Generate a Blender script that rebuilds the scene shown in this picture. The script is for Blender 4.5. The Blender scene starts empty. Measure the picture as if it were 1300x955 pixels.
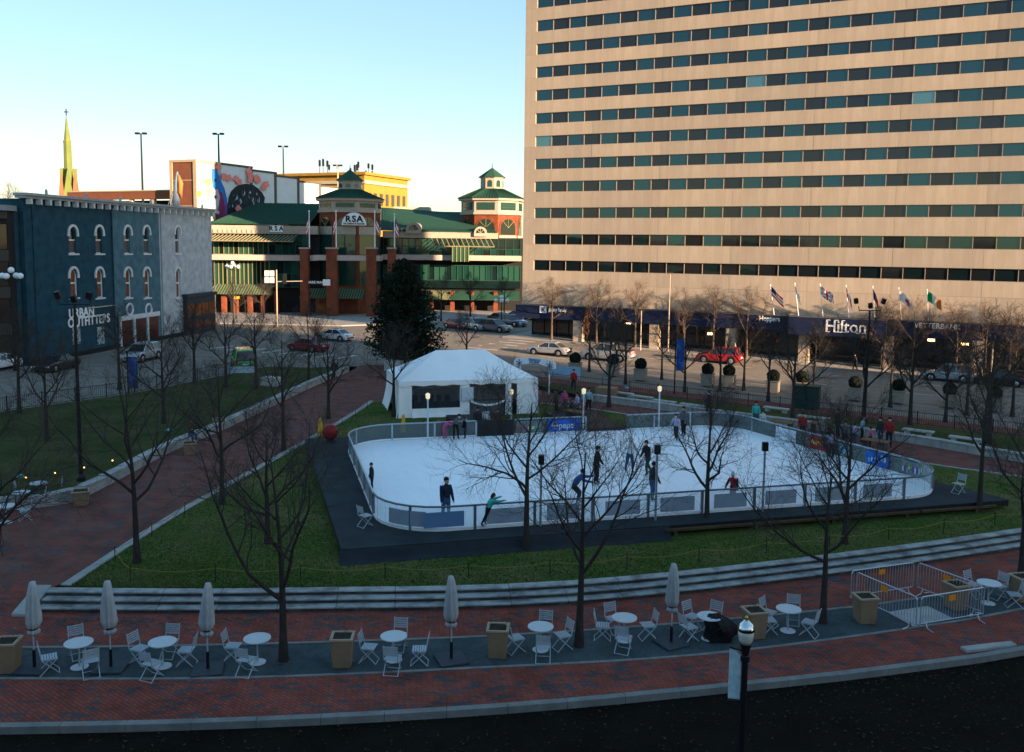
import bpy, bmesh, math, random
from mathutils import Vector, Matrix
R = math.radians
# ---------------------------------------------------------------- camera, sky, sun, exposure
scn = bpy.context.scene
C = scn.collection
F_PX, PITCH, ROLL, CAM_H = 1168.0, 0.10365, 0.0115, 11.5
cam_d = bpy.data.cameras.new('camera'); cam = bpy.data.objects.new('camera', cam_d); C.objects.link(cam)
cam_d.sensor_fit = 'HORIZONTAL'; cam_d.sensor_width = 36.0; cam_d.lens = F_PX / 1300 * 36
cam_d.shift_y = -45 / 1300; cam_d.clip_start = 0.1; cam_d.clip_end = 5000
cam.matrix_world = Matrix.Translation((0, 0, CAM_H)) @ Matrix.Rotation(math.pi / 2 - PITCH, 4, 'X') @ Matrix.Rotation(ROLL, 4, 'Z')
scn.camera = cam
SUN_AZ, SUN_EL = 52.0, 11.0            # degrees: from straight behind the camera towards its right, above the horizon
w = bpy.data.worlds.new('World'); scn.world = w; w.use_nodes = True
nt = w.node_tree; nt.nodes.clear()
sky = nt.nodes.new('ShaderNodeTexSky'); sky.sky_type = 'NISHITA'; sky.sun_disc = False
sky.sun_elevation = R(SUN_EL); sky.sun_rotation = R(180 - SUN_AZ); sky.altitude = 300; sky.air_density = 1.0; sky.dust_density = 0.3; sky.ozone_density = 1.8
bg = nt.nodes.new('ShaderNodeBackground'); bg.inputs[1].default_value = 0.15
ow = nt.nodes.new('ShaderNodeOutputWorld'); ga = nt.nodes.new('ShaderNodeGamma'); ga.inputs[1].default_value = 0.45; hs = nt.nodes.new('ShaderNodeHueSaturation'); hs.inputs['Saturation'].default_value = 1.75   # softer, photographic tone curve for the whole sky
nt.links.new(sky.outputs[0], ga.inputs[0]); nt.links.new(ga.outputs[0], hs.inputs['Color']); nt.links.new(hs.outputs[0], bg.inputs[0]); nt.links.new(bg.outputs[0], ow.inputs[0])
sd = bpy.data.lights.new('sun', 'SUN'); sun = bpy.data.objects.new('sun', sd); C.objects.link(sun)
sd.energy = 5.0; sd.angle = R(0.5); sd.color = (1.0, 0.69, 0.43)
to_sun = Vector((math.sin(R(SUN_AZ)) * math.cos(R(SUN_EL)), -math.cos(R(SUN_AZ)) * math.cos(R(SUN_EL)), math.sin(R(SUN_EL))))
sun.rotation_euler = to_sun.to_track_quat('Z', 'Y').to_euler(); sun.location = (60, -60, 80)
vs = scn.view_settings; vs.view_transform = 'Standard'; vs.look = 'None'; vs.gamma = 1.0; vs.use_curve_mapping = False; vs.exposure = 1.93
scn.render.engine = 'CYCLES'

# ---------------------------------------------------------------- helpers
def ray(px, py):
    u, v = px - 650, py - 432.5; cr, sr = math.cos(ROLL), math.sin(ROLL)
    u, v = u * cr + v * sr, -u * sr + v * cr
    c, s = math.cos(PITCH), math.sin(PITCH)
    return Vector((u, F_PX * c - v * s, -F_PX * s - v * c))
CAM = Vector((0, 0, CAM_H))
def atz(px, py, z=0.0):
    d = ray(px, py); return CAM + d * ((z - CAM_H) / d.z)
def aty(px, py, Y):
    d = ray(px, py); return CAM + d * (Y / d.y)
def onpl(px, py, A, B):                 # hit on the vertical plane through A and B
    d = ray(px, py); n = Vector((-(B[1] - A[1]), B[0] - A[0], 0))
    return CAM + d * ((n.x * A[0] + n.y * A[1]) / n.dot(d))
# the hotel street runs along D, its square across is NV (towards the park); it falls gently to the right
HA = Vector((2.6, 115.5, 0)); YAW = 0.456
DV = Vector((math.cos(YAW), -math.sin(YAW), 0)); NV = Vector((-math.sin(YAW), -math.cos(YAW), 0))
def sm(t):
    t = min(1, max(0, t)); return t * t * (3 - 2 * t)
def gz(x, y):
    rx, ry = x - HA.x, y - HA.y
    s = rx * DV.x + ry * DV.y; q = rx * NV.x + ry * NV.y
    return -0.027 * max(0, s) * (1 - sm((q - 31) / 13))
def G(px, py, fz=gz):
    z = 0.0
    for _ in range(8):
        p = atz(px, py, z); z = fz(p.x, p.y)
    return atz(px, py, z)
def ST(s, q, dz=0.0):                   # street coordinates -> world
    p = HA + DV * s + NV * q; return Vector((p.x, p.y, gz(p.x, p.y) + dz))
WALK_Z = -0.45
rng = random.Random(7)

def tag(o, label=None, cat=None, group=None, kind=None):
    if label: o['label'] = label
    if cat: o['category'] = cat
    if group: o['group'] = group
    if kind: o['kind'] = kind
    return o
def thing(name, label, cat, loc=(0, 0, 0), rz=0.0, group=None, scale=1.0):
    o = bpy.data.objects.new(name, None); C.objects.link(o); o.empty_display_size = 0.3
    o.location = loc; o.rotation_euler = (0, 0, rz)
    if scale != 1.0: o.scale = (scale,) * 3
    return tag(o, label, cat, group)
def inst(name, mesh, parent=None, loc=(0, 0, 0), rz=0.0, scale=None):
    o = bpy.data.objects.new(name, mesh); C.objects.link(o); o.parent = parent; o.location = loc; o.rotation_euler = (0, 0, rz)
    if scale: o.scale = scale
    return o
def dup(root, loc, rz, label=None, group=None, scale=None):
    r = root.copy(); C.objects.link(r); r.location = loc; r.rotation_euler = (0, 0, rz)
    if label: r['label'] = label
    if group: r['group'] = group
    if scale: r.scale = (scale,) * 3
    for ch in list(root.children):
        c = ch.copy(); C.objects.link(c); c.parent = r
        for g in list(ch.children):
            d = g.copy(); C.objects.link(d); d.parent = c
    return r
class MB:
    def __init__(s): s.v = []; s.f = []; s.m = []
    def add(s, vs, fs, m=0):
        n = len(s.v); s.v += [tuple(v) for v in vs]
        for f in fs: s.f.append([n + i for i in f]); s.m.append(m)
        return s
    def box(s, x0, x1, y0, y1, z0, z1, m=0):
        return s.add([(x0, y0, z0), (x1, y0, z0), (x1, y1, z0), (x0, y1, z0), (x0, y0, z1), (x1, y0, z1), (x1, y1, z1), (x0, y1, z1)],
                     [(3, 2, 1, 0), (4, 5, 6, 7), (0, 1, 5, 4), (1, 2, 6, 5), (2, 3, 7, 6), (3, 0, 4, 7)], m)
    def obox(s, c, size, rz=0.0, m=0, rx=0.0, ry=0.0):
        M = Matrix.Translation(c) @ Matrix.Rotation(rz, 4, 'Z') @ Matrix.Rotation(ry, 4, 'Y') @ Matrix.Rotation(rx, 4, 'X')
        a, b, h = size[0] / 2, size[1] / 2, size[2] / 2
        vs = [M @ Vector(p) for p in ((-a, -b, -h), (a, -b, -h), (a, b, -h), (-a, b, -h), (-a, -b, h), (a, -b, h), (a, b, h), (-a, b, h))]
        return s.add(vs, [(3, 2, 1, 0), (4, 5, 6, 7), (0, 1, 5, 4), (1, 2, 6, 5), (2, 3, 7, 6), (3, 0, 4, 7)], m)
    def bar(s, a, b, t, u=None, m=0):    # square bar from a to b
        a, b = Vector(a), Vector(b); d = (b - a)
        if d.length < 1e-6: return s
        d.normalize(); up = Vector((0, 0, 1)) if abs(d.z) < .95 else Vector((1, 0, 0))
        r = d.cross(up).normalized() * t / 2; q = r.cross(d).normalized() * (u or t) / 2
        return s.add([a - r - q, a + r - q, a + r + q, a - r + q, b - r - q, b + r - q, b + r + q, b - r + q],
                     [(3, 2, 1, 0), (4, 5, 6, 7), (0, 1, 5, 4), (1, 2, 6, 5), (2, 3, 7, 6), (3, 0, 4, 7)], m)
    def prism(s, poly, z0, z1, m=0):
        n = len(poly); a = sum(poly[i][0] * poly[(i + 1) % n][1] - poly[(i + 1) % n][0] * poly[i][1] for i in range(n))
        if a < 0: poly = poly[::-1]
        vs = [(p[0], p[1], z0) for p in poly] + [(p[0], p[1], z1) for p in poly]
        fs = [tuple(range(n - 1, -1, -1)), tuple(range(n, 2 * n))] + [(i, (i + 1) % n, n + (i + 1) % n, n + i) for i in range(n)]
        return s.add(vs, fs, m)
    def slab(s, pts, vec, m=0):          # a 3-D polygon thickened along vec
        n = len(pts); v = Vector(vec)
        vs = [Vector(p) for p in pts] + [Vector(p) + v for p in pts]
        return s.add(vs, [tuple(range(n)), tuple(range(2 * n - 1, n - 1, -1))] + [(i, n + i, n + (i + 1) % n, (i + 1) % n) for i in range(n)], m)
    def poly(s, pts, m=0): return s.add(pts, [tuple(range(len(pts)))], m)
    def tube(s, pts, rad, n=6, m=0, cap=True):
        pts = [Vector(p) for p in pts]
        if not isinstance(rad, (list, tuple)): rad = [rad] * len(pts)
        vs = []; fs = []; ref = None
        for i, p in enumerate(pts):
            d = (pts[min(i + 1, len(pts) - 1)] - pts[max(i - 1, 0)])
            d = d.normalized() if d.length > 1e-9 else Vector((0, 0, 1))
            if ref is None: ref = d.orthogonal().normalized()
            else:
                ref = ref - d * ref.dot(d); ref = ref.normalized() if ref.length > 1e-6 else d.orthogonal().normalized()
            b = d.cross(ref)
            for k in range(n):
                t = 2 * math.pi * k / n; vs.append(p + (ref * math.cos(t) + b * math.sin(t)) * rad[i])
        for i in range(len(pts) - 1):
            for k in range(n): fs.append((i * n + k, i * n + (k + 1) % n, (i + 1) * n + (k + 1) % n, (i + 1) * n + k))
        if cap:
            fs.append(tuple(range(n - 1, -1, -1))); e = (len(pts) - 1) * n; fs.append(tuple(range(e, e + n)))
        return s.add(vs, fs, m)
    def lathe(s, prof, n=12, c=(0, 0, 0), m=0, rot=0.0):
        vs = []; fs = []
        for (r, z) in prof:
            for k in range(n):
                t = 2 * math.pi * k / n + rot; vs.append((c[0] + max(r, 1e-4) * math.cos(t), c[1] + max(r, 1e-4) * math.sin(t), c[2] + z))
        for i in range(len(prof) - 1):
            for k in range(n): fs.append((i * n + k, i * n + (k + 1) % n, (i + 1) * n + (k + 1) % n, (i + 1) * n + k))
        fs.append(tuple(range(n - 1, -1, -1))); e = (len(prof) - 1) * n; fs.append(tuple(range(e, e + n)))
        return s.add(vs, fs, m)
    def ball(s, c, r, n=10, k=6, m=0, sc=(1, 1, 1)):
        prof = [(math.sin(math.pi * i / k) * r, -math.cos(math.pi * i / k) * r) for i in range(k + 1)]
        o = MB().lathe(prof, n); return s.add([(c[0] + x * sc[0], c[1] + y * sc[1], c[2] + z * sc[2]) for x, y, z in o.v], o.f, m)
    def xf(s, M): s.v = [tuple(M @ Vector(v)) for v in s.v]; return s
    def join(s, o, m=None):
        n = len(s.v); s.v += o.v; s.f += [[n + i for i in f] for f in o.f]; s.m += (o.m if m is None else [m] * len(o.f)); return s
    def mesh(s, name, mats, smooth=False):
        me = bpy.data.meshes.new(name); me.from_pydata(s.v, [], s.f)
        for mt in (mats if isinstance(mats, (list, tuple)) else [mats]): me.materials.append(mt)
        if any(s.m): me.polygons.foreach_set('material_index', s.m)
        if smooth: me.polygons.foreach_set('use_smooth', [True] * len(s.f))
        me.update(); return me
    def build(s, name, mats, parent=None, smooth=False, world=False, auto=False):
        me = s.mesh(name, mats, smooth or auto)
        if auto: me.set_sharp_from_angle(angle=R(40))
        o = bpy.data.objects.new(name, me); C.objects.link(o); o.parent = parent
        if world and parent is not None: o.matrix_parent_inverse = (Matrix.Translation(parent.location) @ parent.rotation_euler.to_matrix().to_4x4()).inverted()
        return o
def clean(o, bev=0.0, seg=1):            # recalc normals, optional small bevel, baked
    bm = bmesh.new(); bm.from_mesh(o.data); bmesh.ops.remove_doubles(bm, verts=bm.verts, dist=1e-5)
    bmesh.ops.recalc_face_normals(bm, faces=bm.faces)
    if bev:
        es = [e for e in bm.edges if len(e.link_faces) == 2 and e.calc_face_angle(0) > 0.5]
        bmesh.ops.bevel(bm, geom=es, offset=bev, segments=seg, affect='EDGES', profile=0.5)
    bm.to_mesh(o.data); bm.free(); return o
def sheet(name, poly, mat, fz, step=3.0, kind='structure', zoff=0.0, thick=0.0):   # ground surface that follows fz
    bm = bmesh.new(); vs = [bm.verts.new((p[0], p[1], 0)) for p in poly]; bm.faces.new(vs)
    bmesh.ops.triangulate(bm, faces=bm.faces[:])
    x0, x1 = min(p[0] for p in poly), max(p[0] for p in poly); y0, y1 = min(p[1] for p in poly), max(p[1] for p in poly)
    for ax, lo, hi in ((0, x0, x1), (1, y0, y1)):
        k = math.ceil(lo / step) * step
        while k < hi:
            co = (k, 0, 0) if ax == 0 else (0, k, 0); no = (1, 0, 0) if ax == 0 else (0, 1, 0)
            bmesh.ops.bisect_plane(bm, geom=bm.verts[:] + bm.edges[:] + bm.faces[:], plane_co=co, plane_no=no, dist=1e-4); k += step
    if thick:
        r = bmesh.ops.extrude_face_region(bm, geom=bm.faces[:])
        low = {v for v in bm.verts} - {g for g in r['geom'] if isinstance(g, bmesh.types.BMVert)}
        for v in bm.verts: v.co.z = fz(v.co.x, v.co.y) + zoff - (thick if v in low else 0)
    else:
        for v in bm.verts: v.co.z = fz(v.co.x, v.co.y) + zoff
    bmesh.ops.recalc_face_normals(bm, faces=bm.faces)
    if not thick:
        for f in bm.faces:
            if f.normal.z < 0: f.normal_flip()
    me = bpy.data.meshes.new(name); bm.to_mesh(me); bm.free(); me.materials.append(mat)
    o = bpy.data.objects.new(name, me); C.objects.link(o)
    if kind: o['kind'] = kind
    return o
def curve(pts, n=60):                   # Catmull-Rom through 2-D points, n samples evenly in parameter
    P = [Vector((p[0], p[1], 0)) for p in pts]; P = [P[0] * 2 - P[1]] + P + [P[-1] * 2 - P[-2]]
    out = []; m = len(P) - 3
    for i in range(n + 1):
        t = i / n * m; k = min(int(t), m - 1); t -= k
        a, b, c, d = P[k:k + 4]
        out.append(0.5 * ((2 * b) + (c - a) * t + (2 * a - 5 * b + 4 * c - d) * t * t + (3 * b - a - 3 * c + d) * t ** 3))
    return out
def resample(pts, step):
    L = [0.0]
    for i in range(1, len(pts)): L.append(L[-1] + (pts[i] - pts[i - 1]).length)
    n = max(1, round(L[-1] / step)); out = []
    for k in range(n + 1):
        d = L[-1] * k / n; i = 0
        while i < len(L) - 2 and L[i + 1] < d: i += 1
        t = (d - L[i]) / max(1e-9, L[i + 1] - L[i]); out.append(pts[i].lerp(pts[i + 1], t))
    return out
def offset(pts, d):                     # to the left of travel by d
    out = []
    for i, p in enumerate(pts):
        t = (pts[min(i + 1, len(pts) - 1)] - pts[max(i - 1, 0)]).normalized(); out.append(Vector((p.x - t.y * d, p.y + t.x * d, 0)))
    return out
def text_mesh(txt, size, depth, bold=0.0, xs=1.0):   # centred lettering in the XZ plane facing -Y
    cu = bpy.data.curves.new('lettering', 'FONT'); cu.body = txt; cu.size = size; cu.extrude = depth / 2; cu.offset = bold; cu.align_x = 'CENTER'; cu.align_y = 'CENTER'; cu.resolution_u = 3
    o = bpy.data.objects.new('lettering', cu); C.objects.link(o)
    me = bpy.data.meshes.new_from_object(o.evaluated_get(bpy.context.evaluated_depsgraph_get())); bpy.data.objects.remove(o)
    me.transform(Matrix.Rotation(math.pi / 2, 4, 'X') @ Matrix.Diagonal((xs, 1, 1, 1))); return me
def text(txt, size, depth, mat, parent, loc, rz=0.0, name='lettering', bold=0.0, xs=1.0, world=False):
    me = text_mesh(txt, size, depth, bold, xs); me.materials.clear(); me.materials.append(mat)
    o = bpy.data.objects.new(name, me); C.objects.link(o); o.parent = parent; o.location = loc; o.rotation_euler = (0, 0, rz)
    if world: o.matrix_parent_inverse = (Matrix.Translation(parent.location) @ parent.rotation_euler.to_matrix().to_4x4()).inverted()
    return o

# ---------------------------------------------------------------- materials
MATS = {}
def nodes(name):
    m = bpy.data.materials.new(name); m.use_nodes = True; t = m.node_tree; b = t.nodes['Principled BSDF']; return m, t, b
def M(name, c, rough=0.7, c2=None, scale=3.0, bump=0.0, bscale=None, metal=0.0, spec=0.18, detail=6.0, emit=None, es=0.0, alpha=None, stretch=None, contrast=None, coat=0.0):
    if name in MATS: return MATS[name]
    m, t, b = nodes(name); b.inputs['Roughness'].default_value = rough; b.inputs['Metallic'].default_value = metal; b.inputs['Specular IOR Level'].default_value = spec
    b.inputs['Base Color'].default_value = (*c, 1); b.inputs['Coat Weight'].default_value = coat
    tc = t.nodes.new('ShaderNodeTexCoord')
    if c2 is not None:
        mp = t.nodes.new('ShaderNodeMapping'); t.links.new(tc.outputs['Object'], mp.inputs[0])
        if stretch: mp.inputs['Scale'].default_value = stretch
        n = t.nodes.new('ShaderNodeTexNoise'); n.inputs['Scale'].default_value = scale; n.inputs['Detail'].default_value = detail; n.inputs['Roughness'].default_value = 0.65
        t.links.new(mp.outputs[0], n.inputs['Vector'])
        r = t.nodes.new('ShaderNodeValToRGB'); lo, hi = contrast or (0.33, 0.67); r.color_ramp.elements[0].position = lo; r.color_ramp.elements[1].position = hi
        r.color_ramp.elements[0].color = (*c, 1); r.color_ramp.elements[1].color = (*c2, 1)
        t.links.new(n.outputs['Fac'], r.inputs[0]); t.links.new(r.outputs[0], b.inputs['Base Color'])
    if bump:
        n2 = t.nodes.new('ShaderNodeTexNoise'); n2.inputs['Scale'].default_value = bscale or scale * 4; n2.inputs['Detail'].default_value = 5
        t.links.new(tc.outputs['Object'], n2.inputs['Vector'])
        bp = t.nodes.new('ShaderNodeBump'); bp.inputs['Strength'].default_value = bump; bp.inputs['Distance'].default_value = 0.03
        t.links.new(n2.outputs['Fac'], bp.inputs['Height']); t.links.new(bp.outputs[0], b.inputs['Normal'])
    if emit: b.inputs['Emission Color'].default_value = (*emit, 1); b.inputs['Emission Strength'].default_value = es
    if alpha is not None: b.inputs['Alpha'].default_value = alpha
    MATS[name] = m; return m
def mat_brick(name, c1, c2, mortar, bw, bh, rot=0.0, dark=None, vertical=False, patch=0.5, msize=0.012):
    m, t, b = nodes(name); b.inputs['Roughness'].default_value = 0.9; b.inputs['Specular IOR Level'].default_value = .1
    tc = t.nodes.new('ShaderNodeTexCoord'); mp = t.nodes.new('ShaderNodeMapping'); t.links.new(tc.outputs['Object'], mp.inputs[0])
    mp.inputs['Rotation'].default_value = (R(90) if vertical else 0, 0, rot)
    br = t.nodes.new('ShaderNodeTexBrick'); br.inputs['Scale'].default_value = 1.0; br.inputs['Brick Width'].default_value = bw; br.inputs['Row Height'].default_value = bh
    br.inputs['Mortar Size'].default_value = msize; br.inputs['Bias'].default_value = -0.1
    br.inputs['Color1'].default_value = (*c1, 1); br.inputs['Color2'].default_value = (*c2, 1); br.inputs['Mortar'].default_value = (*mortar, 1)
    t.links.new(mp.outputs[0], br.inputs['Vector']); out = br.outputs['Color']
    if dark:
        # whole bricks of another firing, gathered in loose patches
        n = t.nodes.new('ShaderNodeTexNoise'); n.inputs['Scale'].default_value = 0.8; n.inputs['Detail'].default_value = 4; t.links.new(tc.outputs['Object'], n.inputs['Vector'])
        v = t.nodes.new('ShaderNodeTexVoronoi'); v.inputs['Scale'].default_value = 3.6; mp2 = t.nodes.new('ShaderNodeMapping'); mp2.inputs['Scale'].default_value = (1, 2.2, 1); mp2.inputs['Rotation'].default_value = (0, 0, rot)
        t.links.new(tc.outputs['Object'], mp2.inputs[0]); t.links.new(mp2.outputs[0], v.inputs['Vector'])
        sp = t.nodes.new('ShaderNodeSeparateColor'); t.links.new(v.outputs['Color'], sp.inputs[0])
        ad = t.nodes.new('ShaderNodeMath'); ad.operation = 'ADD'; t.links.new(sp.outputs[0], ad.inputs[0]); t.links.new(n.outputs['Fac'], ad.inputs[1]); hf = t.nodes.new('ShaderNodeMath'); hf.operation = 'MULTIPLY'; hf.inputs[1].default_value = .6; t.links.new(ad.outputs[0], hf.inputs[0]); ad = hf
        rp = t.nodes.new('ShaderNodeValToRGB'); rp.color_ramp.elements[0].position = min(.97, patch); rp.color_ramp.elements[1].position = min(1.0, patch + .08)
        t.links.new(ad.outputs[0], rp.inputs[0])
        mx = t.nodes.new('ShaderNodeMix'); mx.data_type = 'RGBA'; t.links.new(rp.outputs[0], mx.inputs['Factor']); t.links.new(out, mx.inputs['A']); mx.inputs['B'].default_value = (*dark, 1)
        out = mx.outputs['Result']
    n3 = t.nodes.new('ShaderNodeTexNoise'); n3.inputs['Scale'].default_value = 1.1; n3.inputs['Detail'].default_value = 6; t.links.new(tc.outputs['Object'], n3.inputs['Vector'])
    rp2 = t.nodes.new('ShaderNodeValToRGB'); rp2.color_ramp.elements[0].position = .3; rp2.color_ramp.elements[0].color = (.62, .62, .62, 1); rp2.color_ramp.elements[1].position = .7; t.links.new(n3.outputs['Fac'], rp2.inputs[0])
    mm = t.nodes.new('ShaderNodeMix'); mm.data_type = 'RGBA'; mm.blend_type = 'MULTIPLY'; mm.inputs['Factor'].default_value = 1.0
    t.links.new(out, mm.inputs['A']); t.links.new(rp2.outputs[0], mm.inputs['B']); t.links.new(mm.outputs['Result'], b.inputs['Base Color'])
    bp = t.nodes.new('ShaderNodeBump'); bp.inputs['Strength'].default_value = .5; bp.inputs['Distance'].default_value = .01; bp.invert = True; t.links.new(br.outputs['Fac'], bp.inputs['Height']); t.links.new(bp.outputs[0], b.inputs['Normal'])
    MATS[name] = m; return m
def mat_multi(name, cols, scales, rough=0.9, bump=0.6, bscale=60):   # colour ramp over two noises, for lawn, gravel, earth
    m, t, b = nodes(name); b.inputs['Roughness'].default_value = rough; b.inputs['Specular IOR Level'].default_value = .05
    tc = t.nodes.new('ShaderNodeTexCoord'); n1 = t.nodes.new('ShaderNodeTexNoise'); n1.inputs['Scale'].default_value = scales[0]; n1.inputs['Detail'].default_value = 8; n1.inputs['Roughness'].default_value = .7
    n2 = t.nodes.new('ShaderNodeTexNoise'); n2.inputs['Scale'].default_value = scales[1]; n2.inputs['Detail'].default_value = 4; n2.inputs['Roughness'].default_value = .8
    for n in (n1, n2): t.links.new(tc.outputs['Object'], n.inputs['Vector'])
    mx = t.nodes.new('ShaderNodeMath'); mx.operation = 'MULTIPLY_ADD'; mx.inputs[1].default_value = .55; t.links.new(n2.outputs['Fac'], mx.inputs[0])
    m2 = t.nodes.new('ShaderNodeMath'); m2.operation = 'MULTIPLY'; m2.inputs[1].default_value = .45; t.links.new(n1.outputs['Fac'], m2.inputs[0]); t.links.new(m2.outputs[0], mx.inputs[2])
    r = t.nodes.new('ShaderNodeValToRGB'); e = r.color_ramp.elements
    for i, (p, c) in enumerate(cols):
        if i < 2: e[i].position = p
        el = e[i] if i < 2 else e.new(p)
        el.color = (*c, 1)
    t.links.new(mx.outputs[0], r.inputs[0]); t.links.new(r.outputs[0], b.inputs['Base Color'])
    n3 = t.nodes.new('ShaderNodeTexNoise'); n3.inputs['Scale'].default_value = bscale; n3.inputs['Detail'].default_value = 3; t.links.new(tc.outputs['Object'], n3.inputs['Vector'])
    bp = t.nodes.new('ShaderNodeBump'); bp.inputs['Strength'].default_value = bump; bp.inputs['Distance'].default_value = .05; t.links.new(n3.outputs['Fac'], bp.inputs['Height']); t.links.new(bp.outputs[0], b.inputs['Normal'])
    MATS[name] = m; return m
def mat_glass(name, c, metal=0.0, rough=0.03, wav=0.0, alpha=None):
    m, t, b = nodes(name); b.inputs['Base Color'].default_value = (*c, 1); b.inputs['Metallic'].default_value = metal; b.inputs['Roughness'].default_value = rough; b.inputs['Specular IOR Level'].default_value = .6
    if alpha is not None: b.inputs['Alpha'].default_value = alpha
    if wav:
        tc = t.nodes.new('ShaderNodeTexCoord'); n = t.nodes.new('ShaderNodeTexNoise'); n.inputs['Scale'].default_value = .7; n.inputs['Detail'].default_value = 1; t.links.new(tc.outputs['Object'], n.inputs['Vector'])
        bp = t.nodes.new('ShaderNodeBump'); bp.inputs['Strength'].default_value = wav; bp.inputs['Distance'].default_value = .02; t.links.new(n.outputs['Fac'], bp.inputs['Height']); t.links.new(bp.outputs[0], b.inputs['Normal'])
    MATS[name] = m; return m
def mix(t, a, b, fac, mode='MIX'):
    m = t.nodes.new('ShaderNodeMix'); m.data_type = 'RGBA'; m.blend_type = mode
    for sock, v in ((m.inputs['A'], a), (m.inputs['B'], b), (m.inputs['Factor'], fac)):
        if hasattr(v, 'is_output'): t.links.new(v, sock)
        else: sock.default_value = v
    return m.outputs['Result']
def noise(t, scale, stretch=(1, 1, 1), rot=0.0, detail=5, lo=.4, hi=.6, c0=(0, 0, 0, 1), c1=(1, 1, 1, 1), rough=.6, dist=0.0):
    tc = t.nodes.new('ShaderNodeTexCoord'); mp = t.nodes.new('ShaderNodeMapping'); mp.inputs['Scale'].default_value = stretch; mp.inputs['Rotation'].default_value = (0, 0, rot); t.links.new(tc.outputs['Object'], mp.inputs[0])
    n = t.nodes.new('ShaderNodeTexNoise'); n.inputs['Scale'].default_value = scale; n.inputs['Detail'].default_value = detail; n.inputs['Roughness'].default_value = rough; n.inputs['Distortion'].default_value = dist; t.links.new(mp.outputs[0], n.inputs['Vector'])
    r = t.nodes.new('ShaderNodeValToRGB'); r.color_ramp.elements[0].position, r.color_ramp.elements[1].position = lo, hi; r.color_ramp.elements[0].color, r.color_ramp.elements[1].color = c0, c1; t.links.new(n.outputs['Fac'], r.inputs[0]); return r.outputs[0]
def mat_ice():                           # swept snow, blade scratches, damp patches
    m, t, b = nodes('ice'); b.inputs['Roughness'].default_value = .45
    base = noise(t, .22, detail=8, lo=.3, hi=.7, c0=(.96, .965, .97, 1), c1=(.86, .90, .93, 1))
    for i in range(5): base = mix(t, base, (.80, .85, .885, 1), mix(t, (0, 0, 0, 1), noise(t, 2.2, (5.5, .16, 1), .5 + i * 1.27, 4, .60, .66, dist=.6), .75), 'MIX')
    base = mix(t, base, (.95, .96, .97, 1), mix(t, (0, 0, 0, 1), noise(t, 1.4, (1, 1, 1), 0, 9, .52, .66), .8))
    t.links.new(base, b.inputs['Base Color']); bp = t.nodes.new('ShaderNodeBump'); bp.inputs['Strength'].default_value = .25; bp.inputs['Distance'].default_value = .02; t.links.new(noise(t, 6, (1, 1, 1), 0, 8, .3, .7), bp.inputs['Height']); t.links.new(bp.outputs[0], b.inputs['Normal']); MATS['ice'] = m
def mat_precast():                       # exposed aggregate panels: each cast a little different, rain streaks, grime
    m, t, b = nodes('precast'); b.inputs['Roughness'].default_value = .9; b.inputs['Specular IOR Level'].default_value = .2
    base = noise(t, 14, (1, 1, 1), 0, 8, .3, .7, (.50, .42, .325, 1), (.44, .366, .282, 1))
    oi = t.nodes.new('ShaderNodeObjectInfo'); rp = t.nodes.new('ShaderNodeValToRGB'); rp.color_ramp.elements[0].color = (.87, .87, .88, 1); rp.color_ramp.elements[1].color = (1.04, 1.02, 1.0, 1); t.links.new(oi.outputs['Random'], rp.inputs[0]); base = mix(t, base, rp.outputs[0], 1.0, 'MULTIPLY')
    base = mix(t, base, noise(t, 1.1, (2.6, 1, .22), 0, 7, .38, .62, (.90, .89, .88, 1), (1, 1, 1, 1)), 1.0, 'MULTIPLY'); base = mix(t, base, noise(t, .35, (1, 1, .6), 0, 5, .3, .7, (.88, .86, .84, 1), (1, 1, 1, 1)), 1.0, 'MULTIPLY')
    t.links.new(base, b.inputs['Base Color']); bp = t.nodes.new('ShaderNodeBump'); bp.inputs['Strength'].default_value = .3; bp.inputs['Distance'].default_value = .02; t.links.new(noise(t, 40, (1, 1, 1), 0, 4, .2, .8), bp.inputs['Height']); t.links.new(bp.outputs[0], b.inputs['Normal']); MATS['precast'] = m
mat_precast()
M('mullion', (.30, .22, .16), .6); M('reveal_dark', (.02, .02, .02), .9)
mat_glass('pane_sky', (.036, .082, .094), .85, .03, .15); mat_glass('pane_blind', (.020, .026, .031), .5, .06, .1)
M('navy', (.008, .014, .04), .6, (.012, .02, .055), 2.0); M('sign_white', (.85, .85, .83), .5)
M('concrete', (.42, .41, .38), .85, (.30, .29, .27), 1.5, .2, 25); M('kerb_stone', (.40, .39, .36), .85, (.25, .245, .23), 1.6, .2, 20)
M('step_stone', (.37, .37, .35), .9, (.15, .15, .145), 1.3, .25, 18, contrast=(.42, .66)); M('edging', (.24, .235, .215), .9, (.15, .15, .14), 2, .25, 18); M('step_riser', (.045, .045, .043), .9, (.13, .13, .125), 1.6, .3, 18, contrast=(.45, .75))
M('asphalt', (.225, .195, .16), .9, (.155, .135, .112), .6, .25, 40); M('dark_asphalt', (.03, .032, .035), .9, (.045, .045, .047), .8, .3, 40)
M('sidewalk', (.34, .32, .29), .85, (.26, .245, .22), .9, .15, 20)
mat_brick('brick_paving', (.36, .082, .052), (.26, .062, .044), (.10, .055, .045), .22, .11, R(38), dark=(.085, .075, .074), patch=.735)
mat_brick('brick_paving_back', (.26, .085, .062), (.20, .070, .054), (.12, .07, .06), .22, .11, R(10), dark=(.10, .085, .085), patch=.74)
mat_multi('lawn', [(.33, (.026, .056, .008)), (.43, (.052, .098, .015)), (.51, (.085, .115, .028)), (.57, (.17, .135, .06))], (.30, 7.0), .95, .9, 45)
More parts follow.
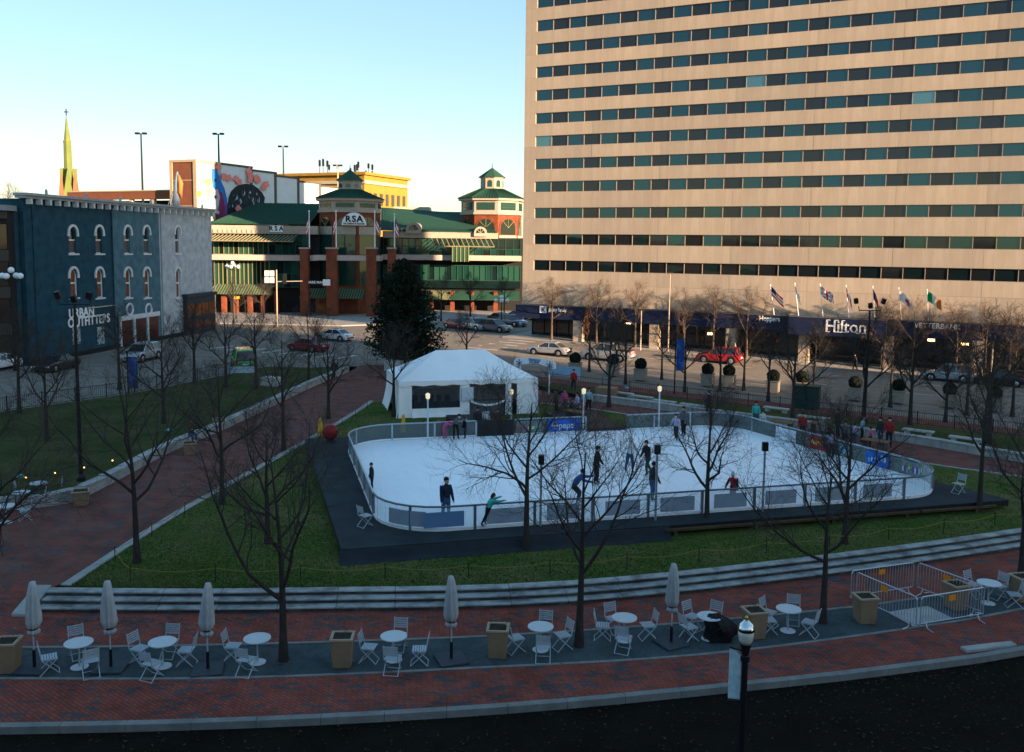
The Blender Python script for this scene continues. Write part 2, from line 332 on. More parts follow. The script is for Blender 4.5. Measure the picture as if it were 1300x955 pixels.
mat_multi('dormant_lawn', [(.32, (.018, .028, .008)), (.44, (.036, .052, .014)), (.53, (.062, .070, .025)), (.62, (.11, .09, .045))], (.35, 9.0), .95, .9, 45)
mat_multi('gravel', [(.32, (.030, .042, .046)), (.48, (.070, .092, .098)), (.6, (.115, .14, .145)), (.72, (.05, .064, .068))], (.8, 22.0), .95, 1.0, 55)
mat_multi('mulch', [(.35, (.006, .005, .004)), (.5, (.012, .01, .008)), (.7, (.022, .018, .014))], (.6, 18.0), 1.0, 1.0, 40)
M('black_metal', (.012, .012, .014), .45, metal=.0); M('steel', (.42, .44, .46), .35, metal=.8); M('galvanised', (.50, .54, .58), .4, (.42, .46, .5), 6, metal=.6)
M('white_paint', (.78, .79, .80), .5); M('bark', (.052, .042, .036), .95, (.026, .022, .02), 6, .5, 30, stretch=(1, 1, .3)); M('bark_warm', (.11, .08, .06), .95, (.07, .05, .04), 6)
M('twig', (.050, .040, .034), .95)
mat_ice(); M('deck', (.020, .028, .032), .9, (.034, .044, .048), .9, .2, 12); M('tarp', (.012, .014, .017), .5, (.02, .022, .026), 2, .6, 4)
M('timber', (.22, .13, .055), .8, (.14, .08, .035), 3, .2, 12)
M('tent_fabric', (.90, .90, .89), .7, (.83, .84, .84), .9, .3, 3)
M('yellow', (.65, .38, .02), .5); M('orange', (.75, .24, .02), .5); M('red', (.45, .012, .018), .45); M('skin', (.55, .33, .24), .6); M('hair', (.018, .012, .009), .8)
MAT = MATS
# ---------------------------------------------------------------- ground, streets, lawns, walks
def flat(z): return lambda x, y: z
g = MB(); NG = 40
xs = [-1500, -700, -300, -150] + [-110 + 8 * i for i in range(31)] + [180, 320, 700, 1500]
ys = [-1500, -600, -200, -80] + [-40 + 8 * i for i in range(32)] + [260, 400, 800, 2000]
for y in ys:
    for x in xs: g.v.append((x, y, gz(x, y) - 0.85))
nx = len(xs)
for j in range(len(ys) - 1):
    for i in range(nx - 1): g.f.append([j * nx + i, j * nx + i + 1, (j + 1) * nx + i + 1, (j + 1) * nx + i]); g.m.append(0)
tag(g.build('ground', MAT['dark_asphalt']), kind='structure')
# asphalt of both streets and the crossing
rd = [ST(-75, 2.0), ST(95, 2.0), ST(95, 29.0), ST(10, 29.0), (-15.5, 86.5), (-22.2, 84.5), (-28.0, 68.5), (-33.6, 60.5), (-46, 34), (-60, 30), (-57, 60), (-50, 92), (-45, 128), ST(-40, -16), ST(-30, -20)]
road = sheet('road', [(p[0], p[1]) for p in [ST(-30, -22), ST(-3.5, -22), ST(-3.5, 2.0), ST(95, 2.0), ST(95, 29.0), ST(9, 29.0)]] +
      [(-6.0, 86.6), (-15.0, 86.5), (-22.2, 84.5), (-28.0, 68.5), (-33.6, 60.5), (-46, 34), (-62, 30), (-53, 78), (-46.6, 100), (-43.5, 128)], MAT['asphalt'], gz, 4.0, zoff=-0.14)
# lane paint and crossing bars
def stripe(a, b, wd, name='lane_marking'):
    a, b = Vector(a[:2]).to_3d(), Vector(b[:2]).to_3d(); t = (b - a).normalized(); s = Vector((-t.y, t.x, 0)) * wd / 2
    o = sheet(name, [(a + s)[:2], (b + s)[:2], (b - s)[:2], (a - s)[:2]], MAT['road_paint'], gz, 4.0, kind=None, zoff=-0.135); o.parent = road; return o
M('road_paint', (.62, .60, .55), .7, (.42, .40, .36), 3)
for q in (8.8, 15.6, 22.2):
    for k in range(9): stripe(ST(8 + k * 9.0, q), ST(11.2 + k * 9.0, q), .14)
for k in range(9): stripe(ST(-1.5, 4.0 + k * 2.5), ST(2.2, 4.0 + k * 2.5), .45, 'crossing_bar')
for k in range(8): stripe(ST(-8 - k * 2.4, 26.5), ST(-8 - k * 2.4, 30.0), .45, 'crossing_bar')
# pavements with kerbs
def pavement(name, poly, mat='sidewalk', z=0.0, fz=gz): return sheet(name, poly, MAT[mat], fz, 4.0, zoff=z, thick=.22)
P2 = lambda *a: [(p[0], p[1]) for p in a]
pavement('hotel_pavement', P2(ST(-3.4, 1.9), ST(95, 1.9), ST(95, -30), ST(-3.4, -30)))
pavement('market_pavement', [(-46.5, 131), (-24, 128.5), (-6, 139), (4, 146), (6, 175), (-60, 175)], 'sidewalk')
pavement('store_pavement', [(-49, 84), (-44.4, 103), (-42.5, 128), (-46.3, 131), (-60, 140), (-75, 100), (-66, 30), (-55.4, 57)], 'sidewalk')
pavement('park_street_pavement', P2(ST(9, 29.2), ST(95, 29.2), ST(95, 32.6), ST(12, 32.6)), 'brick_paving_back', -.01)
# near brick walk, gravel strip with edging, bed and kerb in front
STEP = curve([(-15.2, 29.45), (-11, 29.5), (-6.5, 29.75), (1.4, 30.5), (10.3, 33.1), (21.3, 37.3), (31, 42.0), (40, 47.2)], 120)
GF = curve([(-30, 26.0), (-22, 25.9), (-13.56, 25.96), (-5.82, 26.5), (1.33, 27.4), (9.19, 29.1), (14.47, 30.7), (20.2, 33.0), (28, 36.8), (38, 42.5)], 90)
GN = curve([(-30, 24.0), (-22, 24.05), (-13.94, 24.1), (-7.5, 24.3), (-1.01, 25.05), (5.93, 26.15), (13.43, 28.4), (17.28, 29.9), (24, 33.0), (34, 38.6)], 90)
KN = curve([(-30, 21.3), (-18, 21.4), (-8, 21.9), (0, 22.9), (7.8, 24.56), (11.51, 25.5), (15.56, 26.75), (24, 30.2), (34, 35.2)], 90)
s3 = offset(STEP, -.85)
sheet('brick_walk', [(-30, 31)] + [(p.x, p.y) for p in [Vector((-15.3, 31, 0))]] + P2(*s3) + P2(*offset(GF, .12)[::-1]), MAT['brick_paving'], flat(WALK_Z), 6.0)
sheet('near_brick_walk', P2(*offset(GN, -.12)) + P2(*KN[::-1]), MAT['brick_paving'], flat(WALK_Z), 6.0)
def bed_z(x, y): return WALK_Z - .02
tag(sheet('gravel', P2(*GF) + P2(*GN[::-1]), MAT['gravel'], lambda x, y: WALK_Z - .015, 3.0, kind='stuff'), 'grey blue gravel strip under the bistro tables', 'gravel')
for nm, cv, s in (('edging_stone', GF, 1), ('edging_stone', GN, -1)):
    root = thing('gravel_edging', 'pale stone edging along the ' + ('far' if s > 0 else 'near') + ' side of the gravel strip', 'edging', (cv[45].x, cv[45].y, WALK_Z))
    pts = resample(cv, 1.5); o2 = offset(pts, .12 * s)
    for i in range(len(pts) - 1):
        a, b, c, d = pts[i], pts[i + 1], o2[i + 1], o2[i]
        a, b = a.lerp(b, .004), b.lerp(a, .004); d, c = d.lerp(c, .004), c.lerp(d, .004)
        MB().prism(P2(a, b, c, d), WALK_Z - .1, WALK_Z + .012 + rng.uniform(0, .004)).build(nm, MAT['edging'], root, world=True)
root = thing('planting_bed_kerb', 'long granite kerb between near brick walk and the dark bed', 'kerb', (KN[50].x, KN[50].y, WALK_Z))
pts = resample(KN, 1.6); o2 = offset(pts, -.22)
for i in range(len(pts) - 1):
    a, b, c, d = pts[i].lerp(pts[i + 1], .004), pts[i + 1].lerp(pts[i], .004), o2[i + 1].lerp(o2[i], .004), o2[i].lerp(o2[i + 1], .004)
    MB().prism(P2(a, b, c, d), WALK_Z - .35, WALK_Z + .07 + rng.uniform(0, .006)).build('kerb_stone', MAT['edging'], root, world=True)
sheet('planting_bed', P2(*offset(KN, -.2)) + [(40, 20), (40, 5), (-30, 5)], MAT['mulch'], lambda x, y: WALK_Z - .12, 6.0)
# terraced stone steps: three rows of long stones
root = thing('terrace_steps', 'three long curved pale stone steps below the rink lawn', 'steps', (STEP[50].x, STEP[50].y, WALK_Z))
for k in range(3):                       # overhanging treads on recessed risers, dark with stain and painted overhang shade
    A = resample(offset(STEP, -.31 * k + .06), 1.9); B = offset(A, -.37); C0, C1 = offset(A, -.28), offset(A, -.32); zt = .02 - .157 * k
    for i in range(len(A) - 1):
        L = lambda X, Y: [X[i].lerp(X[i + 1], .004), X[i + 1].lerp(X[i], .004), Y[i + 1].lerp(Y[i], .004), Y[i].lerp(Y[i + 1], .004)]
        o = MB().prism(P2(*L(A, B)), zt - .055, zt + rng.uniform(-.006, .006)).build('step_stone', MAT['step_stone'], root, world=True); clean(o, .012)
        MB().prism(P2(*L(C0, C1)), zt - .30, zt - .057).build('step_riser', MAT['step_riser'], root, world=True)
# sloped cheek wall at the left end of the steps
ck = MB(); ck.prism([(-15.85, 29.75), (-15.3, 29.75), (-15.3, 28.2), (-15.85, 28.2)], WALK_Z - .2, .05)
for i in (4, 5): ck.v[i]
ck.v = [(x, y, (WALK_Z + .02 + .45 * sm((y - 27.9) / 1.2)) if z > -.1 else z) for x, y, z in ck.v]
tag(clean(ck.build('step_cheek_wall', MAT['kerb_stone']), .02), 'short sloping stone cheek wall at left end of terrace steps', 'wall')
# lawns
WALL_L = curve([(-40, 37.0), (-30, 38.1), (-22.5, 39.0), (-20.4, 39.6), (-19.5, 40.6), (-19.0, 44.0), (-18.6, 50.1), (-17.6, 56.6), (-16.0, 72.6), (-14.6, 82.0)], 120)
KERB_L = curve([(-15.0, 29.7), (-14.75, 33), (-14.45, 36.6), (-14.0, 40.1), (-11.9, 53.8), (-10.8, 62), (-10.4, 66.5)], 80)
WALL_R = curve([(5.2, 68.4), (8.6, 66.0), (12.1, 63.2), (18, 58.8), (23.4, 54.6), (28.2, 49.2), (35, 42.5), (42, 36)], 100)
PATH_R = curve([(-1.0, 67.5), (4.0, 65.6), (7.7, 62.6), (11.8, 58.8), (17, 54.0), (22.5, 48.8), (28, 44.9), (33, 41.8)], 100)
def path_z(x, y): return WALK_Z + (-.03 - WALK_Z) * sm((y - 31) / 16)
near_lawn = sheet('lawn', P2(*STEP[:100]) + [(31.5, 43.0)] + P2(*PATH_R[:95][::-1]) + [(-6, 67.0)] + P2(*offset(KERB_L, -.25)[::-1]), MAT['lawn'], flat(0.0), 3.0)
tag(near_lawn, 'mown green lawn around the ice rink', 'lawn', kind='stuff')
sheet('brick_path', [(-42, 31)] + P2(*WALL_L[6:]) + [(-14.4, 87), (-6.2, 87), (-3.5, 84)] + P2(ST(9, 32.6)) + [(5.4, 68.0)] + P2(*WALL_R[1:]) + P2(*PATH_R[::-1]) + [(-6, 66.9)] + P2(*offset(KERB_L, -.05)[::-1]) + [(-15.0, 31)], MAT['brick_paving_back'], path_z, 3.0)
FENCE_L = [Vector((-46, 34.5, 0)), Vector((-33.4, 59.5, 0)), Vector((-28.2, 67.2, 0)), Vector((-22.4, 83.2, 0))]
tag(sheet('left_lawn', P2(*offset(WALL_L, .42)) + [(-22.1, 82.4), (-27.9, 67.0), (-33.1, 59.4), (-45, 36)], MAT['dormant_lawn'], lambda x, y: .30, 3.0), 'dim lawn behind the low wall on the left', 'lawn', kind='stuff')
def rl_z(x, y):
    q = (x - HA.x) * NV.x + (y - HA.y) * NV.y
    return .28 * sm((q - 31.5) / 6) + gz(x, y)
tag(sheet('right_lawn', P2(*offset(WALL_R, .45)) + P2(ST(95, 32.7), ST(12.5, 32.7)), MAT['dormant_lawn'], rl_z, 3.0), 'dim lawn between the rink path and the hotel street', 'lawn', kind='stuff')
# low stone walls and the lawn kerb, stone by stone
def stone_run(name, label, cat, cv, side, wd, fz, h, step, mat, piece, cap=0.0, bev=.015, base=.25):
    root = thing(name, label, cat, (cv[len(cv) // 2].x, cv[len(cv) // 2].y, 0)); A = resample(cv, step); B = offset(A, side * wd)
    A2, B2 = offset(A, -side * cap), offset(A, side * (wd + cap))
    for i in range(len(A) - 1):
        a, b, c, d = A[i].lerp(A[i + 1], .005), A[i + 1].lerp(A[i], .005), B[i + 1].lerp(B[i], .005), B[i].lerp(B[i + 1], .005)
        m = (a + c) / 2; z = fz(m.x, m.y)
        zt = z + h + rng.uniform(-.008, .008)
        o = MB().prism(P2(a, b, c, d), z - base, zt - (.1 if cap else 0)).build(piece, mat, root, world=True); clean(o, bev)
        if cap:
            a, b, c, d = A2[i].lerp(A2[i + 1], .004), A2[i + 1].lerp(A2[i], .004), B2[i + 1].lerp(B2[i], .004), B2[i].lerp(B2[i + 1], .004)
            clean(MB().prism(P2(a, b, c, d), zt - .097, zt).build('coping_stone', mat, root, world=True), bev)
    return root
stone_run('seat_wall', 'low pale stone seat wall along the left lawn', 'wall', WALL_L, 1, .42, path_z, .50, 1.8, MAT['kerb_stone'], 'wall_stone', .03)
stone_run('lawn_kerb', 'pale stone kerb between brick path and rink lawn', 'kerb', KERB_L, -1, .34, flat(0), .05, 1.2, MAT['kerb_stone'], 'kerb_stone', base=.55)
stone_run('seat_wall', 'low stone seat wall behind the rink along the right lawn', 'wall', WALL_R, 1, .45, flat(0), .46, 1.5, MAT['kerb_stone'], 'wall_stone', .03)
stone_run('path_kerb', 'thin pale kerb between rink lawn and right brick path', 'kerb', PATH_R, -1, .14, flat(0), .05, 1.5, MAT['kerb_stone'], 'kerb_stone', 0, .008)
# stone benches lying across the right wall
bn = 0
for i, (px, py) in enumerate([(790, 508), (815, 513), (843, 519), (878, 524), (985, 528), (1030, 540), (1165, 558), (1225, 568)]):
    p = G(px, py)
    o = clean(MB().box(-.9, .9, -.25, .25, .50, .60).box(-.75, -.5, -.2, .2, 0, .497).box(.5, .75, -.2, .2, 0, .497).build('stone_bench', MAT['concrete']), .015)
    o.location = (p.x, p.y, p.z); o.rotation_euler = (0, 0, R(-38))
    tag(o, 'pale stone slab bench by the right seat wall, number %s from the tent' % ('one two three four five six seven eight'.split()[i]), 'bench', 'stone benches by the right wall')
# ---------------------------------------------------------------- hotel tower
hotel = thing('hotel_tower', 'tall tan precast hotel tower with ribbon windows above navy canopy', 'hotel', HA, -YAW)
PW, PH = 2.132, 1.28; NP = 31; UL, UR = -1.53, NP * PW
rows = [40.17 - 2.766 * i for i in range(-4, 9)] + [14.82, 11.60, 8.37]
rows = sorted(rows, reverse=True)
HB = 10.5
core = MB().box(UL + .05, UR - .05, .35, HB, 4.2, rows[0] + 4.5); core.build('core_wall', MAT['reveal_dark'], hotel)
joints = [UL] + [3.5 * PW + 4 * PW * k for k in range(7)] + [UR]
ztop = [rows[0] + 4.6] + [r for r in rows]; zbot = [r + PH for r in rows] + [6.75]
def panel_mesh(wd, ht, jamb=False):
    mb = MB().box(.008, wd - .008, 0, .34, .008, ht - .008)
    if jamb: mb.box(.008, -UL - .01, .002, .34, -PH + .002, .006)
    me = mb.mesh('panel', MAT['precast']); return me
cache = {}
for i in range(len(zbot)):
    z0, z1 = zbot[i], (ztop[i] if i == 0 else rows[i - 1])
    if i == 0: z1 = rows[0] + 4.6
    for j in range(len(joints) - 1):
        wd = joints[j + 1] - joints[j]; key = (round(wd, 2), round(z1 - z0, 2), j == 0 and i < len(rows))
        if key not in cache: cache[key] = panel_mesh(wd, z1 - z0, key[2])
        inst('panel', cache[key], hotel, (joints[j], rng.uniform(-.006, .006), z0))
for j in range(len(joints) - 1):        # base course above the canopy
    inst('panel', panel_mesh(joints[j + 1] - joints[j], 6.75 - 3.0), hotel, (joints[j], 0, 3.0))
MB().box(UL, UL + .3, .35, HB, 4.2, rows[0] + 4.5).box(UR - .3, UR, .35, HB, 4.2, rows[0] + 4.5).box(UL + .31, UR - .31, HB, HB + .3, 4.2, rows[0] + 4.5).build('end_wall', MAT['precast'], hotel)
MB().box(UL, UR, 0, HB + .3, rows[0] + 4.61, rows[0] + 5.2).build('parapet', MAT['precast'], hotel)
pm = MB().box(.035, PW - .035, 0, .03, .03, PH - .03)
pane_a, pane_b = pm.mesh('pane', MAT['pane_sky']), pm.mesh('pane', MAT['pane_blind'])
mat_glass('pane_pale', (.12, .22, .23), .8, .08, .1); mat_glass('pane_low', (.05, .045, .04), .35, .04, .15); pane_c = pm.mesh('pane', MAT['pane_pale'])
npane = 0; rest = MB(); fr = random.Random(3)
for i, zb in enumerate(rows):
    fm = MB()
    for k in range(NP + 1): fm.box(k * PW - .035, k * PW + .035, .12, .2, zb + .002, zb + PH - .002)
    fm.box(0, UR, .13, .2, zb + .003, zb + .035).box(0, UR, .13, .2, zb + PH - .035, zb + PH - .003)
    fm.build('window_frame', MAT['mullion'], hotel)
    vis = rows[i] < 41
    for k in range(NP):
        if vis and npane < 300 and k < 25:
            npane += 1; me = pane_a if k % 2 == 0 else pane_b
            if (i, k) in ((10, 0), (8, 12), (9, 20)): me = pane_c
            o = inst('pane', me, hotel, (k * PW, .19 + fr.uniform(-.004, .004), zb)); o.rotation_euler = (fr.gauss(0, .006), 0, fr.gauss(0, .004))
        else: rest.box(k * PW + .035, k * PW + PW - .035, .19, .22, zb + .03, zb + PH - .03, k % 2)
o = rest.build('window_panes', [MAT['pane_sky'], MAT['pane_blind']], hotel); o['kind'] = 'stuff'
# ground floor: canopy fascia, columns, dark glazed front
M('fascia', (.010, .016, .045), .65, (.014, .022, .06), 1.5); M('canopy_top', (.10, .10, .11), .9, (.07, .07, .075), 2)
MB().box(UL - .3, UR, -1.25, -.02, 2.45, 4.05).build('canopy_fascia', MAT['fascia'], hotel)
MB().box(UL - .35, UR, -1.32, -.03, 4.06, 4.14).build('canopy_cap', MAT['canopy_top'], hotel)
def hu(px, py, off=0.0):                # distance along the hotel front for a pixel
    A = HA + NV * off; p = onpl(px, py, A, A + DV); return (p - A).dot(DV), p.z
u0, _ = hu(1003, 410, 1.6); u1, _ = hu(1126, 412, 1.6)
MB().box(u0, u1, -2.6, -1.26, 2.25, 4.12).build('entrance_canopy', MAT['fascia'], hotel)
MB().box(u0 - .04, u1 + .04, -2.65, -1.33, 4.125, 4.2).build('canopy_cap', MAT['canopy_top'], hotel)
colm = MB().box(-.55, .55, -.55, .55, -3.0, 2.44); 
for px in (735, 832, 929, 1022, 1128, 1243, 1340):
    u, _ = hu(px, 420, .6); o = inst('column', colm.mesh('column', MAT['precast']), hotel, (u, -.66, 0)); clean(o, .02)
M('storefront', (.012, .013, .014), .25, (.03, .026, .022), .5); M('storefront_frame', (.03, .028, .026), .5)
MB().box(UL, UR, 3.2, 3.3, -3, 2.95).build('shop_front', mat_glass('shop_glass', (.015, .015, .016), .0, .05), hotel)
MB().box(UL, UR, .3, 3.2, 2.6, 2.98).build('soffit', MAT['storefront'], hotel)
fm = MB()
for k in range(40): fm.box(UL + k * 1.7 - .05, UL + k * 1.7 + .05, 3.08, 3.19, -3, 2.6)
fm.box(UL, UR, 3.09, 3.18, -.9, -.78).build('shop_frame', MAT['storefront_frame'], hotel)
M('lobby_light', (1, .75, .4), .5, emit=(1, .62, .25), es=3.0)
for px, py in ((797, 410), (902, 424), (1225, 437), (1182, 432)):
    u, z = hu(px, py, -2.9); MB().box(u - .35, u + .35, 2.9, 3.0, z - .12, z + .12).build('lobby_lamp', MAT['lobby_light'], hotel)
# lettering on the canopy
def sign(px, py, txt, size, off, bold=0.0, xs=1.0, mat='sign_white'):
    u, z = hu(px, py, off); return text(txt, size, .06, MAT[mat], hotel, (u, -off - .032, z), name='sign_lettering', bold=bold, xs=xs)
u, z = hu(1073.5, 415.5, 2.6); s = sign(1073.5, 415.5, 'Hilton', 1.75, 2.6, .014, .94)
me = s.data; sx0 = min(v.co.x for v in me.vertices); sx1 = max(v.co.x for v in me.vertices); sz0 = min(v.co.z for v in me.vertices); sz1 = max(v.co.z for v in me.vertices)
sf = MB()                                # slab serifs make the letters roman
Wd = sx1 - sx0
for cx_, hw_, zz in ((.055, .085, sz0), (.055, .085, sz1), (.265, .085, sz0), (.265, .085, sz1), (.375, .07, sz0), (.455, .07, sz0), (.365, .05, sz0 + .68 * (sz1 - sz0)), (.445, .05, sz1), (.80, .08, sz0), (.955, .08, sz0)):
    x = sx0 + cx_ * Wd; sf.box(x - hw_ * Wd * .62, x + hw_ * Wd * .62, -.03, .03, zz - .035, zz + .035)
sf.build('serif', MAT['sign_white'], hotel).location = (u, -2.632 - .004, z)
u, z = hu(689.5, 393, 1.25); lg = MB().box(-.45, .45, -.05, 0, -.42, .42); lg.build('sign_logo', MAT['sign_white'], hotel).location = (u, -1.252, z)
lk = MB().obox((-.12, -.07, 0), (.12, .03, .6), 0, 0).obox((.1, -.07, .12), (.11, .03, .5), 0, 0, 0, .7).obox((.1, -.07, -.14), (.11, .03, .5), 0, 0, 0, -.7)
lk.build('sign_logo_mark', MAT['fascia'], hotel).location = (u, -1.252, z)
sign(708, 393.5, 'Jersey Family', .62, 1.25, .012, .72); sign(977, 405, 'Hoppers', .8, 1.25, .012, .8); sign(1190, 414.5, 'VETTERBANK', .75, 1.25, .014, .95)
# flags leaning out from the canopy
FC = dict(w=(.8, .8, .78), r=(.55, .02, .03), b=(.02, .03, .14), g=(.01, .28, .08), o=(.75, .2, .03), k=(.03, .03, .04))
for k, c in FC.items(): M('flag_' + k, c, .8)
flag_specs = [(978, 362, 983, 397, 'striped red and white flag with dark canton, leftmost on hotel canopy', 'us'), (1009, 360, 1014, 398, 'white flag hanging limp, second from left on hotel canopy', 'white'),
              (1041, 361, 1045, 400, 'blue flag with red and white crosses above the hotel canopy lettering', 'uk'), (1074, 363, 1078, 401, 'red and white flag right of the crossed blue flag', 'rw'),
              (1108, 364, 1111, 403, 'flag with dark blue top and red end, fifth on hotel canopy', 'br'), (1141, 366, 1145, 404, 'white flag with red patch, second from right on hotel canopy', 'jp'),
              (1177, 368, 1179, 405, 'green white and orange flag, rightmost on hotel canopy', 'it')]
for fi, (tx, ty, bx, by, lab, kind) in enumerate(flag_specs):
    A = HA + NV * 1.0; b = onpl(bx, by, A, A + DV); t = CAM + ray(tx, ty) * ((b.y - 1.1) / ray(tx, ty).y)
    root = thing('flag', lab + '', 'flag', b, 0, 'flags along the hotel canopy'); t = t - b; b0 = Vector((0, 0, -.35))
    MB().tube([b0, t], [.045, .03], 8).ball(t, .07, 8, 5).build('pole', MAT['white_paint'], root)
    L = t - b0; n_u, n_v = 14, 9; fm = MB(); wdir = Vector((.80, -.35, 0)); idx = []
    if kind in ('white', 'rw', 'br'): wdir *= .42
    fr2 = random.Random(40 + fi)
    drop = .62 if kind in ('uk', 'it') else .85
    for i in range(n_u + 1):
        for j in range(n_v + 1):
            a, c = i / n_u, j / n_v
            top = b0 + L * .97; p = top - L.normalized() * (c * 1.15) + wdir * (a * 1.55) - Vector((0, 0, 1)) * (a * 1.55 * drop) + Vector((.35, .8, 0)) * .09 * math.sin(a * 9 + c * 2 + fi)
            fm.v.append(tuple(p + Vector((0, 0, .05 * math.sin(a * 7 + fi)))))
    for i in range(n_u):
        for j in range(n_v):
            a, c = (i + .5) / n_u, (j + .5) / n_v
            if kind == 'us': m = 2 if (a < .4 and c < .55) else (1 if int(c * 13) % 2 == 0 else 0)
            elif kind == 'uk': m = 1 if abs(c - .5) < .1 or abs(a - .5) < .07 else (0 if abs(c - .5) < .18 or abs(a - .5) < .12 or abs(a - c) < .09 or abs(a + c - 1) < .09 else 2)
            elif kind == 'rw': m = 0 if .3 < a < .7 else 1
            elif kind == 'br': m = 2 if a < .5 else 1
            elif kind == 'jp': m = 1 if (a - .62) ** 2 * 1.6 + (c - .5) ** 2 < .06 else 0
            elif kind == 'it': m = 3 if a < .34 else (0 if a < .66 else 4)
            else: m = 0
            q = n_v + 1; fm.f.append([i * q + j, i * q + j + 1, (i + 1) * q + j + 1, (i + 1) * q + j]); fm.m.append(m)
    fm.build('cloth', [MAT['flag_w'], MAT['flag_r'], MAT['flag_b'], MAT['flag_g'], MAT['flag_o']], root, smooth=True)

# ---------------------------------------------------------------- painted brick store on the left
UA, UB = Vector((-44.6, 84.4, 0)), Vector((-39.6, 121.4, 0)); ud = (UB - UA).normalized(); un = Vector((ud.y, -ud.x, 0)); ULn = (UB - UA).length
store = thing('brick_store', 'three storey painted brick store with arched windows in blue greys', 'building', UA, math.atan2(ud.y, ud.x))
def uo(px, py): p = onpl(px, py, UA, UB); return (p - UA).dot(ud), p.z
mat_brick('store_dark', (.034, .098, .135), (.026, .082, .115), (.022, .066, .094), .24, .08, 0, vertical=True)
mat_brick('store_mid', (.115, .22, .27), (.098, .195, .245), (.08, .165, .21), .24, .08, 0, vertical=True)
mat_brick('store_pale', (.56, .62, .66), (.51, .57, .61), (.43, .49, .53), .24, .08, 0, vertical=True)
CZ = 15.2
cuts = [0.0, uo(145, 350)[0], uo(203.5, 350)[0], ULn]
wins = []
for px, fl in ((93, 0), (126.5, 0), (162.5, 0), (186.5, 0), (226, 0), (94, 1), (127, 1), (163, 1), (187, 1), (226, 1)):
    yt, yb = (288, 322) if fl == 0 else (341, 378)
    u, z0 = uo(px, yb); z1 = uo(px, yt)[1]; wins.append((u, z0, z1, fl))
M('cornice', (.36, .40, .42), .7, (.28, .31, .33), 2)
# walls as three colour bays, window openings cut by building the wall around them
for i, mt in enumerate(('store_dark', 'store_mid', 'store_pale')):
    a, b = cuts[i], cuts[i + 1]; us = sorted({a, b} | {q for wv in wins if a < wv[0] < b for q in (wv[0] - .62, wv[0] + .62)})
    mb = MB()
    for k in range(len(us) - 1):
        x0, x1 = us[k], us[k + 1]; c = (x0 + x1) / 2; hs = sorted([(wv[1], wv[2]) for wv in wins if abs(wv[0] - c) < .3])
        z = -.3
        for (h0, h1) in hs:
            mb.box(x0, x1, 0, .45, z, h0)
            # arched head
            n = 6; arch = [(x0 + (x1 - x0) * j / n, h1 - .62 + math.sin(math.pi * j / n) * .62) for j in range(n + 1)]
            for j in range(n):
                (xa, za), (xb, zb_) = arch[j], arch[j + 1]
                mb.slab([(xa, 0, za), (xa, 0, h1), (xb, 0, h1), (xb, 0, zb_)], (0, .45, 0))
            z = h1
        mb.box(x0, x1, 0, .45, z, CZ)
    clean(mb.build('wall', MAT[mt], store))
M('store_trim', (.66, .69, .71), .6, (.55, .58, .6), 3); M('blind', (.16, .07, .035), .7, (.28, .11, .04), 1.2)
fr = random.Random(5)
for wi, (u, z0, z1, fl) in enumerate(wins):
    h = z1 - z0; wroot = MB()
    # hood mould, sill, sashes
    arc = [(u + math.cos(math.pi * j / 12) * .86, z1 - .62 + math.sin(math.pi * j / 12) * .86) for j in range(13)]
    arc2 = [(u + math.cos(math.pi * j / 12) * .62, z1 - .62 + math.sin(math.pi * j / 12) * .62) for j in range(13)]
    for j in range(12): wroot.slab([(arc[j][0], -.14, arc[j][1]), (arc[j + 1][0], -.14, arc[j + 1][1]), (arc2[j + 1][0], -.14, arc2[j + 1][1]), (arc2[j][0], -.14, arc2[j][1])], (0, .13, 0))
    wroot.box(u - .90, u - .62, -.13, -.01, z1 - .95, z1 - .63).box(u + .62, u + .90, -.13, -.01, z1 - .95, z1 - .63)
    win = clean(wroot.build('window', MAT['store_trim'], store))
    MB().box(u - .85, u + .85, -.12, .1, z0 - .16, z0 - .002).build('sill', MAT['store_trim'], win)
    f2 = MB().box(u - .615, u - .50, .10, .2, z0, z1 - .5).box(u + .50, u + .615, .10, .2, z0, z1 - .5).box(u - .5, u + .5, .11, .19, z0 + h * .47, z0 + h * .53).box(u - .5, u + .5, .11, .19, z0, z0 + .1)
    for j in range(12): f2.slab([(arc2[j][0], .1, arc2[j][1]), (arc2[j + 1][0], .1, arc2[j + 1][1]), (u + (arc2[j + 1][0] - u) * .8, .1, z1 - .62 + (arc2[j + 1][1] - z1 + .62) * .8), (u + (arc2[j][0] - u) * .8, .1, z1 - .62 + (arc2[j][1] - z1 + .62) * .8)], (0, .1, 0))
    f2.build('frame', MAT['store_trim'], win)
    MB().box(u - .6, u + .6, .22, .25, z0, z1 + .02).build('pane', mat_glass('store_glass', (.02, .022, .025), 0, .05), win) if fl == 0 else MB().box(u - .6, u + .6, .22, .25, z0, z1 + .02).build('pane', M('warm_pane', (.10, .035, .015), .15, (.32, .10, .03), .8), win)
    if fl == 0: MB().box(u - .5, u + .5, .205, .215, z0 + .1, z0 + h * .46).build('blind', M('store_blind', (.12, .09, .075), .8), win)
MB().box(.1, ULn - .1, .46, 22, -.3, CZ - .01).build('side_wall', MAT['store_dark'], store)
# corner pier on the far left, quoins at the right end
MB().box(-2.2, -.02, .5, 6, -.3, CZ - 1.0).build('corner_pier', MAT['store_dark'], store)
for k in range(24): MB().box(ULn - (.75 if k % 2 else .5), ULn + .02, -.03, -.002, .3 + k * .6, .3 + k * .6 + .5).build('quoin', MAT['store_pale'], store)
for u_ in (cuts[1] - .25, cuts[2] + .3, 1.2): MB().tube([(u_, -.08, .3), (u_, -.08, CZ - .6), (u_, -.3, CZ - .1)], .07, 6).build('downpipe', MAT['store_dark'] if u_ < cuts[1] else MAT['cornice'], store)
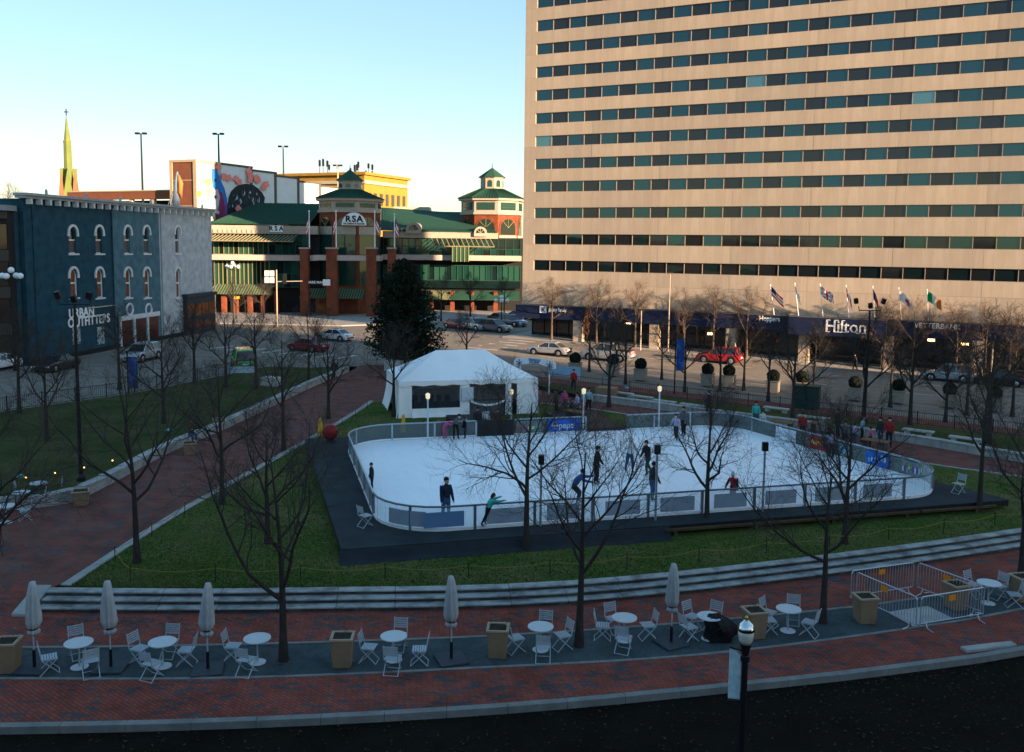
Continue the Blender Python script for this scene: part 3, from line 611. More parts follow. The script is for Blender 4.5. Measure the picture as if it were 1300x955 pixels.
# cornice with brackets
MB().box(-.5, ULn + .4, -.75, .6, CZ + .26, CZ + .5).box(-.4, ULn + .3, -.5, .5, CZ + .02, CZ + .25).build('cornice', MAT['cornice'], store)
bk = MB().box(-.13, .13, -.62, -.1, -.5, 0).mesh('bracket', M('bracket_paint', (.55, .58, .60), .7))
for k in range(27): inst('bracket', bk, store, (.4 + k * (ULn - .8) / 26, 0, CZ + .0))
for k in range(6): MB().lathe([(.14, 0), (.12, .35), (.02, .55)], 8).build('cornice_finial', MAT['cornice'], store).location = (3 + k * (ULn - 6) / 5, -.3, CZ + .5)
# ground floor: sign, shop windows, roundels
u, z = uo(104, 396); text('URBAN', 1.3, .05, MAT['sign_white'], store, (uo(103, 397)[0], -.07, uo(103, 397.5)[1]), name='sign_lettering', bold=.03, xs=1.0)
text('OUTFITTERS', 1.3, .05, MAT['sign_white'], store, (uo(113, 406)[0], -.07, uo(113, 407.5)[1]), name='sign_lettering', bold=.03, xs=1.0)
ua, za = uo(113, 391); MB().box(ua - .5, ua + 4.5, -.2, -.06, za - .06, za + .06).build('sign_lamp_bar', MAT['steel'], store)
for px in (96, 127):
    u, z1 = uo(px, 415); z0 = uo(px, 437)[1]; MB().box(u - .62, u + .62, -.08, -.01, z0, z1).build('mural_window', M('pale_ornament', (.42, .47, .48), .6, (.04, .05, .055), 5, contrast=(.45, .55)), store)
a0, z1 = uo(151, 402); a1 = uo(202, 402)[0]; z0 = uo(178, 436)[1]
MB().box(a0, a1, -.14, -.01, z1 - .5, z1).build('shop_lintel', MAT['store_trim'], store)
n = 3
for k in range(n):
    x0, x1 = a0 + (a1 - a0) * k / n, a0 + (a1 - a0) * (k + 1) / n
    MB().box(x0 + .3, x1 - .3, -.06, -.01, .1, z1 - .55).build('shop_window', M('shop_interior', (.10, .018, .014), .15, (.03, .01, .01), .6), store)
    MB().box(x0 - .02, x0 + .26, -.16, -.01, 0, z1 - .51).build('pilaster', MAT['store_trim'], store)
for px in (164, 188):
    u, z = uo(px, 393); MB().tube([(u + .62 * math.cos(t * math.pi / 8), -.06, z + .62 * math.sin(t * math.pi / 8)) for t in range(17)], .14, 5).build('roundel', MAT['store_trim'], store)
a0, z1 = uo(232, 378); a1 = uo(268, 378)[0]
MB().box(a0, a1, -.5, -.01, -.3, z1).build('corner_shop', M('iron_front', (.03, .045, .055), .6), store); MB().box(a0 - .2, a1 + .2, -.75, -.02, z1 + .002, z1 + .4).build('corner_shop_cornice', MAT['iron_front'], store)
for k in range(4):
    x = a0 + (a1 - a0) * (k + .5) / 4; MB().box(x - .8, x + .8, -.57, -.505, z1 - 2.4, z1 - .9).build('corner_shop_transom', MAT['warm_pane'], store)
for k in range(2):
    x = a0 + (a1 - a0) * (k + .5) / 2; MB().box(x - 1.9, x + 1.9, -.57, -.505, .5, z1 - 3.0).build('corner_shop_window', MAT['shop_interior'], store)
MB().box(.2, ULn - .2, -.1, -.005, -.3, .35).build('plinth', MAT['reveal_dark'], store)

# dark glass office block at the left edge
A, B = Vector((-62, 79.4, 0)), Vector((-44.9, 82.0, 0)); od = (B - A).normalized(); ol = (B - A).length
off = thing('glass_office', 'dark brown glass office block left of the blue brick store', 'building', A, math.atan2(od.y, od.x))
MB().box(0, ol, .3, 2.1, -.3, 14.0).build('wall', MAT['reveal_dark'], off)
gm = mat_glass('bronze_glass', (.045, .033, .024), .25, .06, .2)
for r_ in range(4):
    if r_ == 3: MB().box(0, ol, .1, .29, 13.3, 14.0).build('spandrel', M('bronze', (.06, .05, .042), .5), off)
    for k in range(6): MB().box(ol / 6 * k + .06, ol / 6 * (k + 1) - .06, .2, .28, 3.3 * r_ + .7, 3.3 * r_ + 2.9).build('pane', gm, off)
    if r_ < 3: MB().box(0, ol, .1, .29, 3.3 * r_ + 2.95, 3.3 * r_ + 3.95).build('spandrel', M('bronze', (.06, .05, .042), .5), off)
MB().box(-.3, ol + .2, -.3, 2.1, 14.01, 14.5).build('roof_edge', M('roof_edge', (.25, .27, .29), .5), off)
MB().box(6, 11, .6, 1.9, 14.501, 15.6).build('roof_unit', MAT['roof_edge'], off)
# ---------------------------------------------------------------- market hall with two brick rotundas
YF = 160.0; HY = 150.0                 # main front, and the depth of the wing being built (the left wing stands forward)
def FX(px, Y=None): return aty(px, 320, Y or HY).x
def FZ(px, py, Y=None): return aty(px, py, Y or HY).z
hall = thing('market_hall', 'green roofed brick and glass market hall with two octagonal towers', 'building', (FX(445, YF), YF, 0))
hx = hall.location.x
def hb(name, mat, px0, px1, py0, py1, d0=0.0, d1=.4, Y=None, parent=None):   # box between two photo columns and rows, from depth d0 to d1 behind the front
    Y = Y or HY; z0, z1 = FZ((px0 + px1) / 2, max(py0, py1), Y), FZ((px0 + px1) / 2, min(py0, py1), Y)
    return MB().box(FX(px0, Y) - hx, FX(px1, Y) - hx, Y - YF + d0, Y - YF + d1, z0, z1).build(name, MAT[mat], parent or hall)
mat_brick('hall_brick', (.26, .062, .028), (.21, .05, .024), (.18, .085, .055), .24, .08, 0, vertical=True)
M('hall_stone', (.40, .34, .275), .85, (.33, .28, .225), 2); M('hall_band', (.46, .37, .32), .85, (.38, .31, .27), 2)
M('green_roof', (.026, .078, .050), .8, (.018, .062, .04), 1.5, spec=.12); M('green_frame', (.02, .06, .045), .5); M('gold_frame', (.20, .18, .075), .6)
mat_glass('hall_glass', (.012, .055, .045), .25, .05, .3); mat_glass('hall_glass_lit', (.022, .085, .06), .2, .1, .3); mat_glass('hall_glass_dark', (.006, .016, .015), .1, .08, .3)
Z0 = -.2
# back body
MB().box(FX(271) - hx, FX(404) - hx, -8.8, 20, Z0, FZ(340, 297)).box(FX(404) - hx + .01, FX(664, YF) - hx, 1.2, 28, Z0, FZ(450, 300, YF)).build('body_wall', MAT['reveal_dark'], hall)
# left wing
dy = HY - YF
hb('wing_cornice', 'hall_stone', 270, 404, 286.5, 297, -.3, 1.2); hb('floor_band', 'hall_band', 270, 404, 323.5, 330.5, -1.6, 1.15); hb('floor_band', 'hall_band', 486, 662, 324, 330.5, -1.6, 1.15, YF); hb('floor_band', 'hall_band', 404, 487, 324, 330.5, -4.0, -1.2, 149.0)
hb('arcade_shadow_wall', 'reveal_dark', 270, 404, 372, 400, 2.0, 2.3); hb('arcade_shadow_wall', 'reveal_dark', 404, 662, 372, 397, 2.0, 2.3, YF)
xa, xb = FX(270) - hx, FX(404) - hx
for k in range(22):
    x = xa + (xb - xa) * (k + .5) / 22; MB().box(x - .14, x + .14, dy - .42, dy - .31, FZ(340, 296), FZ(340, 292)).build('dentil', MAT['hall_stone'], hall)
aw = MB()                                # sloping glazed lattice under the cornice
for k in range(23):
    x = xa + (xb - xa) * .80 * k / 22; aw.bar((x, dy - .3, FZ(300, 298)), (x - .9, dy - 2.6, FZ(300, 306)), .12)
aw.bar((xa, dy - 2.6, FZ(300, 306)), (xa + (xb - xa) * .8, dy - 2.6, FZ(300, 306)), .16); aw.build('lattice_canopy', M('lattice', (.22, .19, .11), .7), hall)
MB().slab([(xa, dy - .28, FZ(300, 299)), (xa + (xb - xa) * .8, dy - .28, FZ(300, 299)), (xa + (xb - xa) * .8, dy - 2.5, FZ(300, 306.6)), (xa, dy - 2.5, FZ(300, 306.6))], (0, 0, -.06)).build('canopy_glazing', MAT['hall_glass_lit'], hall)
def glaze(px0, px1, py0, py1, n, frame, d=0.3, lit=.35, split=0, seed=1, thick=.10):
    d += HY - YF; r2 = random.Random(seed); x0, x1 = FX(px0) - hx, FX(px1) - hx; z1, z0 = FZ((px0 + px1) / 2, py0), FZ((px0 + px1) / 2, py1); f = MB()
    for k in range(n):
        a, b = x0 + (x1 - x0) * k / n, x0 + (x1 - x0) * (k + 1) / n
        for s in range(split + 1):
            za, zb = z0 + (z1 - z0) * s / (split + 1), z0 + (z1 - z0) * (s + 1) / (split + 1)
            MB().box(a + .05, b - .05, d, d + .05, za + .04, zb - .04).build('pane', MAT['hall_glass_lit' if r2.random() < lit else ('hall_glass' if r2.random() < .6 else 'hall_glass_dark')], hall)
        f.box(a - thick / 2, a + thick / 2, d - .12, d + .02, z0, z1)
    f.box(x1 - thick / 2, x1 + thick / 2, d - .12, d + .02, z0, z1)
    for s in range(split + 2): f.box(x0, x1, d - .1, d + .01, z0 + (z1 - z0) * s / (split + 1) - .05, z0 + (z1 - z0) * s / (split + 1) + .05)
    f.build('mullions', MAT[frame], hall)
glaze(271, 340, 306, 323, 11, 'gold_frame', .3, .45, 0, 1); glaze(341, 392, 299, 323, 6, 'green_frame', .3, .1, 1, 2)
glaze(271, 341, 331, 362, 13, 'gold_frame', .3, .45, 0, 3, .14); glaze(342, 387, 331, 365, 5, 'green_frame', .3, .15, 1, 4)
HY = YF; dy = 0.0
# balcony rails above the band
for px0, px1 in ((486, 584),):
    f = MB(); x0, x1 = FX(px0) - hx, FX(px1) - hx; z0 = FZ(440, 324); n = int((x1 - x0) / .35); dy = HY - YF
    for k in range(n + 1): f.box(x0 + (x1 - x0) * k / n - .02, x0 + (x1 - x0) * k / n + .02, dy - 1.5, dy - 1.46, z0 + .002, z0 + 1.0)
    f.box(x0, x1, dy - 1.52, dy - 1.44, z0 + 1.0, z0 + 1.08).build('balcony_rail', MAT['green_frame'], hall)
# striped awnings over the arcade
M('awning_light', (.16, .18, .09), .8); M('awning_green', (.02, .07, .045), .7)
def awning(px0, px1, py0, py1, n, name='awning'):
    x0, x1 = FX(px0) - hx, FX(px1) - hx; za, zb = FZ(300, py0), FZ(300, py1); mb = MB(); dy = HY - YF
    for k in range(n): mb.slab([(x0 + (x1 - x0) * k / n, dy + .2, za), (x0 + (x1 - x0) * (k + 1) / n - .003, dy + .2, za), (x0 + (x1 - x0) * (k + 1) / n - .003, dy - 2.6, zb), (x0 + (x1 - x0) * k / n, dy - 2.6, zb)], (0, 0, -.07), k % 2)
    mb.build(name, [MAT['awning_light'], MAT['awning_green']], hall)
HY = 150.0; awning(271, 346, 361, 372, 44); HY = 149.0; awning(384, 464, 365, 376, 48); HY = YF; awning(486, 660, 366, 376, 2)
# roofs: left wing hip, right wing long slope
def roof_face(pts, name='roof_slope', seams=24, mat='green_roof'):
    P = [Vector(p) for p in pts]; nrm = (P[1] - P[0]).cross(P[3] - P[0]).normalized()
    if nrm.z < 0: nrm = -nrm
    o = MB().slab(P, nrm * .12).build(name, MAT[mat], hall); clean(o)
    s = MB()
    for k in range(1, seams):
        a, b = P[0].lerp(P[1], k / seams), P[3].lerp(P[2], k / seams); s.bar(a + nrm * .14, b + nrm * .14, .07, .12)
    s.build('roof_seams', MAT[mat], o)
zl, zr = FZ(340, 285, 150), FZ(340, 259, 162)
x0, x1, xr = FX(268, 150) - hx, FX(410, 160) - hx, FX(327, 162) - hx
roof_face([(x0, -10.6, zl), (x1, -10.6, zl), (x1, 2, zr), (xr, 2, zr)], seams=40)
MB().slab([(x0, -10.6, zl), (xr, 2, zr), (x0 + 1, 6, zl)], (0, 0, .1)).build('roof_hip', MAT['green_roof'], hall)
roof_face([(xr, 2.05, zr), (x1, 2.05, zr), (x1, 16, zl), (xr + 1, 16, zl)], seams=10)
hb('wing_cornice', 'hall_stone', 486, 632, 294, 302.5, -.3, 1.2)
za, zb = FZ(550, 293.5), FZ(550, 271, YF + 16)
roof_face([(FX(484) - hx, -.5, za), (FX(632) - hx, -.5, za - .2), (FX(590, YF + 16) - hx, 16, zb - .1), (FX(484, YF + 16) - hx, 16, zb + .9)], seams=44)
MB().box(FX(500, YF + 17) - hx, FX(545, YF + 17) - hx, 16.5, 22, zb - 2, zb + 1.2).build('roof_block', M('sage', (.40, .42, .30), .7), hall)
MB().box(FX(551, YF + 17) - hx, FX(590, YF + 17) - hx, 18, 22, zb - 2, zb + .4).build('roof_block', M('blue_roof', (.10, .16, .22), .6), hall)
glaze(486, 584, 303, 323, 12, 'green_frame', .3, .15, 1, 5); glaze(584, 661, 303, 330, 8, 'green_frame', .3, .1, 1, 6)
glaze(486, 661, 337, 356, 24, 'green_frame', .3, .35, 0, 7); hb('lower_wall', 'hall_glass_dark', 486, 661, 356.5, 366, .3, .6)
aw = MB()
x0, x1 = FX(548) - hx, FX(622) - hx
for k in range(13): x = x0 + (x1 - x0) * k / 12; aw.bar((x, -.3, FZ(580, 303)), (x + .8, -3, FZ(580, 313)), .14)
aw.bar((x0, -3, FZ(580, 313)), (x1 + .8, -3, FZ(580, 313)), .16); aw.build('lattice_canopy', MAT['lattice'], hall)
MB().box(FX(576) - hx, FX(596) - hx, -2.9, -.2, FZ(585, 332), FZ(585, 312)).build('glass_bay', MAT['hall_glass_lit'], hall)
f = MB()
for k in range(5): x = FX(576 + 5 * k) - hx; f.box(x - .08, x + .08, -3.0, -2.92, FZ(585, 332), FZ(585, 312))
f.build('bay_mullions', MAT['gold_frame'], hall)
# arched dormers
def arch_dormer(px, py, rpx, name='arched_dormer', y=-.8):
    x, z, r = FX(px) - hx, FZ(px, py), rpx * YF / F_PX
    pts = [(x + r * math.cos(math.pi * k / 12), y, z + r * math.sin(math.pi * k / 12)) for k in range(13)]
    o = MB().slab([(x + r, y, z - .6)] + pts + [(x - r, y, z - .6)], (0, 6, 0)).build(name, MAT['hall_stone'], hall); clean(o)
    pts = [(x + r * .68 * math.cos(math.pi * k / 12), y - .05, z + r * .68 * math.sin(math.pi * k / 12)) for k in range(13)]
    MB().slab(pts, (0, .045, 0)).build('pane', MAT['hall_glass_dark'], o)
    f = MB()
    for k in (3, 6, 9): f.bar((x, y - .09, z), (x + r * .68 * math.cos(math.pi * k / 12), y - .09, z + r * .68 * math.sin(math.pi * k / 12)), .07)
    f.build('mullions', MAT['hall_stone'], o)
arch_dormer(525.5, 292, 9.5); arch_dormer(610, 296, 8)
# octagonal towers
def rotunda(pcx, rpx, y_c, rows_, rot, lit):
    """rows_: eave, drum bottom, brick bottom, cupola base, cupola eave, peak (photo rows)"""
    cx, r = FX(pcx, y_c) - hx, rpx * y_c / F_PX; yl = y_c - YF
    Z = [FZ(pcx, p, y_c - r * .6) for p in rows_]; oc = math.pi / 8
    def ring(rr, z): return [(cx + rr * math.cos(oc + rot + k * math.pi / 4), yl + rr * math.sin(oc + rot + k * math.pi / 4), z) for k in range(8)]
    t = MB().lathe([(r * .93, Z0), (r * .93, Z[1])], 8, (cx, yl, 0), rot=oc + rot).build('tower_brick', MAT['hall_brick'], hall)
    d = MB().lathe([(r * .95, Z[1] + .005), (r * .95, Z[0] - .45), (r * 1.04, Z[0] - .4), (r * 1.04, Z[0])], 8, (cx, yl, 0), rot=oc + rot).build('tower_drum', MAT['hall_stone'], hall)
    MB().lathe([(r * .99, Z[1] - .25), (r * .99, Z[1] + .12)], 8, (cx, yl, 0), rot=oc + rot).build('drum_ledge', MAT['hall_stone'], d)
    rc = r * .36
    rf = MB().lathe([(r * 1.08, Z[0] + .01), (rc * 1.05, Z[3])], 8, (cx, yl, 0), rot=oc + rot).build('tower_roof', MAT['green_roof'], hall)
    sm_ = MB()
    for k in range(8):
        A, B = ring(r * 1.08, Z[0] + .06)[k], ring(rc * 1.05, Z[3] + .05)[k]; A2, B2 = ring(r * 1.08, Z[0] + .06)[(k + 1) % 8], ring(rc * 1.05, Z[3] + .05)[(k + 1) % 8]
        for j in range(9): sm_.bar(Vector(A).lerp(Vector(A2), j / 9), Vector(B).lerp(Vector(B2), j / 9), .07, .1)
    sm_.build('roof_seams', MAT['green_roof'], rf)
    cb = MB().lathe([(rc, Z[3] - .2), (rc, Z[4] - .15), (rc * 1.12, Z[4] - .1), (rc * 1.12, Z[4])], 8, (cx, yl, 0), rot=oc + rot).build('cupola', MAT['hall_stone'], hall)
    MB().lathe([(rc * 1.22, Z[4] + .01), (.05, Z[5])], 8, (cx, yl, 0), rot=oc + rot).build('cupola_roof', MAT['green_roof'], hall)
    MB().tube([(cx, yl, Z[5] - .1), (cx, yl, Z[5] + .9)], [.09, .03], 6).build('finial', MAT['green_roof'], hall)
    for k in range(8):
        a = rot + (k + 1) * math.pi / 4 ; nx_, ny_ = math.cos(a), math.sin(a)
        if ny_ > .3: continue
        q = Vector((nx_, ny_, 0)); tvec = Vector((-ny_, nx_, 0)); ap = math.cos(oc)
        def plate(rr, half, z0, z1, name, mat, par, th=.06, arch=False):
            c = Vector((cx, yl, 0)) + q * (rr * ap + .01); pts = [c - tvec * half + Vector((0, 0, z0)), c + tvec * half + Vector((0, 0, z0))]
            if arch: pts += [c + tvec * half * math.cos(math.pi * j / 8) + Vector((0, 0, z1 - half + half * math.sin(math.pi * j / 8))) for j in range(9)]
            else: pts += [c + tvec * half + Vector((0, 0, z1)), c - tvec * half + Vector((0, 0, z1))]
            return clean(MB().slab(pts, q * th).build(name, MAT[mat], par))
        hw = r * .95 * math.sin(oc)
        pw = plate(r * .95, hw * .72, Z[1] + .55, Z[0] - .75, 'drum_window', 'hall_glass', hall, .05)
        f = MB()
        c = Vector((cx, yl, 0)) + q * (r * .95 * ap + .08)
        for j in range(-4, 5): f.bar(c + tvec * hw * .72 * j / 4 + Vector((0, 0, Z[1] + .55)), c + tvec * hw * .72 * j / 4 + Vector((0, 0, Z[0] - .75)), .06)
        for zz in (.33, .66): z_ = Z[1] + .55 + zz * (Z[0] - Z[1] - 1.3); f.bar(c - tvec * hw * .72 + Vector((0, 0, z_)), c + tvec * hw * .72 + Vector((0, 0, z_)), .06)
        f.build('mullions', MAT['green_frame'], pw)
        plate(rc, rc * math.sin(oc) * .5, Z[3] + .35, Z[4] - .5, 'cupola_window', 'hall_glass', cb, .05, True)
        plate(r * .93, hw * .86, Z[2] - .1, Z[1] - .75, 'arch_surround', 'hall_stone' if lit else 'hall_brick', hall, .10, True)
        aw_ = plate(r * .93 + .12, hw * .72, Z[2], Z[1] - 1.0, 'arch_window', 'hall_glass_dark', hall, .05, True)
        f = MB(); c = Vector((cx, yl, 0)) + q * ((r * .93 + .12) * ap + .1); zc = Z[1] - 1.0 - hw * .72
        for j in (2, 4, 6): f.bar(c + Vector((0, 0, zc)), c + tvec * hw * .72 * math.cos(math.pi * j / 8) + Vector((0, 0, zc + hw * .72 * math.sin(math.pi * j / 8))), .08)
        f.build('mullions', MAT['gold_frame'], aw_)
        plate(r * .93, hw * .86, Z[2] - 1.4, Z[2] - .12, 'tower_spandrel', 'hall_stone', hall, .11)
        g1 = plate(r * .93, hw * .8, Z[2] - 4.6, Z[2] - 1.45, 'tower_window', 'hall_glass', hall, .06)
        plate(r * .93, hw * .8, 4.6, 8.6, 'tower_window', 'hall_glass', hall, .06)
    return cx, yl, r, Z
cR = rotunda(445, 41.5, 154.0, (252, 268, 287, 240, 228, 213), 0, False)
rotunda(624, 41, YF + 9, (252, 271, 298, 239, 224, 211), R(-10), False)
# semicircular sign on the central tower
SGY = 147.6 - YF; sx, sz, sr = FX(449.5, 147.6) - hx, FZ(449.5, 286, 147.6), 15.5 * 147.6 / F_PX
sg = clean(MB().slab([(sx + sr * math.cos(math.pi * k / 20), SGY, sz + sr * 1.02 * math.sin(math.pi * k / 20)) for k in range(21)], (0, .12, 0)).build('tower_sign', MAT['white_paint'], hall))
M('sign_black', (.012, .012, .012), .5)
for ch, dx in (('R', -1.0), ('S', 0.02), ('A', 1.02)): text(ch, 1.35, .05, MAT['sign_black'], sg, (sx + dx * .92, SGY - .035, sz + .95), bold=.05, xs=1.05)
text('Tax, Realtors & Accounts', .42, .05, MAT['sign_black'], sg, (sx, SGY - .035, sz + .25), bold=.012, xs=.78)
MB().box(sx - sr * .92, sx + sr * .92, SGY + .02, SGY + .1, sz - .06, sz - .005).build('sign_base', MAT['hall_stone'], hall)
for px, py in ((352, 290.5), (508, 293)):
    HY = 150.0 if px < 400 else YF
    b = hb('small_sign', 'white_paint' if px < 400 else 'hall_stone', px - 8.5, px + 8.5, py - 4, py + 4, -.45, -.31); text('R S A', 1.0, .04, MAT['sign_black'], b, (FX(px) - hx, HY - YF - .475, FZ(px, py)), bold=.03)
HY = YF
# brick piers with flag poles in front, portico below
for i, (px, w_) in enumerate(((393, 10), (427, 13), (476, 12), (501, 9))):
    o = hb('portico_pier', 'hall_brick', px - w_ / 2, px + w_ / 2, 316, 400, -4.2, -2.7, 149.0); hb('pier_cap', 'hall_stone', px - w_ / 2 - .8, px + w_ / 2 + .8, 314.2, 316, -4.35, -2.55, 149.0)
    PY = 145.55 - YF; x, z0, z1 = FX(px, 145.6) - hx, FZ(px, 314.2, 145.6), FZ(px, 269 + (4 if i > 2 else 0), 145.6)
    MB().tube([(x, PY, z0), (x, PY, z1)], [.10, .07], 6).ball((x, PY, z1 + .1), .14, 8, 5).build('flag_pole', MAT['white_paint'], hall)
    fm = MB(); fr = random.Random(i)
    for a in range(7):
        for b in range(6): fm.v.append((x + .08 + a * .09 * (1 if i > 1 else -1), PY + .12 * math.sin(a * 1.3 + b * .5), z1 - .5 - b * .42 - a * .22))
    for a in range(6):
        for b in range(5): fm.f.append([a * 6 + b, a * 6 + b + 1, (a + 1) * 6 + b + 1, (a + 1) * 6 + b]); fm.m.append((1 if b % 2 else 0) if a > 1 or b > 2 else 2)
    fm.build('flag_cloth', [MAT['flag_r'], MAT['flag_w'], MAT['flag_b']], hall, smooth=True)
hb('entrance_sign', 'sign_black', 386, 416, 356, 361.5, -3.0, -2.75, 148.0); text('SQUARE MARKET', .55, .04, MAT['sign_white'], hall, (FX(401, 145) - hx, 145.0 - YF - .03, FZ(401, 358.7, 145)), bold=.012)
hb('entrance_sign', 'white_paint', 417, 426, 353.5, 361, -4.6, -4.45, 149.0)
for px in (285, 300, 318, 335, 352, 520, 548, 575, 600, 630): hb('arcade_column', 'hall_brick', px - 2.5, px + 2.5, 370, 398, -1.2, -.2, 150.0 if px < 400 else YF)
hb('entrance_glow', 'warm_pane', 402, 420, 378, 398, -1.2, -.9, 149.0)
hb('shop_sign', 'yellow', 299, 306, 375, 379, -1.3, -1.2, 150.0)

# ---------------------------------------------------------------- parking deck with mural
GD = Vector((.40, .917, 0)).normalized()
MC = aty(248.5, 205, 152.5); MC.z = 0
deck_b = thing('parking_deck', 'brown parking deck with long parapet and tall mural wall', 'parking deck', MC)
def onm(px, py): p = onpl(px, py, MC, MC + GD); return p - MC
M('deck_brown', (.24, .085, .045), .85, (.19, .07, .04), 1.2, .1, 20); M('deck_trim', (.52, .40, .25), .85, (.45, .34, .22), 2); M('mural_white', (.72, .73, .72), .8, (.64, .66, .66), .8); M('opening_dark', (.01, .01, .01), .95)
SD = Vector((-GD.y, GD.x, 0))            # along the front, to the left
def mp(t, s, z): return GD * t + SD * s + Vector((0, 0, z))
TZ = FZ(248.5, 205.5, 152.5)
tw = (aty(211, 230, 153).x - MC.x) / SD.x
# stair tower face with trims
m_ = MB().slab([mp(0, 0, 0), mp(0, tw, 0), mp(0, tw, TZ), mp(0, 0, TZ)], GD * 6); clean(m_.build('tower_wall', MAT['deck_brown'], deck_b))
for s0, s1 in ((-.15, .55), (tw - .6, tw)): clean(MB().slab([mp(-.12, s0, 8), mp(-.12, s1, 8), mp(-.12, s1, TZ), mp(-.12, s0, TZ)], GD * .11).build('trim', MAT['deck_trim'], deck_b))
clean(MB().slab([mp(-.14, -.15, TZ + .003), mp(-.14, tw, TZ + .003), mp(-.14, tw, TZ + .4), mp(-.14, -.15, TZ + .4)], GD * 6).build('trim', MAT['deck_trim'], deck_b))
for zz in (TZ - 3.0, TZ - 7.2): clean(MB().slab([mp(-.03, .56, zz), mp(-.03, tw - .61, zz), mp(-.03, tw - .61, zz + .12), mp(-.03, .56, zz + .12)], GD * .025).build('joint_trim', MAT['deck_trim'], deck_b))
# long parapet to the left, dark level and stub columns beneath
PZ1, PZ0 = FZ(130, 240.5, 154), FZ(130, 251, 154); fl = (aty(47, 240, 156).x - MC.x) / SD.x
clean(MB().slab([mp(1, tw + .01, PZ0), mp(1, fl, PZ0), mp(1, fl, PZ1), mp(1, tw + .01, PZ1)], GD * .6).build('parapet', MAT['deck_brown'], deck_b))
clean(MB().slab([mp(.9, tw + .01, PZ1 + .002), mp(.9, fl, PZ1 + .002), mp(.9, fl, PZ1 + .2), mp(.9, tw + .01, PZ1 + .2)], GD * .8).build('parapet_cap', MAT['deck_trim'], deck_b))
clean(MB().slab([mp(5, tw + .01, 0), mp(5, fl, 0), mp(5, fl, PZ0), mp(5, tw + .01, PZ0)], GD * 30).build('deck_interior', MAT['opening_dark'], deck_b))
for px in (143, 178, 210, 108):
    s = (aty(px, 255, 154).x - MC.x) / SD.x; clean(MB().slab([mp(1.1, s - .5, 6), mp(1.1, s + .3, 6), mp(1.1, s + .1, PZ0 - .002), mp(1.1, s - .5, PZ0 - .002)], GD * .6).build('deck_column', MAT['deck_trim'], deck_b))
clean(MB().slab([mp(1, tw + .01, 6), mp(1, fl, 6), mp(1, fl, PZ0 - 3), mp(1, tw + .01, PZ0 - 3)], GD * .6).build('parapet', MAT['deck_brown'], deck_b))
# mural wall: stepped panels running away to the right
segs = [(248.7, 320.3, 205.3), (320.6, 351, 217.5), (351.3, 380, 224.5), (380.3, 407.5, 231.5), (407.8, 432, 237.5)]
for i, (pa, pb, py) in enumerate(segs):
    a, b = onm(pa, py).dot(GD), onm(pb, py).dot(GD); z = onm(pa, py).z + MC.z
    parts_ = 2 if i == 0 else 1
    o = MB().slab([mp(a, 0, 5), mp(b, 0, 5), mp(b, 0, z), mp(a, 0, z)], SD * 3).build('mural_panel', MAT['mural_white'], deck_b); clean(o)
    clean(MB().slab([mp(a, -.12, z + .003), mp(b, -.12, z + .003), mp(b, -.12, z + .35), mp(a, -.12, z + .35)], SD * 3.1).build('wall_cap', M('cap_bronze', (.10, .085, .06), .7), deck_b))
    clean(MB().slab([mp(b - .75, -.05, 5), mp(b - .05, -.05, 5), mp(b - .05, -.05, z), mp(b - .75, -.05, z)], SD * .045).build('wall_rib', MAT['cap_bronze'], deck_b))
# painted figures on the mural: thin coats of paint standing a few millimetres off the wall
PC = dict(aqua=(.22, .50, .55), blue=(.02, .14, .40), wine=(.20, .025, .075), coral=(.72, .22, .17), orange=(.75, .28, .12), black=(.018, .022, .028), charcoal=(.05, .06, .07), yellow=(.75, .5, .05), violet=(.16, .06, .22), grey=(.35, .40, .40))
for k, c in PC.items(): M('paint_' + k, c, .7, tuple(min(1, v * 1.35) for v in c), 1.2)
layer = [0.0]
def paint(col, pts, name='mural_paint'):
    layer[0] += .004; L = [onm(px, py) - SD * (.02 + layer[0]) for px, py in pts]
    o = MB().slab(L, SD * .003).build(name, MAT['paint_' + col], deck_b); return clean(o)
def blob(col, cx, cy, rx, ry, n=14, j=.22, seed=0, name='mural_paint'):
    r2 = random.Random(seed); return paint(col, [(cx + rx * math.cos(2 * math.pi * k / n) * (1 + r2.uniform(-j, j)), cy + ry * math.sin(2 * math.pi * k / n) * (1 + r2.uniform(-j, j))) for k in range(n)], name)
blob('aqua', 260, 223, 6.5, 10, seed=1); blob('orange', 264, 231, 5, 5, seed=2); blob('yellow', 252.5, 246, 2.5, 4, seed=3); paint('coral', [(258, 240), (264, 245), (270, 243), (269, 239), (264, 242)])
paint('blue', [(268.5, 214), (275, 216), (278, 224), (281, 231), (285, 240), (288, 252), (289, 262), (287, 272), (283, 276), (281, 266), (281, 252), (277, 243), (270, 238), (268.5, 228)])
paint('wine', [(276, 240), (282, 246), (285, 258), (286, 272), (284, 281), (276, 282), (273, 276), (277, 266), (278, 256)])
paint('grey', [(270, 242), (276, 240), (279, 250), (277, 262), (272, 268), (269.5, 262)]); blob('black', 273, 250, 1.8, 2.6, seed=5); blob('black', 273, 229, 1.6, 2.2, seed=6)
blob('violet', 287, 268, 2.6, 9, seed=8); blob('black', 273, 276, 3.2, 5, seed=9); blob('aqua', 276.5, 270, 1.6, 2.2, seed=4)
paint('black', [(288, 278), (288, 262), (290, 250), (293, 243), (299, 237), (306, 234), (313, 233.5), (321, 235), (327, 239), (332, 244), (336, 251), (335, 258), (326, 262), (316, 268), (304, 275), (294, 281)])
r2 = random.Random(12)
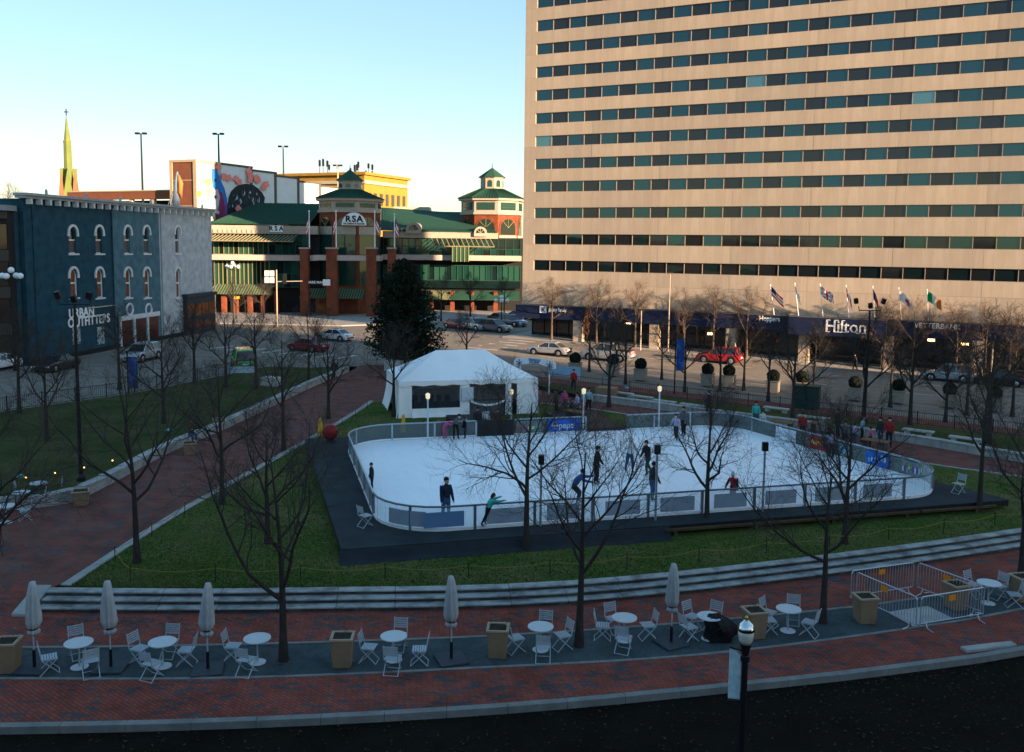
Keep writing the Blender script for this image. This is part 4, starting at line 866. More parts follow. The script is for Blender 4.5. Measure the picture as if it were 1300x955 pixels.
for k in range(46):
    t = r2.uniform(.1, 1.0) * math.pi; rr = r2.uniform(.35, 1.0); x, y = 311 + 21 * rr * math.cos(t), 260 - 24 * rr * math.sin(t)
    paint('charcoal' if k % 3 else 'grey', [(x, y), (x + r2.uniform(-3, 3), y + r2.uniform(3, 8)), (x + .9, y + 4)], 'mural_hair_stroke')
for k, (x, y) in enumerate(((276, 212), (283, 224), (289, 226), (298, 227), (302, 231), (314, 217), (316, 223), (323, 226), (326, 229), (333, 238), (336, 234), (300, 265), (315, 228))):
    for j in range(4): t = j * math.pi / 2 + k; blob('coral', x + 1.9 * math.cos(t), y + 2.3 * math.sin(t), 2.0, 2.5, 8, .3, k * 5 + j, 'mural_petal')
# deck floodlight masts
for px, pt, pb, Y, lab in ((181, 170, 240, 159, 'dark floodlight mast on the parking deck behind the long parapet'), (278, 170.5, 209, 164, 'dark floodlight mast behind the mural wall'), (360, 186.5, 226, 182, 'tan floodlight mast rising behind the mural right half'), (429, 210.5, 243, 192, 'short floodlight mast just left of the central green cupola')):
    b = aty(px, pb, Y); t = aty(px, pt, Y); root = thing('floodlight_mast', lab, 'light mast', (b.x, b.y, b.z - 2.5), 0, 'masts on the parking deck'); h = t.z - b.z + 2.5
    mt = MAT['black_metal'] if px < 300 else MAT['deck_trim']
    MB().tube([(0, 0, 0), (0, 0, h)], [.2, .13], 8).build('pole', mt, root); MB().box(-.95, .95, -.06, .06, h - .06, h + .06).build('cross_arm', mt, root)
    for s in (-1, 1): MB().box(s * .62 - .34, s * .62 + .34, -.3, .3, h - .1, h + .22).build('lamp_head', MAT['black_metal'], root)
# sculpture on the store roof in front of the deck
p = aty(223, 262, 128); sc = thing('roof_sculpture', 'tall blue grey figure with orange drape standing on the store roof', 'sculpture', (p.x, p.y, p.z - 1.0)); h = aty(224, 218, 128).z - p.z + 1.0
MB().tube([(0, 0, 0), (.1, 0, h * .35), (.25, 0, h * .75), (.35, 0, h)], [.55, .5, .38, .12], 8).build('figure', M('verdigris', (.16, .22, .27), .7, (.1, .15, .2), 2), sc, smooth=True)
MB().tube([(.6, -.2, h * .92), (.85, -.25, h * .72), (.75, -.25, h * .5), (.95, -.2, h * .36)], [.1, .35, .3, .05], 7).build('drape', M('drape_orange', (.45, .16, .05), .8), sc, smooth=True)
for x in (-1.5, -.9): MB().bar((x, 0, 0), (.1, 0, h * .7), .09).build('brace', MAT['steel'], sc)

# ---------------------------------------------------------------- church spire, yellow block, far details
p = aty(88.5, 262, 300); sp = thing('church_spire', 'slender pale green church spire rising above the parking deck', 'spire', (p.x, p.y, 0)); S = 300 / F_PX
zb, zt = aty(88.5, 226, 300).z, aty(88.5, 147, 300).z
M('copper', (.15, .19, .05), .8, (.11, .15, .05), .3); M('church_brick', (.30, .11, .06), .85)
MB().lathe([(14 * S, 0), (14 * S, zb - 8)], 4, rot=R(45) + R(20)).build('belfry', MAT['church_brick'], sp)
MB().lathe([(6.5 * S, zb - 8), (5.2 * S, zb + 2), (4.6 * S, zb + 11), (5.0 * S, zb + 11.5), (3.9 * S, zb + 12.2), (.4 * S, zt)], 8, rot=R(10)).build('spire_cone', MAT['copper'], sp)
MB().box(-.12, .12, -.12, .12, zt, zt + 2.2).box(-.7, .7, -.12, .12, zt + 1.0, zt + 1.3).build('cross', MAT['reveal_dark'], sp)
for a in range(4):
    t = R(65) + a * math.pi / 2; x, y = 11 * S * math.cos(t), 11 * S * math.sin(t)
    MB().lathe([(3.6 * S, zb - 16), (3.6 * S, zb - 5.5), (4.2 * S, zb - 5.2), (.2 * S, zb + 2.5)], 4, (x, y, 0), rot=R(65)).build('pinnacle', MAT['church_brick'], sp)
for a in range(4):
    t = R(20) + a * math.pi / 2; q = Vector((math.cos(t), math.sin(t), 0)); tv = Vector((-q.y, q.x, 0)); c = q * 9.9 * S
    clean(MB().slab([c - tv * 7 * S + Vector((0, 0, zb - 8)), c + tv * 7 * S + Vector((0, 0, zb - 8)), c + Vector((0, 0, zb + 3))], -q * 8 * S).build('gable', MAT['copper'], sp))
YC = aty(462.5, 222, 260.0); YC.z = 0; yb = thing('yellow_block', 'sunlit yellow brick block with cornice behind the market hall', 'building', YC)
M('ochre_brick', (.34, .19, .035), .9, (.28, .155, .03), .6); M('pale_cornice', (.42, .36, .26), .9); M('grey_brick', (.30, .26, .22), .85, (.25, .22, .19), .6)
GL = Vector((-.917, .40, 0)); H1 = aty(462.5, 222, 260).z; W1, W2 = 24.0, 46.0
body = MB().slab([Vector((0, 0, 5)), GD * W1 + Vector((0, 0, 5)), GD * W1 + GL * W2 + Vector((0, 0, 5)), GL * W2 + Vector((0, 0, 5))], (0, 0, H1 - 5)); clean(body.build('wall', MAT['ochre_brick'], yb))
for e, zz, hh, mt in ((.5, -2.4, .9, 'pale_cornice'), (.8, .0, .8, 'ochre_brick'), (.25, -9.2, .5, 'ochre_brick')):
    clean(MB().slab([GD * -e - GL * e + Vector((0, 0, H1 + zz)), GD * (W1 + e) - GL * e + Vector((0, 0, H1 + zz)), GD * (W1 + e) + GL * (W2 + e) + Vector((0, 0, H1 + zz)), GD * -e + GL * (W2 + e) + Vector((0, 0, H1 + zz))], (0, 0, hh)).build('cornice', MAT[mt], yb))
for r_ in range(2):
    for k in range(7):
        t = 2.4 + k * 3.2; z = H1 - 8.2 - r_ * 5.0; a = GD * (t - .75) - GL * .06; b = GD * (t + .75) - GL * .06
        clean(MB().slab([a + Vector((0, 0, z)), b + Vector((0, 0, z)), b + Vector((0, 0, z + 3.4)), a + Vector((0, 0, z + 3.4))], -GL * .1).build('window', mat_glass('far_glass', (.05, .045, .035), .1, .15) if 'far_glass' not in MATS else MATS['far_glass'], yb))
    for k in range(12):
        t = 3 + k * 3.6; z = H1 - 8.2 - r_ * 5.0; a = GL * (t - .9) - GD * .06; b = GL * (t + .9) - GD * .06
        clean(MB().slab([a + Vector((0, 0, z)), b + Vector((0, 0, z)), b + Vector((0, 0, z + 3.2)), a + Vector((0, 0, z + 3.2))], -GD * .1).build('window', MATS['far_glass'], yb))
r2 = random.Random(2)
for k in range(16):
    t, s = r2.uniform(1, 22), r2.uniform(1, 20); h = r2.uniform(2, 6); p = GD * t + GL * s
    MB().tube([p + Vector((0, 0, H1)), p + Vector((0, 0, H1 + h))], [.13, .08], 5).box(p.x - .3, p.x + .3, p.y - .2, p.y + .2, H1 + h * .6, H1 + h * .95).build('roof_antenna', MAT['black_metal'], yb)
# ---------------------------------------------------------------- buildings behind and beside the viewpoint; tower and low block added as shade casters
def block(name, label, c, la, lb, h, mat, z0=-.6):
    """grid aligned block: corner c, la along the hotel street, lb across it towards the viewer's side"""
    o = thing(name, label, 'building', (c[0], c[1], 0), -YAW); MB().box(0, la, -lb, 0, z0, h).build('wall', MAT[mat], o)
    n = max(1, int(h / 3.6))
    for r_ in range(n):
        f = MB().box(-.05, la + .05, .005, .06, 3.6 * r_ + 1.2, 3.6 * r_ + 2.9).box(-.06, -.005, -lb + .3, -.3, 3.6 * r_ + 1.2, 3.6 * r_ + 2.9); f.build('window_band', MAT['pane_blind'], o)
    MB().box(-.3, la + .3, -lb - .3, .3, h + .002, h + .7).build('parapet', MAT['concrete'], o); return o
M('dark_brick', (.10, .06, .05), .85, (.08, .05, .04), 1)
block('office_tower', 'office tower standing right of the viewpoint', (280.4, -128.4), 22, 97, 98, 'dark_brick')  # out of view, placed and sized so its shadow covers the square
block('corner_shop_block', 'unseen low block added to shade the right end of the hotel street', (80.2, 60.4), 20, 30, 10, 'dark_brick')  # out of view, kept low to shade the roadway but not the hotel front
block('viewpoint_building', 'low brick building under the viewpoint', (-52, 22), 92, 30, 10.2, 'dark_brick') if False else None
o = thing('viewpoint_building', 'low brick building behind the viewpoint', 'building', (-5, -4, 0)); MB().box(-45, 45, -26, 0, -.6, 9.8).build('wall', MAT['dark_brick'], o)
for r_ in range(2): MB().box(-44, 44, .005, .06, 3.8 * r_ + 1.2, 3.8 * r_ + 3.0).build('window_band', MAT['pane_blind'], o)
o = thing('side_street_block', 'long low brick block across the square, left of the viewpoint', 'building', (-95, -30, 0)); MB().box(-25, 18, -30, 62, -.6, 15.5).build('wall', MAT['dark_brick'], o)
for r_ in range(4): MB().box(18.005, 18.06, -29, 61, 3.8 * r_ + 1.0, 3.8 * r_ + 2.9).build('window_band', MAT['pane_blind'], o)
# ---------------------------------------------------------------- ice rink
E1, E2 = Vector((math.cos(R(15)), math.sin(R(15)), 0)), Vector((-math.sin(R(15)), math.cos(R(15)), 0))
def RK(a, b, z=0.0): p = E1 * a + E2 * b; return Vector((p.x, p.y, z))
A0, A1, B0, B1, IZ, BH = 4.1, 28.75, 34.25, 51.1, .45, .92
def arc(ca, cb, r, t0, t1, n=8): return [(ca + r * math.cos(R(t0 + (t1 - t0) * k / n)), cb + r * math.sin(R(t0 + (t1 - t0) * k / n))) for k in range(n + 1)]
RR = 2.6; AF, AB = 30.25, 28.05           # the right side runs slightly askew
def xr(b): return AF + (AB - AF) * (b - B0 - RR) / (B1 - B0 - 2 * RR)
loop = arc(A0 + RR, B0 + RR, RR, 180, 270) + arc(AF - RR, B0 + RR, RR, 270, 360) + arc(AB - RR, B1 - RR, RR, 0, 90) + arc(A0 + RR, B1 - RR, RR, 90, 180)
rink = thing('ice_rink', 'temporary outdoor ice rink with clear dasher boards on a dark deck', 'ice rink', RK((A0 + A1) / 2, (B0 + B1) / 2), R(15))
ro = rink.location.copy()
def rl(a, b, z=0.0):                     # rink-local
    return (a - (A0 + A1) / 2, b - (B0 + B1) / 2, z)
DECK = [(2.5, 33.0), (32.0, 33.1), (31.8, 34.4), (30.7, 37.2), (28.9, 51.9), (21.5, 52.8), (2.0, 52.8)]
MB().prism([rl(*p)[:2] for p in DECK], .36, .40).build('deck_boards', MAT['deck'], rink)
MB().prism([rl(a + .02 * (16 - a) / 16, b + .02 * (43 - b) / 9)[:2] for a, b in DECK], .12, .357).build('deck_skirt', MAT['tarp'], rink)
MB().prism([rl(*p)[:2] for p in loop], .30, IZ).build('ice', MAT['ice'], rink)
# tarp folds spilling along the front left
tb = MB(); fr = random.Random(9)
for k in range(26):
    for j, (db, z) in enumerate(((0, .37), (-.10, .30), (-.22, .10), (-.45, .012), (-.62, .006))):
        a = 2.4 + k * .52; tb.v.append(rl(a, 32.98 + db + (fr.uniform(-.07, .07) if j else 0), z + (fr.uniform(0, .05) if 0 < j < 3 else 0)))
for k in range(25):
    for j in range(4): tb.f.append([k * 5 + j, k * 5 + j + 1, (k + 1) * 5 + j + 1, (k + 1) * 5 + j]); tb.m.append(0)
tb.build('tarp', MAT['tarp'], rink, smooth=True)
for k in range(4): MB().box(*[v for ab in zip(rl(15.2 + 4 * k, 32.80), rl(19.1 + 4 * k, 32.96)) for v in ab][:4], .20, .29).build('edge_timber', M('old_timber', (.10, .062, .03), .9, (.05, .032, .018), 3), rink)
for k in range(5): MB().box(*[v for ab in zip(rl(15.6 + 3.6 * k, 32.84), rl(15.75 + 3.6 * k, 32.95)) for v in ab][:4], 0.0, .197).build('timber_prop', MAT['old_timber'], rink)
# boards: posts, rail, clear panels, banners
def acrylic(name, col, a):
    m, t, b = nodes(name); b.inputs['Base Color'].default_value = (*col, 1); b.inputs['Roughness'].default_value = .1; b.inputs['Alpha'].default_value = a; MATS[name] = m; return m
acrylic('acrylic', (.55, .65, .70), .22); acrylic('smoked', (.12, .16, .16), .55); M('banner_back', (.27, .33, .40), .6, (.23, .29, .36), 3); M('rail', (.42, .46, .50), .35, metal=.7); M('rail_front', (.16, .18, .20), .4, metal=.5)
def perimeter(samples):
    pts = [Vector(rl(*p)) for p in samples]; return pts
def run(samples, step, rail_mat, panel_mat, post_mat, label_n=''):
    pts = resample([Vector(rl(*p)) for p in samples], step / 4.0); n4 = len(pts) - 1
    MB().tube([p + Vector((0, 0, IZ + BH)) for p in pts], .045, 6).build('rail', rail_mat, rink)
    MB().tube([p + Vector((0, 0, IZ + .05)) for p in pts], .05, 4).build('kick_strip', MAT['white_paint'], rink)
    for i in range(0, n4, 4):
        seg = pts[i:i + 5]; pm_ = MB()
        for a, b in zip(seg[:-1], seg[1:]):
            t = (b - a).normalized(); nn = Vector((-t.y, t.x, 0)) * .012
            pm_.slab([a - nn + Vector((0, 0, IZ + .1)), b - nn + Vector((0, 0, IZ + .1)), b - nn + Vector((0, 0, IZ + BH - .05)), a - nn + Vector((0, 0, IZ + BH - .05))], nn * 2)
        clean(pm_.build('board_panel', panel_mat, rink))
        p = seg[0]; MB().box(p.x - .05, p.x + .05, p.y - .05, p.y + .05, .36, IZ + BH - .02).build('board_post', post_mat, rink)
    return pts
FL = arc(A0 + RR, B0 + RR, RR, 180, 270); FRc = arc(AF - RR, B0 + RR, RR, 270, 360); BRc = arc(AB - RR, B1 - RR, RR, 0, 90); BLc = arc(A0 + RR, B1 - RR, RR, 90, 180)
def ra(px, py=650): return onpl(px, py, RK(5, B0), RK(25, B0)).dot(E1)
run(FL + [(ra(603), B0)], 2.45, MAT['rail_front'], MAT['acrylic'], MAT['rail_front']); run([(ra(603), B0), (ra(1022, 625), B0)], (ra(1022, 625) - ra(603)) / 6, MAT['rail_front'], MAT['acrylic'], MAT['rail_front']); run([(ra(1022, 625), B0)] + FRc, 2.45, MAT['rail_front'], MAT['acrylic'], MAT['rail_front'])
run([FRc[-1]] + BRc[:5], 2.45, MAT['rail'], MAT['smoked'], MAT['rail'])
run(BRc[4:] + [(20.9, B1)], 2.3, MAT['rail'], MAT['smoked'], MAT['rail'])
run([(18.3, B1), (13.9, B1)], 2.2, MAT['rail'], MAT['smoked'], MAT['rail']); run([(11.6, B1)] + BLc + [FL[0]], 2.4, MAT['rail'], MAT['smoked'], MAT['rail'])
MB().box(*[v for ab in zip(rl(11.65, B1 - .03), rl(13.85, B1 + .03)) for v in ab][:4], IZ - .02, IZ + BH).build('gate_panel', MAT['tarp'], rink)
# grey banners hung on the front boards
for k, (pa, pb) in enumerate(((538, 589), (618, 666), (694, 735), (768, 812), (838, 881), (906, 947), (971, 1010), (1034, 1072), (1095, 1131))):
    o = MB().box(*[v for ab in zip(rl(ra(pa, 655 - .05 * (pa - 540)), B0 - .06), rl(ra(pb, 655 - .05 * (pb - 540)), B0 - .035)) for v in ab][:4], IZ + .14, IZ + .74).build('banner', M('banner_blue', (.10, .20, .36), .6, (.12, .23, .40), 3) if k == 0 else MAT['banner_back'], rink)
c0 = (A0 + RR, B0 + RR)
bm_ = MB(); aa = [R(215 + 6 * j) for j in range(7)]
for t0, t1 in zip(aa[:-1], aa[1:]):
    r_ = RR + .05; bm_.slab([rl(c0[0] + r_ * math.cos(t0), c0[1] + r_ * math.sin(t0), IZ + .14), rl(c0[0] + r_ * math.cos(t1), c0[1] + r_ * math.sin(t1), IZ + .14), rl(c0[0] + r_ * math.cos(t1), c0[1] + r_ * math.sin(t1), IZ + .74), rl(c0[0] + r_ * math.cos(t0), c0[1] + r_ * math.sin(t0), IZ + .74)], Vector((math.cos(t0), math.sin(t0), 0)) * -.02)
clean(bm_.build('banner', MAT['banner_back'], rink))
bm_ = MB(); c0 = (AF - RR, B0 + RR); aa = [R(318 + 6 * j) for j in range(6)]
for t0, t1 in zip(aa[:-1], aa[1:]):
    r_ = RR + .05; bm_.slab([rl(c0[0] + r_ * math.cos(t0), c0[1] + r_ * math.sin(t0), IZ + .14), rl(c0[0] + r_ * math.cos(t1), c0[1] + r_ * math.sin(t1), IZ + .14), rl(c0[0] + r_ * math.cos(t1), c0[1] + r_ * math.sin(t1), IZ + .74), rl(c0[0] + r_ * math.cos(t0), c0[1] + r_ * math.sin(t0), IZ + .74)], Vector((math.cos(t0), math.sin(t0), 0)) * -.02)
clean(bm_.build('banner', MAT['banner_back'], rink))
# advertising boards on the inner side of the right and back runs
for nm, c in (('ad_white', (.62, .66, .70)), ('ad_red', (.55, .03, .04)), ('ad_yellow', (.80, .55, .03)), ('ad_blue', (.015, .12, .50)), ('ad_purple', (.22, .04, .30)), ('ad_green', (.06, .40, .12)), ('ad_grey', (.16, .19, .19)), ('ad_lightblue', (.15, .50, .75))): M(nm, c, .5)
def ad_r(b0, b1, mat, name='advert'):    # on the right run, facing the ice
    o = MB().slab([rl(xr(b0) - .07, b0, IZ + .14), rl(xr(b1) - .07, b1, IZ + .14), rl(xr(b1) - .07, b1, IZ + BH - .1), rl(xr(b0) - .07, b0, IZ + BH - .1)], (-.02, 0, 0)).build(name, MAT[mat], rink); return clean(o)
def ad_bits(o, b0, b1, cols, seed, n=9):
    r2 = random.Random(seed)
    for k in range(n):
        b = b0 + (b1 - b0) * (k + .5) / n; h = r2.uniform(.12, .34); z = IZ + .18 + r2.uniform(.05, .3); wd = (b1 - b0) / n * r2.uniform(.5, .95)
        x = xr(b) - .10 - .003 * (k % 2); MB().box(*[v for ab in zip(rl(x - .004, b - wd / 2), rl(x, b + wd / 2)) for v in ab][:4], z, min(z + h, IZ + BH - .12)).build('advert_print', MAT[cols[k % len(cols)]], o)
ad_r(45.0, 46.6, 'ad_white')
o = ad_r(42.7, 44.0, 'ad_red'); ad_bits(o, 42.75, 43.95, ['ad_yellow', 'ad_yellow', 'ad_white', 'ad_yellow'], 3, 8)
o = ad_r(41.0, 42.1, 'ad_grey'); MB().tube([rl(xr(41.55) - .11, 41.55 + .2 * math.cos(t * math.pi / 8), IZ + .48 + .2 * math.sin(t * math.pi / 8)) for t in range(17)], .045, 5).build('advert_ring', MAT['ad_lightblue'], o)
o = ad_r(38.6, 40.0, 'ad_blue'); o['label'] = 'blue soft drink advert with pale lettering'; ad_bits(o, 38.7, 39.9, ['ad_white', 'ad_lightblue'], 5, 6)
o = ad_r(36.3, 37.8, 'ad_grey'); ad_bits(o, 36.35, 37.75, ['ad_purple', 'ad_green', 'ad_yellow', 'ad_lightblue', 'ad_purple', 'ad_white'], 6, 12)
def ad_b(a0, a1, mat): return MB().box(*[v for ab in zip(rl(a0, B1 - .09), rl(a1, B1 - .07)) for v in ab][:4], IZ + .14, IZ + BH - .1).build('advert', MAT[mat], rink)
o = ad_b(15.9, 17.9, 'ad_blue'); text('pepsi', .5, .012, MAT['ad_white'], o, rl(17.1, B1 - .1, IZ + .45), bold=.008); 
MB().lathe([(.2, -.005), (.2, .005)], 14).xf(Matrix.Translation(rl(16.35, B1 - .1, IZ + .47)) @ Matrix.Rotation(R(90), 4, 'X')).build('advert_roundel', MAT['ad_white'], o)
MB().box(*[v for ab in zip(rl(16.2, B1 - .112), rl(16.5, B1 - .108)) for v in ab][:4], IZ + .50, IZ + .62).build('advert_roundel_top', MAT['ad_red'], o); MB().box(*[v for ab in zip(rl(16.2, B1 - .112), rl(16.5, B1 - .108)) for v in ab][:4], IZ + .32, IZ + .43).build('advert_roundel_base', MAT['ad_blue'], o)
o = ad_b(14.0, 15.5, 'ad_grey')
for k, cn in enumerate(('ad_red', 'ad_purple', 'ad_yellow', 'ad_white', 'ad_green')): MB().lathe([(.1, -.005), (.1, .005)], 10).xf(Matrix.Translation(rl(14.25 + .25 * k, B1 - .1, IZ + .4)) @ Matrix.Rotation(R(90), 4, 'X')).build('advert_print', MAT[cn], o)
o = ad_b(26.0, 27.0, 'ad_red'); MB().tube([rl(26.5 + .2 * math.cos(t * math.pi / 8), B1 - .12, IZ + .48 + .2 * math.sin(t * math.pi / 8)) for t in range(17)], .05, 5).build('advert_ring', MAT['ad_white'], o)
# rubber mats and ramps at the two gates
for i, (a0, a1) in enumerate(((11.6, 13.9), (18.3, 20.9))):
    tag(MB().prism([RK(a0 - .2, 51.95)[:2], RK(a1 + .3, 51.95)[:2], RK(a1 + .5, 58.2)[:2], RK(a0 - .4, 58.2)[:2]], .02, .425).build('rubber_ramp', MAT['tarp']), ('black rubber matted ramp behind the rink gate by the tent', 'black rubber matted ramp behind the gap in the rear boards')[i], 'ramp')
# light posts on the rink edge
M('lamp_glow', (1, .85, .6), .4, emit=(1.0, .72, .36), es=.16); M('pale_post', (.50, .54, .58), .5)
for i, (px, py, pt, lab) in enumerate(((543, 566, 500, 'slim pale light post behind the rear boards by the tent'), (740, 556, 494, 'slim pale light post beside the rear rink gap'), (836, 548, 491, 'slim pale light post behind the rear boards right of centre'), (649, 534, 495, 'slim pale light post in front of the white tent side'))):
    b = atz(px, py, .40); h = aty(px, pt, b.y).z - .40
    t = thing('rink_light', lab, 'lamp', b, 0, 'slim lights round the rink'); MB().tube([(0, 0, 0), (0, 0, h - .3)], .045, 8).build('post', MAT['pale_post'], t); MB().lathe([(.06, h - .3), (.11, h - .26), (.13, h - .02), (.1, h), (.03, h + .05)], 10).build('lamp', MAT['lamp_glow'], t)
for i, (px, pb, pt, lab) in enumerate(((686, 668, 588, 'dark rink floodlight post at the front boards left of centre'), (832, 661, 575, 'steel rink post at the front boards behind the skater'), (968, 650, 571, 'steel rink floodlight post at the front boards, rightmost'))):
    b = atz(px, pb, .40); h = aty(px, pt, b.y).z - .40
    t = thing('rink_floodlight', lab, 'lamp', b, 0, 'floodlight posts at the front boards'); MB().tube([(0, 0, 0), (0, 0, h)], .05, 8).build('post', MAT['rail'], t); MB().box(-.12, .12, -.09, .09, h - .05, h + .32).build('lamp_head', MAT['black_metal'], t)

# ---------------------------------------------------------------- white tent
TO = Vector((-7.4, 59.9, 0)); TW, TD, TE, TR = 9.5, 6.0, 2.45, 4.15
tent = thing('white_tent', 'large white frame tent with open front beside the rink', 'tent', TO, R(15))
def sag(P, Q, n, s): return [P.lerp(Q, k / n) - Vector((0, 0, s * math.sin(math.pi * k / n))) for k in range(n + 1)]
c = [Vector(p) for p in ((0, 0, TE), (TW, 0, TE), (TW, TD, TE), (0, TD, TE))]; rg = [Vector((TD / 2, TD / 2, TR)), Vector((TW - TD / 2, TD / 2, TR))]
rf = MB()
def patch(P00, P10, P11, P01, n=10, m=6, s=.12):
    b = len(rf.v)
    for i in range(n + 1):
        for j in range(m + 1):
            u, v = i / n, j / m; p = P00.lerp(P10, u).lerp(P01.lerp(P11, u), v); p = p - Vector((0, 0, s * math.sin(math.pi * v) * (.6 + .4 * math.sin(math.pi * u))))
            rf.v.append(tuple(p))
    for i in range(n):
        for j in range(m): rf.f.append([b + i * (m + 1) + j, b + (i + 1) * (m + 1) + j, b + (i + 1) * (m + 1) + j + 1, b + i * (m + 1) + j + 1]); rf.m.append(0)
patch(c[0], c[1], rg[1], rg[0]); patch(c[2], c[3], rg[0], rg[1]); patch(c[3], c[0], rg[0], rg[0], 8); patch(c[1], c[2], rg[1], rg[1], 8)
rf.build('roof', MAT['tent_fabric'], tent, smooth=True)
vl = MB()
for P, Q in zip(c, c[1:] + c[:1]):
    d = (Q - P).normalized(); nn = Vector((d.y, -d.x, 0)); n = 24
    for k in range(n):
        a, b = P.lerp(Q, k / n), P.lerp(Q, (k + 1) / n); za = .30 + .05 * math.sin(k * 1.9); zb = .30 + .05 * math.sin((k + 1) * 1.9)
        vl.add([a + nn * .05, b + nn * .05, b + nn * .06 - Vector((0, 0, zb)), a + nn * .06 - Vector((0, 0, za))], [(0, 1, 2, 3)])
vl.build('valance', MAT['tent_fabric'], tent)
for x, y in ((0, 0), (TW / 2 - .6, 0), (TW, 0), (0, TD), (TW / 2, TD), (TW, TD), (7.3, 0)): MB().tube([(x, y + .03, 0), (x, y + .03, TE)], .06, 8).build('tent_pole', MAT['white_paint'], tent)
def drape(P, Q, z0, z1, name, seed, amp=.07, flare=0.0, n=None, mat='tent_fabric'):
    P, Q = Vector(P), Vector(Q); d = (Q - P); L = d.length; d.normalize(); nn = Vector((d.y, -d.x, 0)); n = n or max(4, int(L / .16)); mb = MB(); r2 = random.Random(seed); ph = r2.uniform(0, 6)
    for k in range(n + 1):
        for j in range(6):
            v = j / 5; off_ = amp * math.sin(k * 1.15 + ph + v) * (.3 + .7 * (1 - v)) + flare * (1 - v) ** 2
            p = P.lerp(Q, k / n) + nn * off_; mb.v.append((p.x, p.y, z0 + (z1 - z0) * v))
    for k in range(n):
        for j in range(5): mb.f.append([k * 6 + j, (k + 1) * 6 + j, (k + 1) * 6 + j + 1, k * 6 + j + 1]); mb.m.append(0)
    return mb.build(name, MAT[mat], tent, smooth=True)
drape((0, TD, 0), (0, 3.1, 0), .02, TE - .25, 'side_curtain', 1, .06, .35); drape((0, 2.3, 0), (0, 0, 0), .02, TE - .25, 'side_curtain', 2, .06, .12)
drape((0, 0, 0), (.85, 0, 0), .02, TE - .25, 'front_curtain', 3, .05); drape((.85, -.02, 0), (4.2, -.02, 0), .02, .62, 'front_curtain', 4, .05, .1)
drape((4.1, 0, 0), (4.75, 0, 0), .02, TE - .25, 'front_curtain', 5, .04); drape((7.25, 0, 0), (7.65, 0, 0), .02, TE - .25, 'front_curtain', 6, .05); drape((8.05, 0, 0), (TW, 0, 0), .02, TE - .25, 'front_curtain', 7, .05)
drape((TW, 0, 0), (TW, TD, 0), .02, TE - .25, 'side_curtain', 8, .06, .1); drape((TW, TD, 0), (0, TD, 0), .02, TE - .25, 'back_curtain', 9, .06)
sw = MB()                                # swagged hem of the open counter
for k in range(15):
    t = k / 14; x = 4.8 + 2.45 * t; z = .95 - .30 * math.sin(math.pi * t)
    for v in (0, .14): sw.v.append((x, -.08, z + v))
for k in range(14): sw.f.append([2 * k, 2 * k + 2, 2 * k + 3, 2 * k + 1]); sw.m.append(0)
sw.build('counter_swag', MAT['tent_fabric'], tent)
MB().box(4.8, 7.2, .25, .85, 0, .95).build('counter', M('counter_grey', (.10, .12, .13), .7), tent)
MB().box(4.2, 5.0, -.13, -.10, 1.05, 1.98).build('notice_board', M('notice', (.62, .70, .76), .6, (.50, .58, .66), 9), tent)
MB().box(.95, 4.0, .02, .05, .62, 1.95).build('tent_window', acrylic('tent_window_film', (.04, .055, .065), .42), tent)
for k in range(5): MB().box(1.2 + k * .55, 1.5 + k * .55, 1.6, 1.9, .02, 1.2).build('skate_rack', M('rack_dark', (.06, .06, .07), .7), tent)
MB().box(.05, TW - .05, .05, TD - .05, .005, .02).build('tent_floor', MAT['deck'], tent)
tent_lamp = MB().ball((2.6, 3.0, 2.2), .09, 8, 5).ball((5.8, 2.6, 2.2), .09, 8, 5).build('tent_bulbs', MAT['lamp_glow'], tent)

# ---------------------------------------------------------------- arch sign behind the tent
pL, pR = G(660, 499), G(697, 503); ad = (pR - pL); al = ad.length; arch = thing('arch_sign', 'white arched rink entrance sign with blue snowflakes on two posts', 'sign', pL, math.atan2(ad.y, ad.x))
for x in (0, al): MB().tube([(x, 0, 0), (x, 0, 2.3)], .06, 8).build('post', MAT['white_paint'], arch)
n = 16; top = []; bot = []
for k in range(n + 1):
    t = k / n; x = -.55 + (al + 1.1) * t; top.append((x, -.05, 2.72 + .18 * math.sin(math.pi * t) - (.18 if k in (0, n) else 0))); bot.append((x, -.05, 2.02 + .42 * math.sin(math.pi * t) - (-.15 if k in (0, n) else 0)))
ap_ = MB()
for k in range(n): ap_.slab([bot[k], bot[k + 1], top[k + 1], top[k]], (0, .1, 0))
clean(ap_.build('arch_panel', MAT['white_paint'], arch)); M('snow_blue', (.05, .14, .30), .6)
for x in (-.05, al + .05):
    f = MB()
    for a in range(3): t = R(60 * a + 30); f.bar((x - .3 * math.cos(t), -.08, 2.38 - .3 * math.sin(t)), (x + .3 * math.cos(t), -.08, 2.38 + .3 * math.sin(t)), .1, .03)
    f.build('snowflake', MAT['snow_blue'], arch)
text('TRIANGLE', .24, .02, MAT['snow_blue'], arch, (al / 2, -.07, 2.72), bold=.006); text('ICE RINK', .22, .02, MAT['snow_blue'], arch, (al / 2, -.07, 2.54), bold=.006)
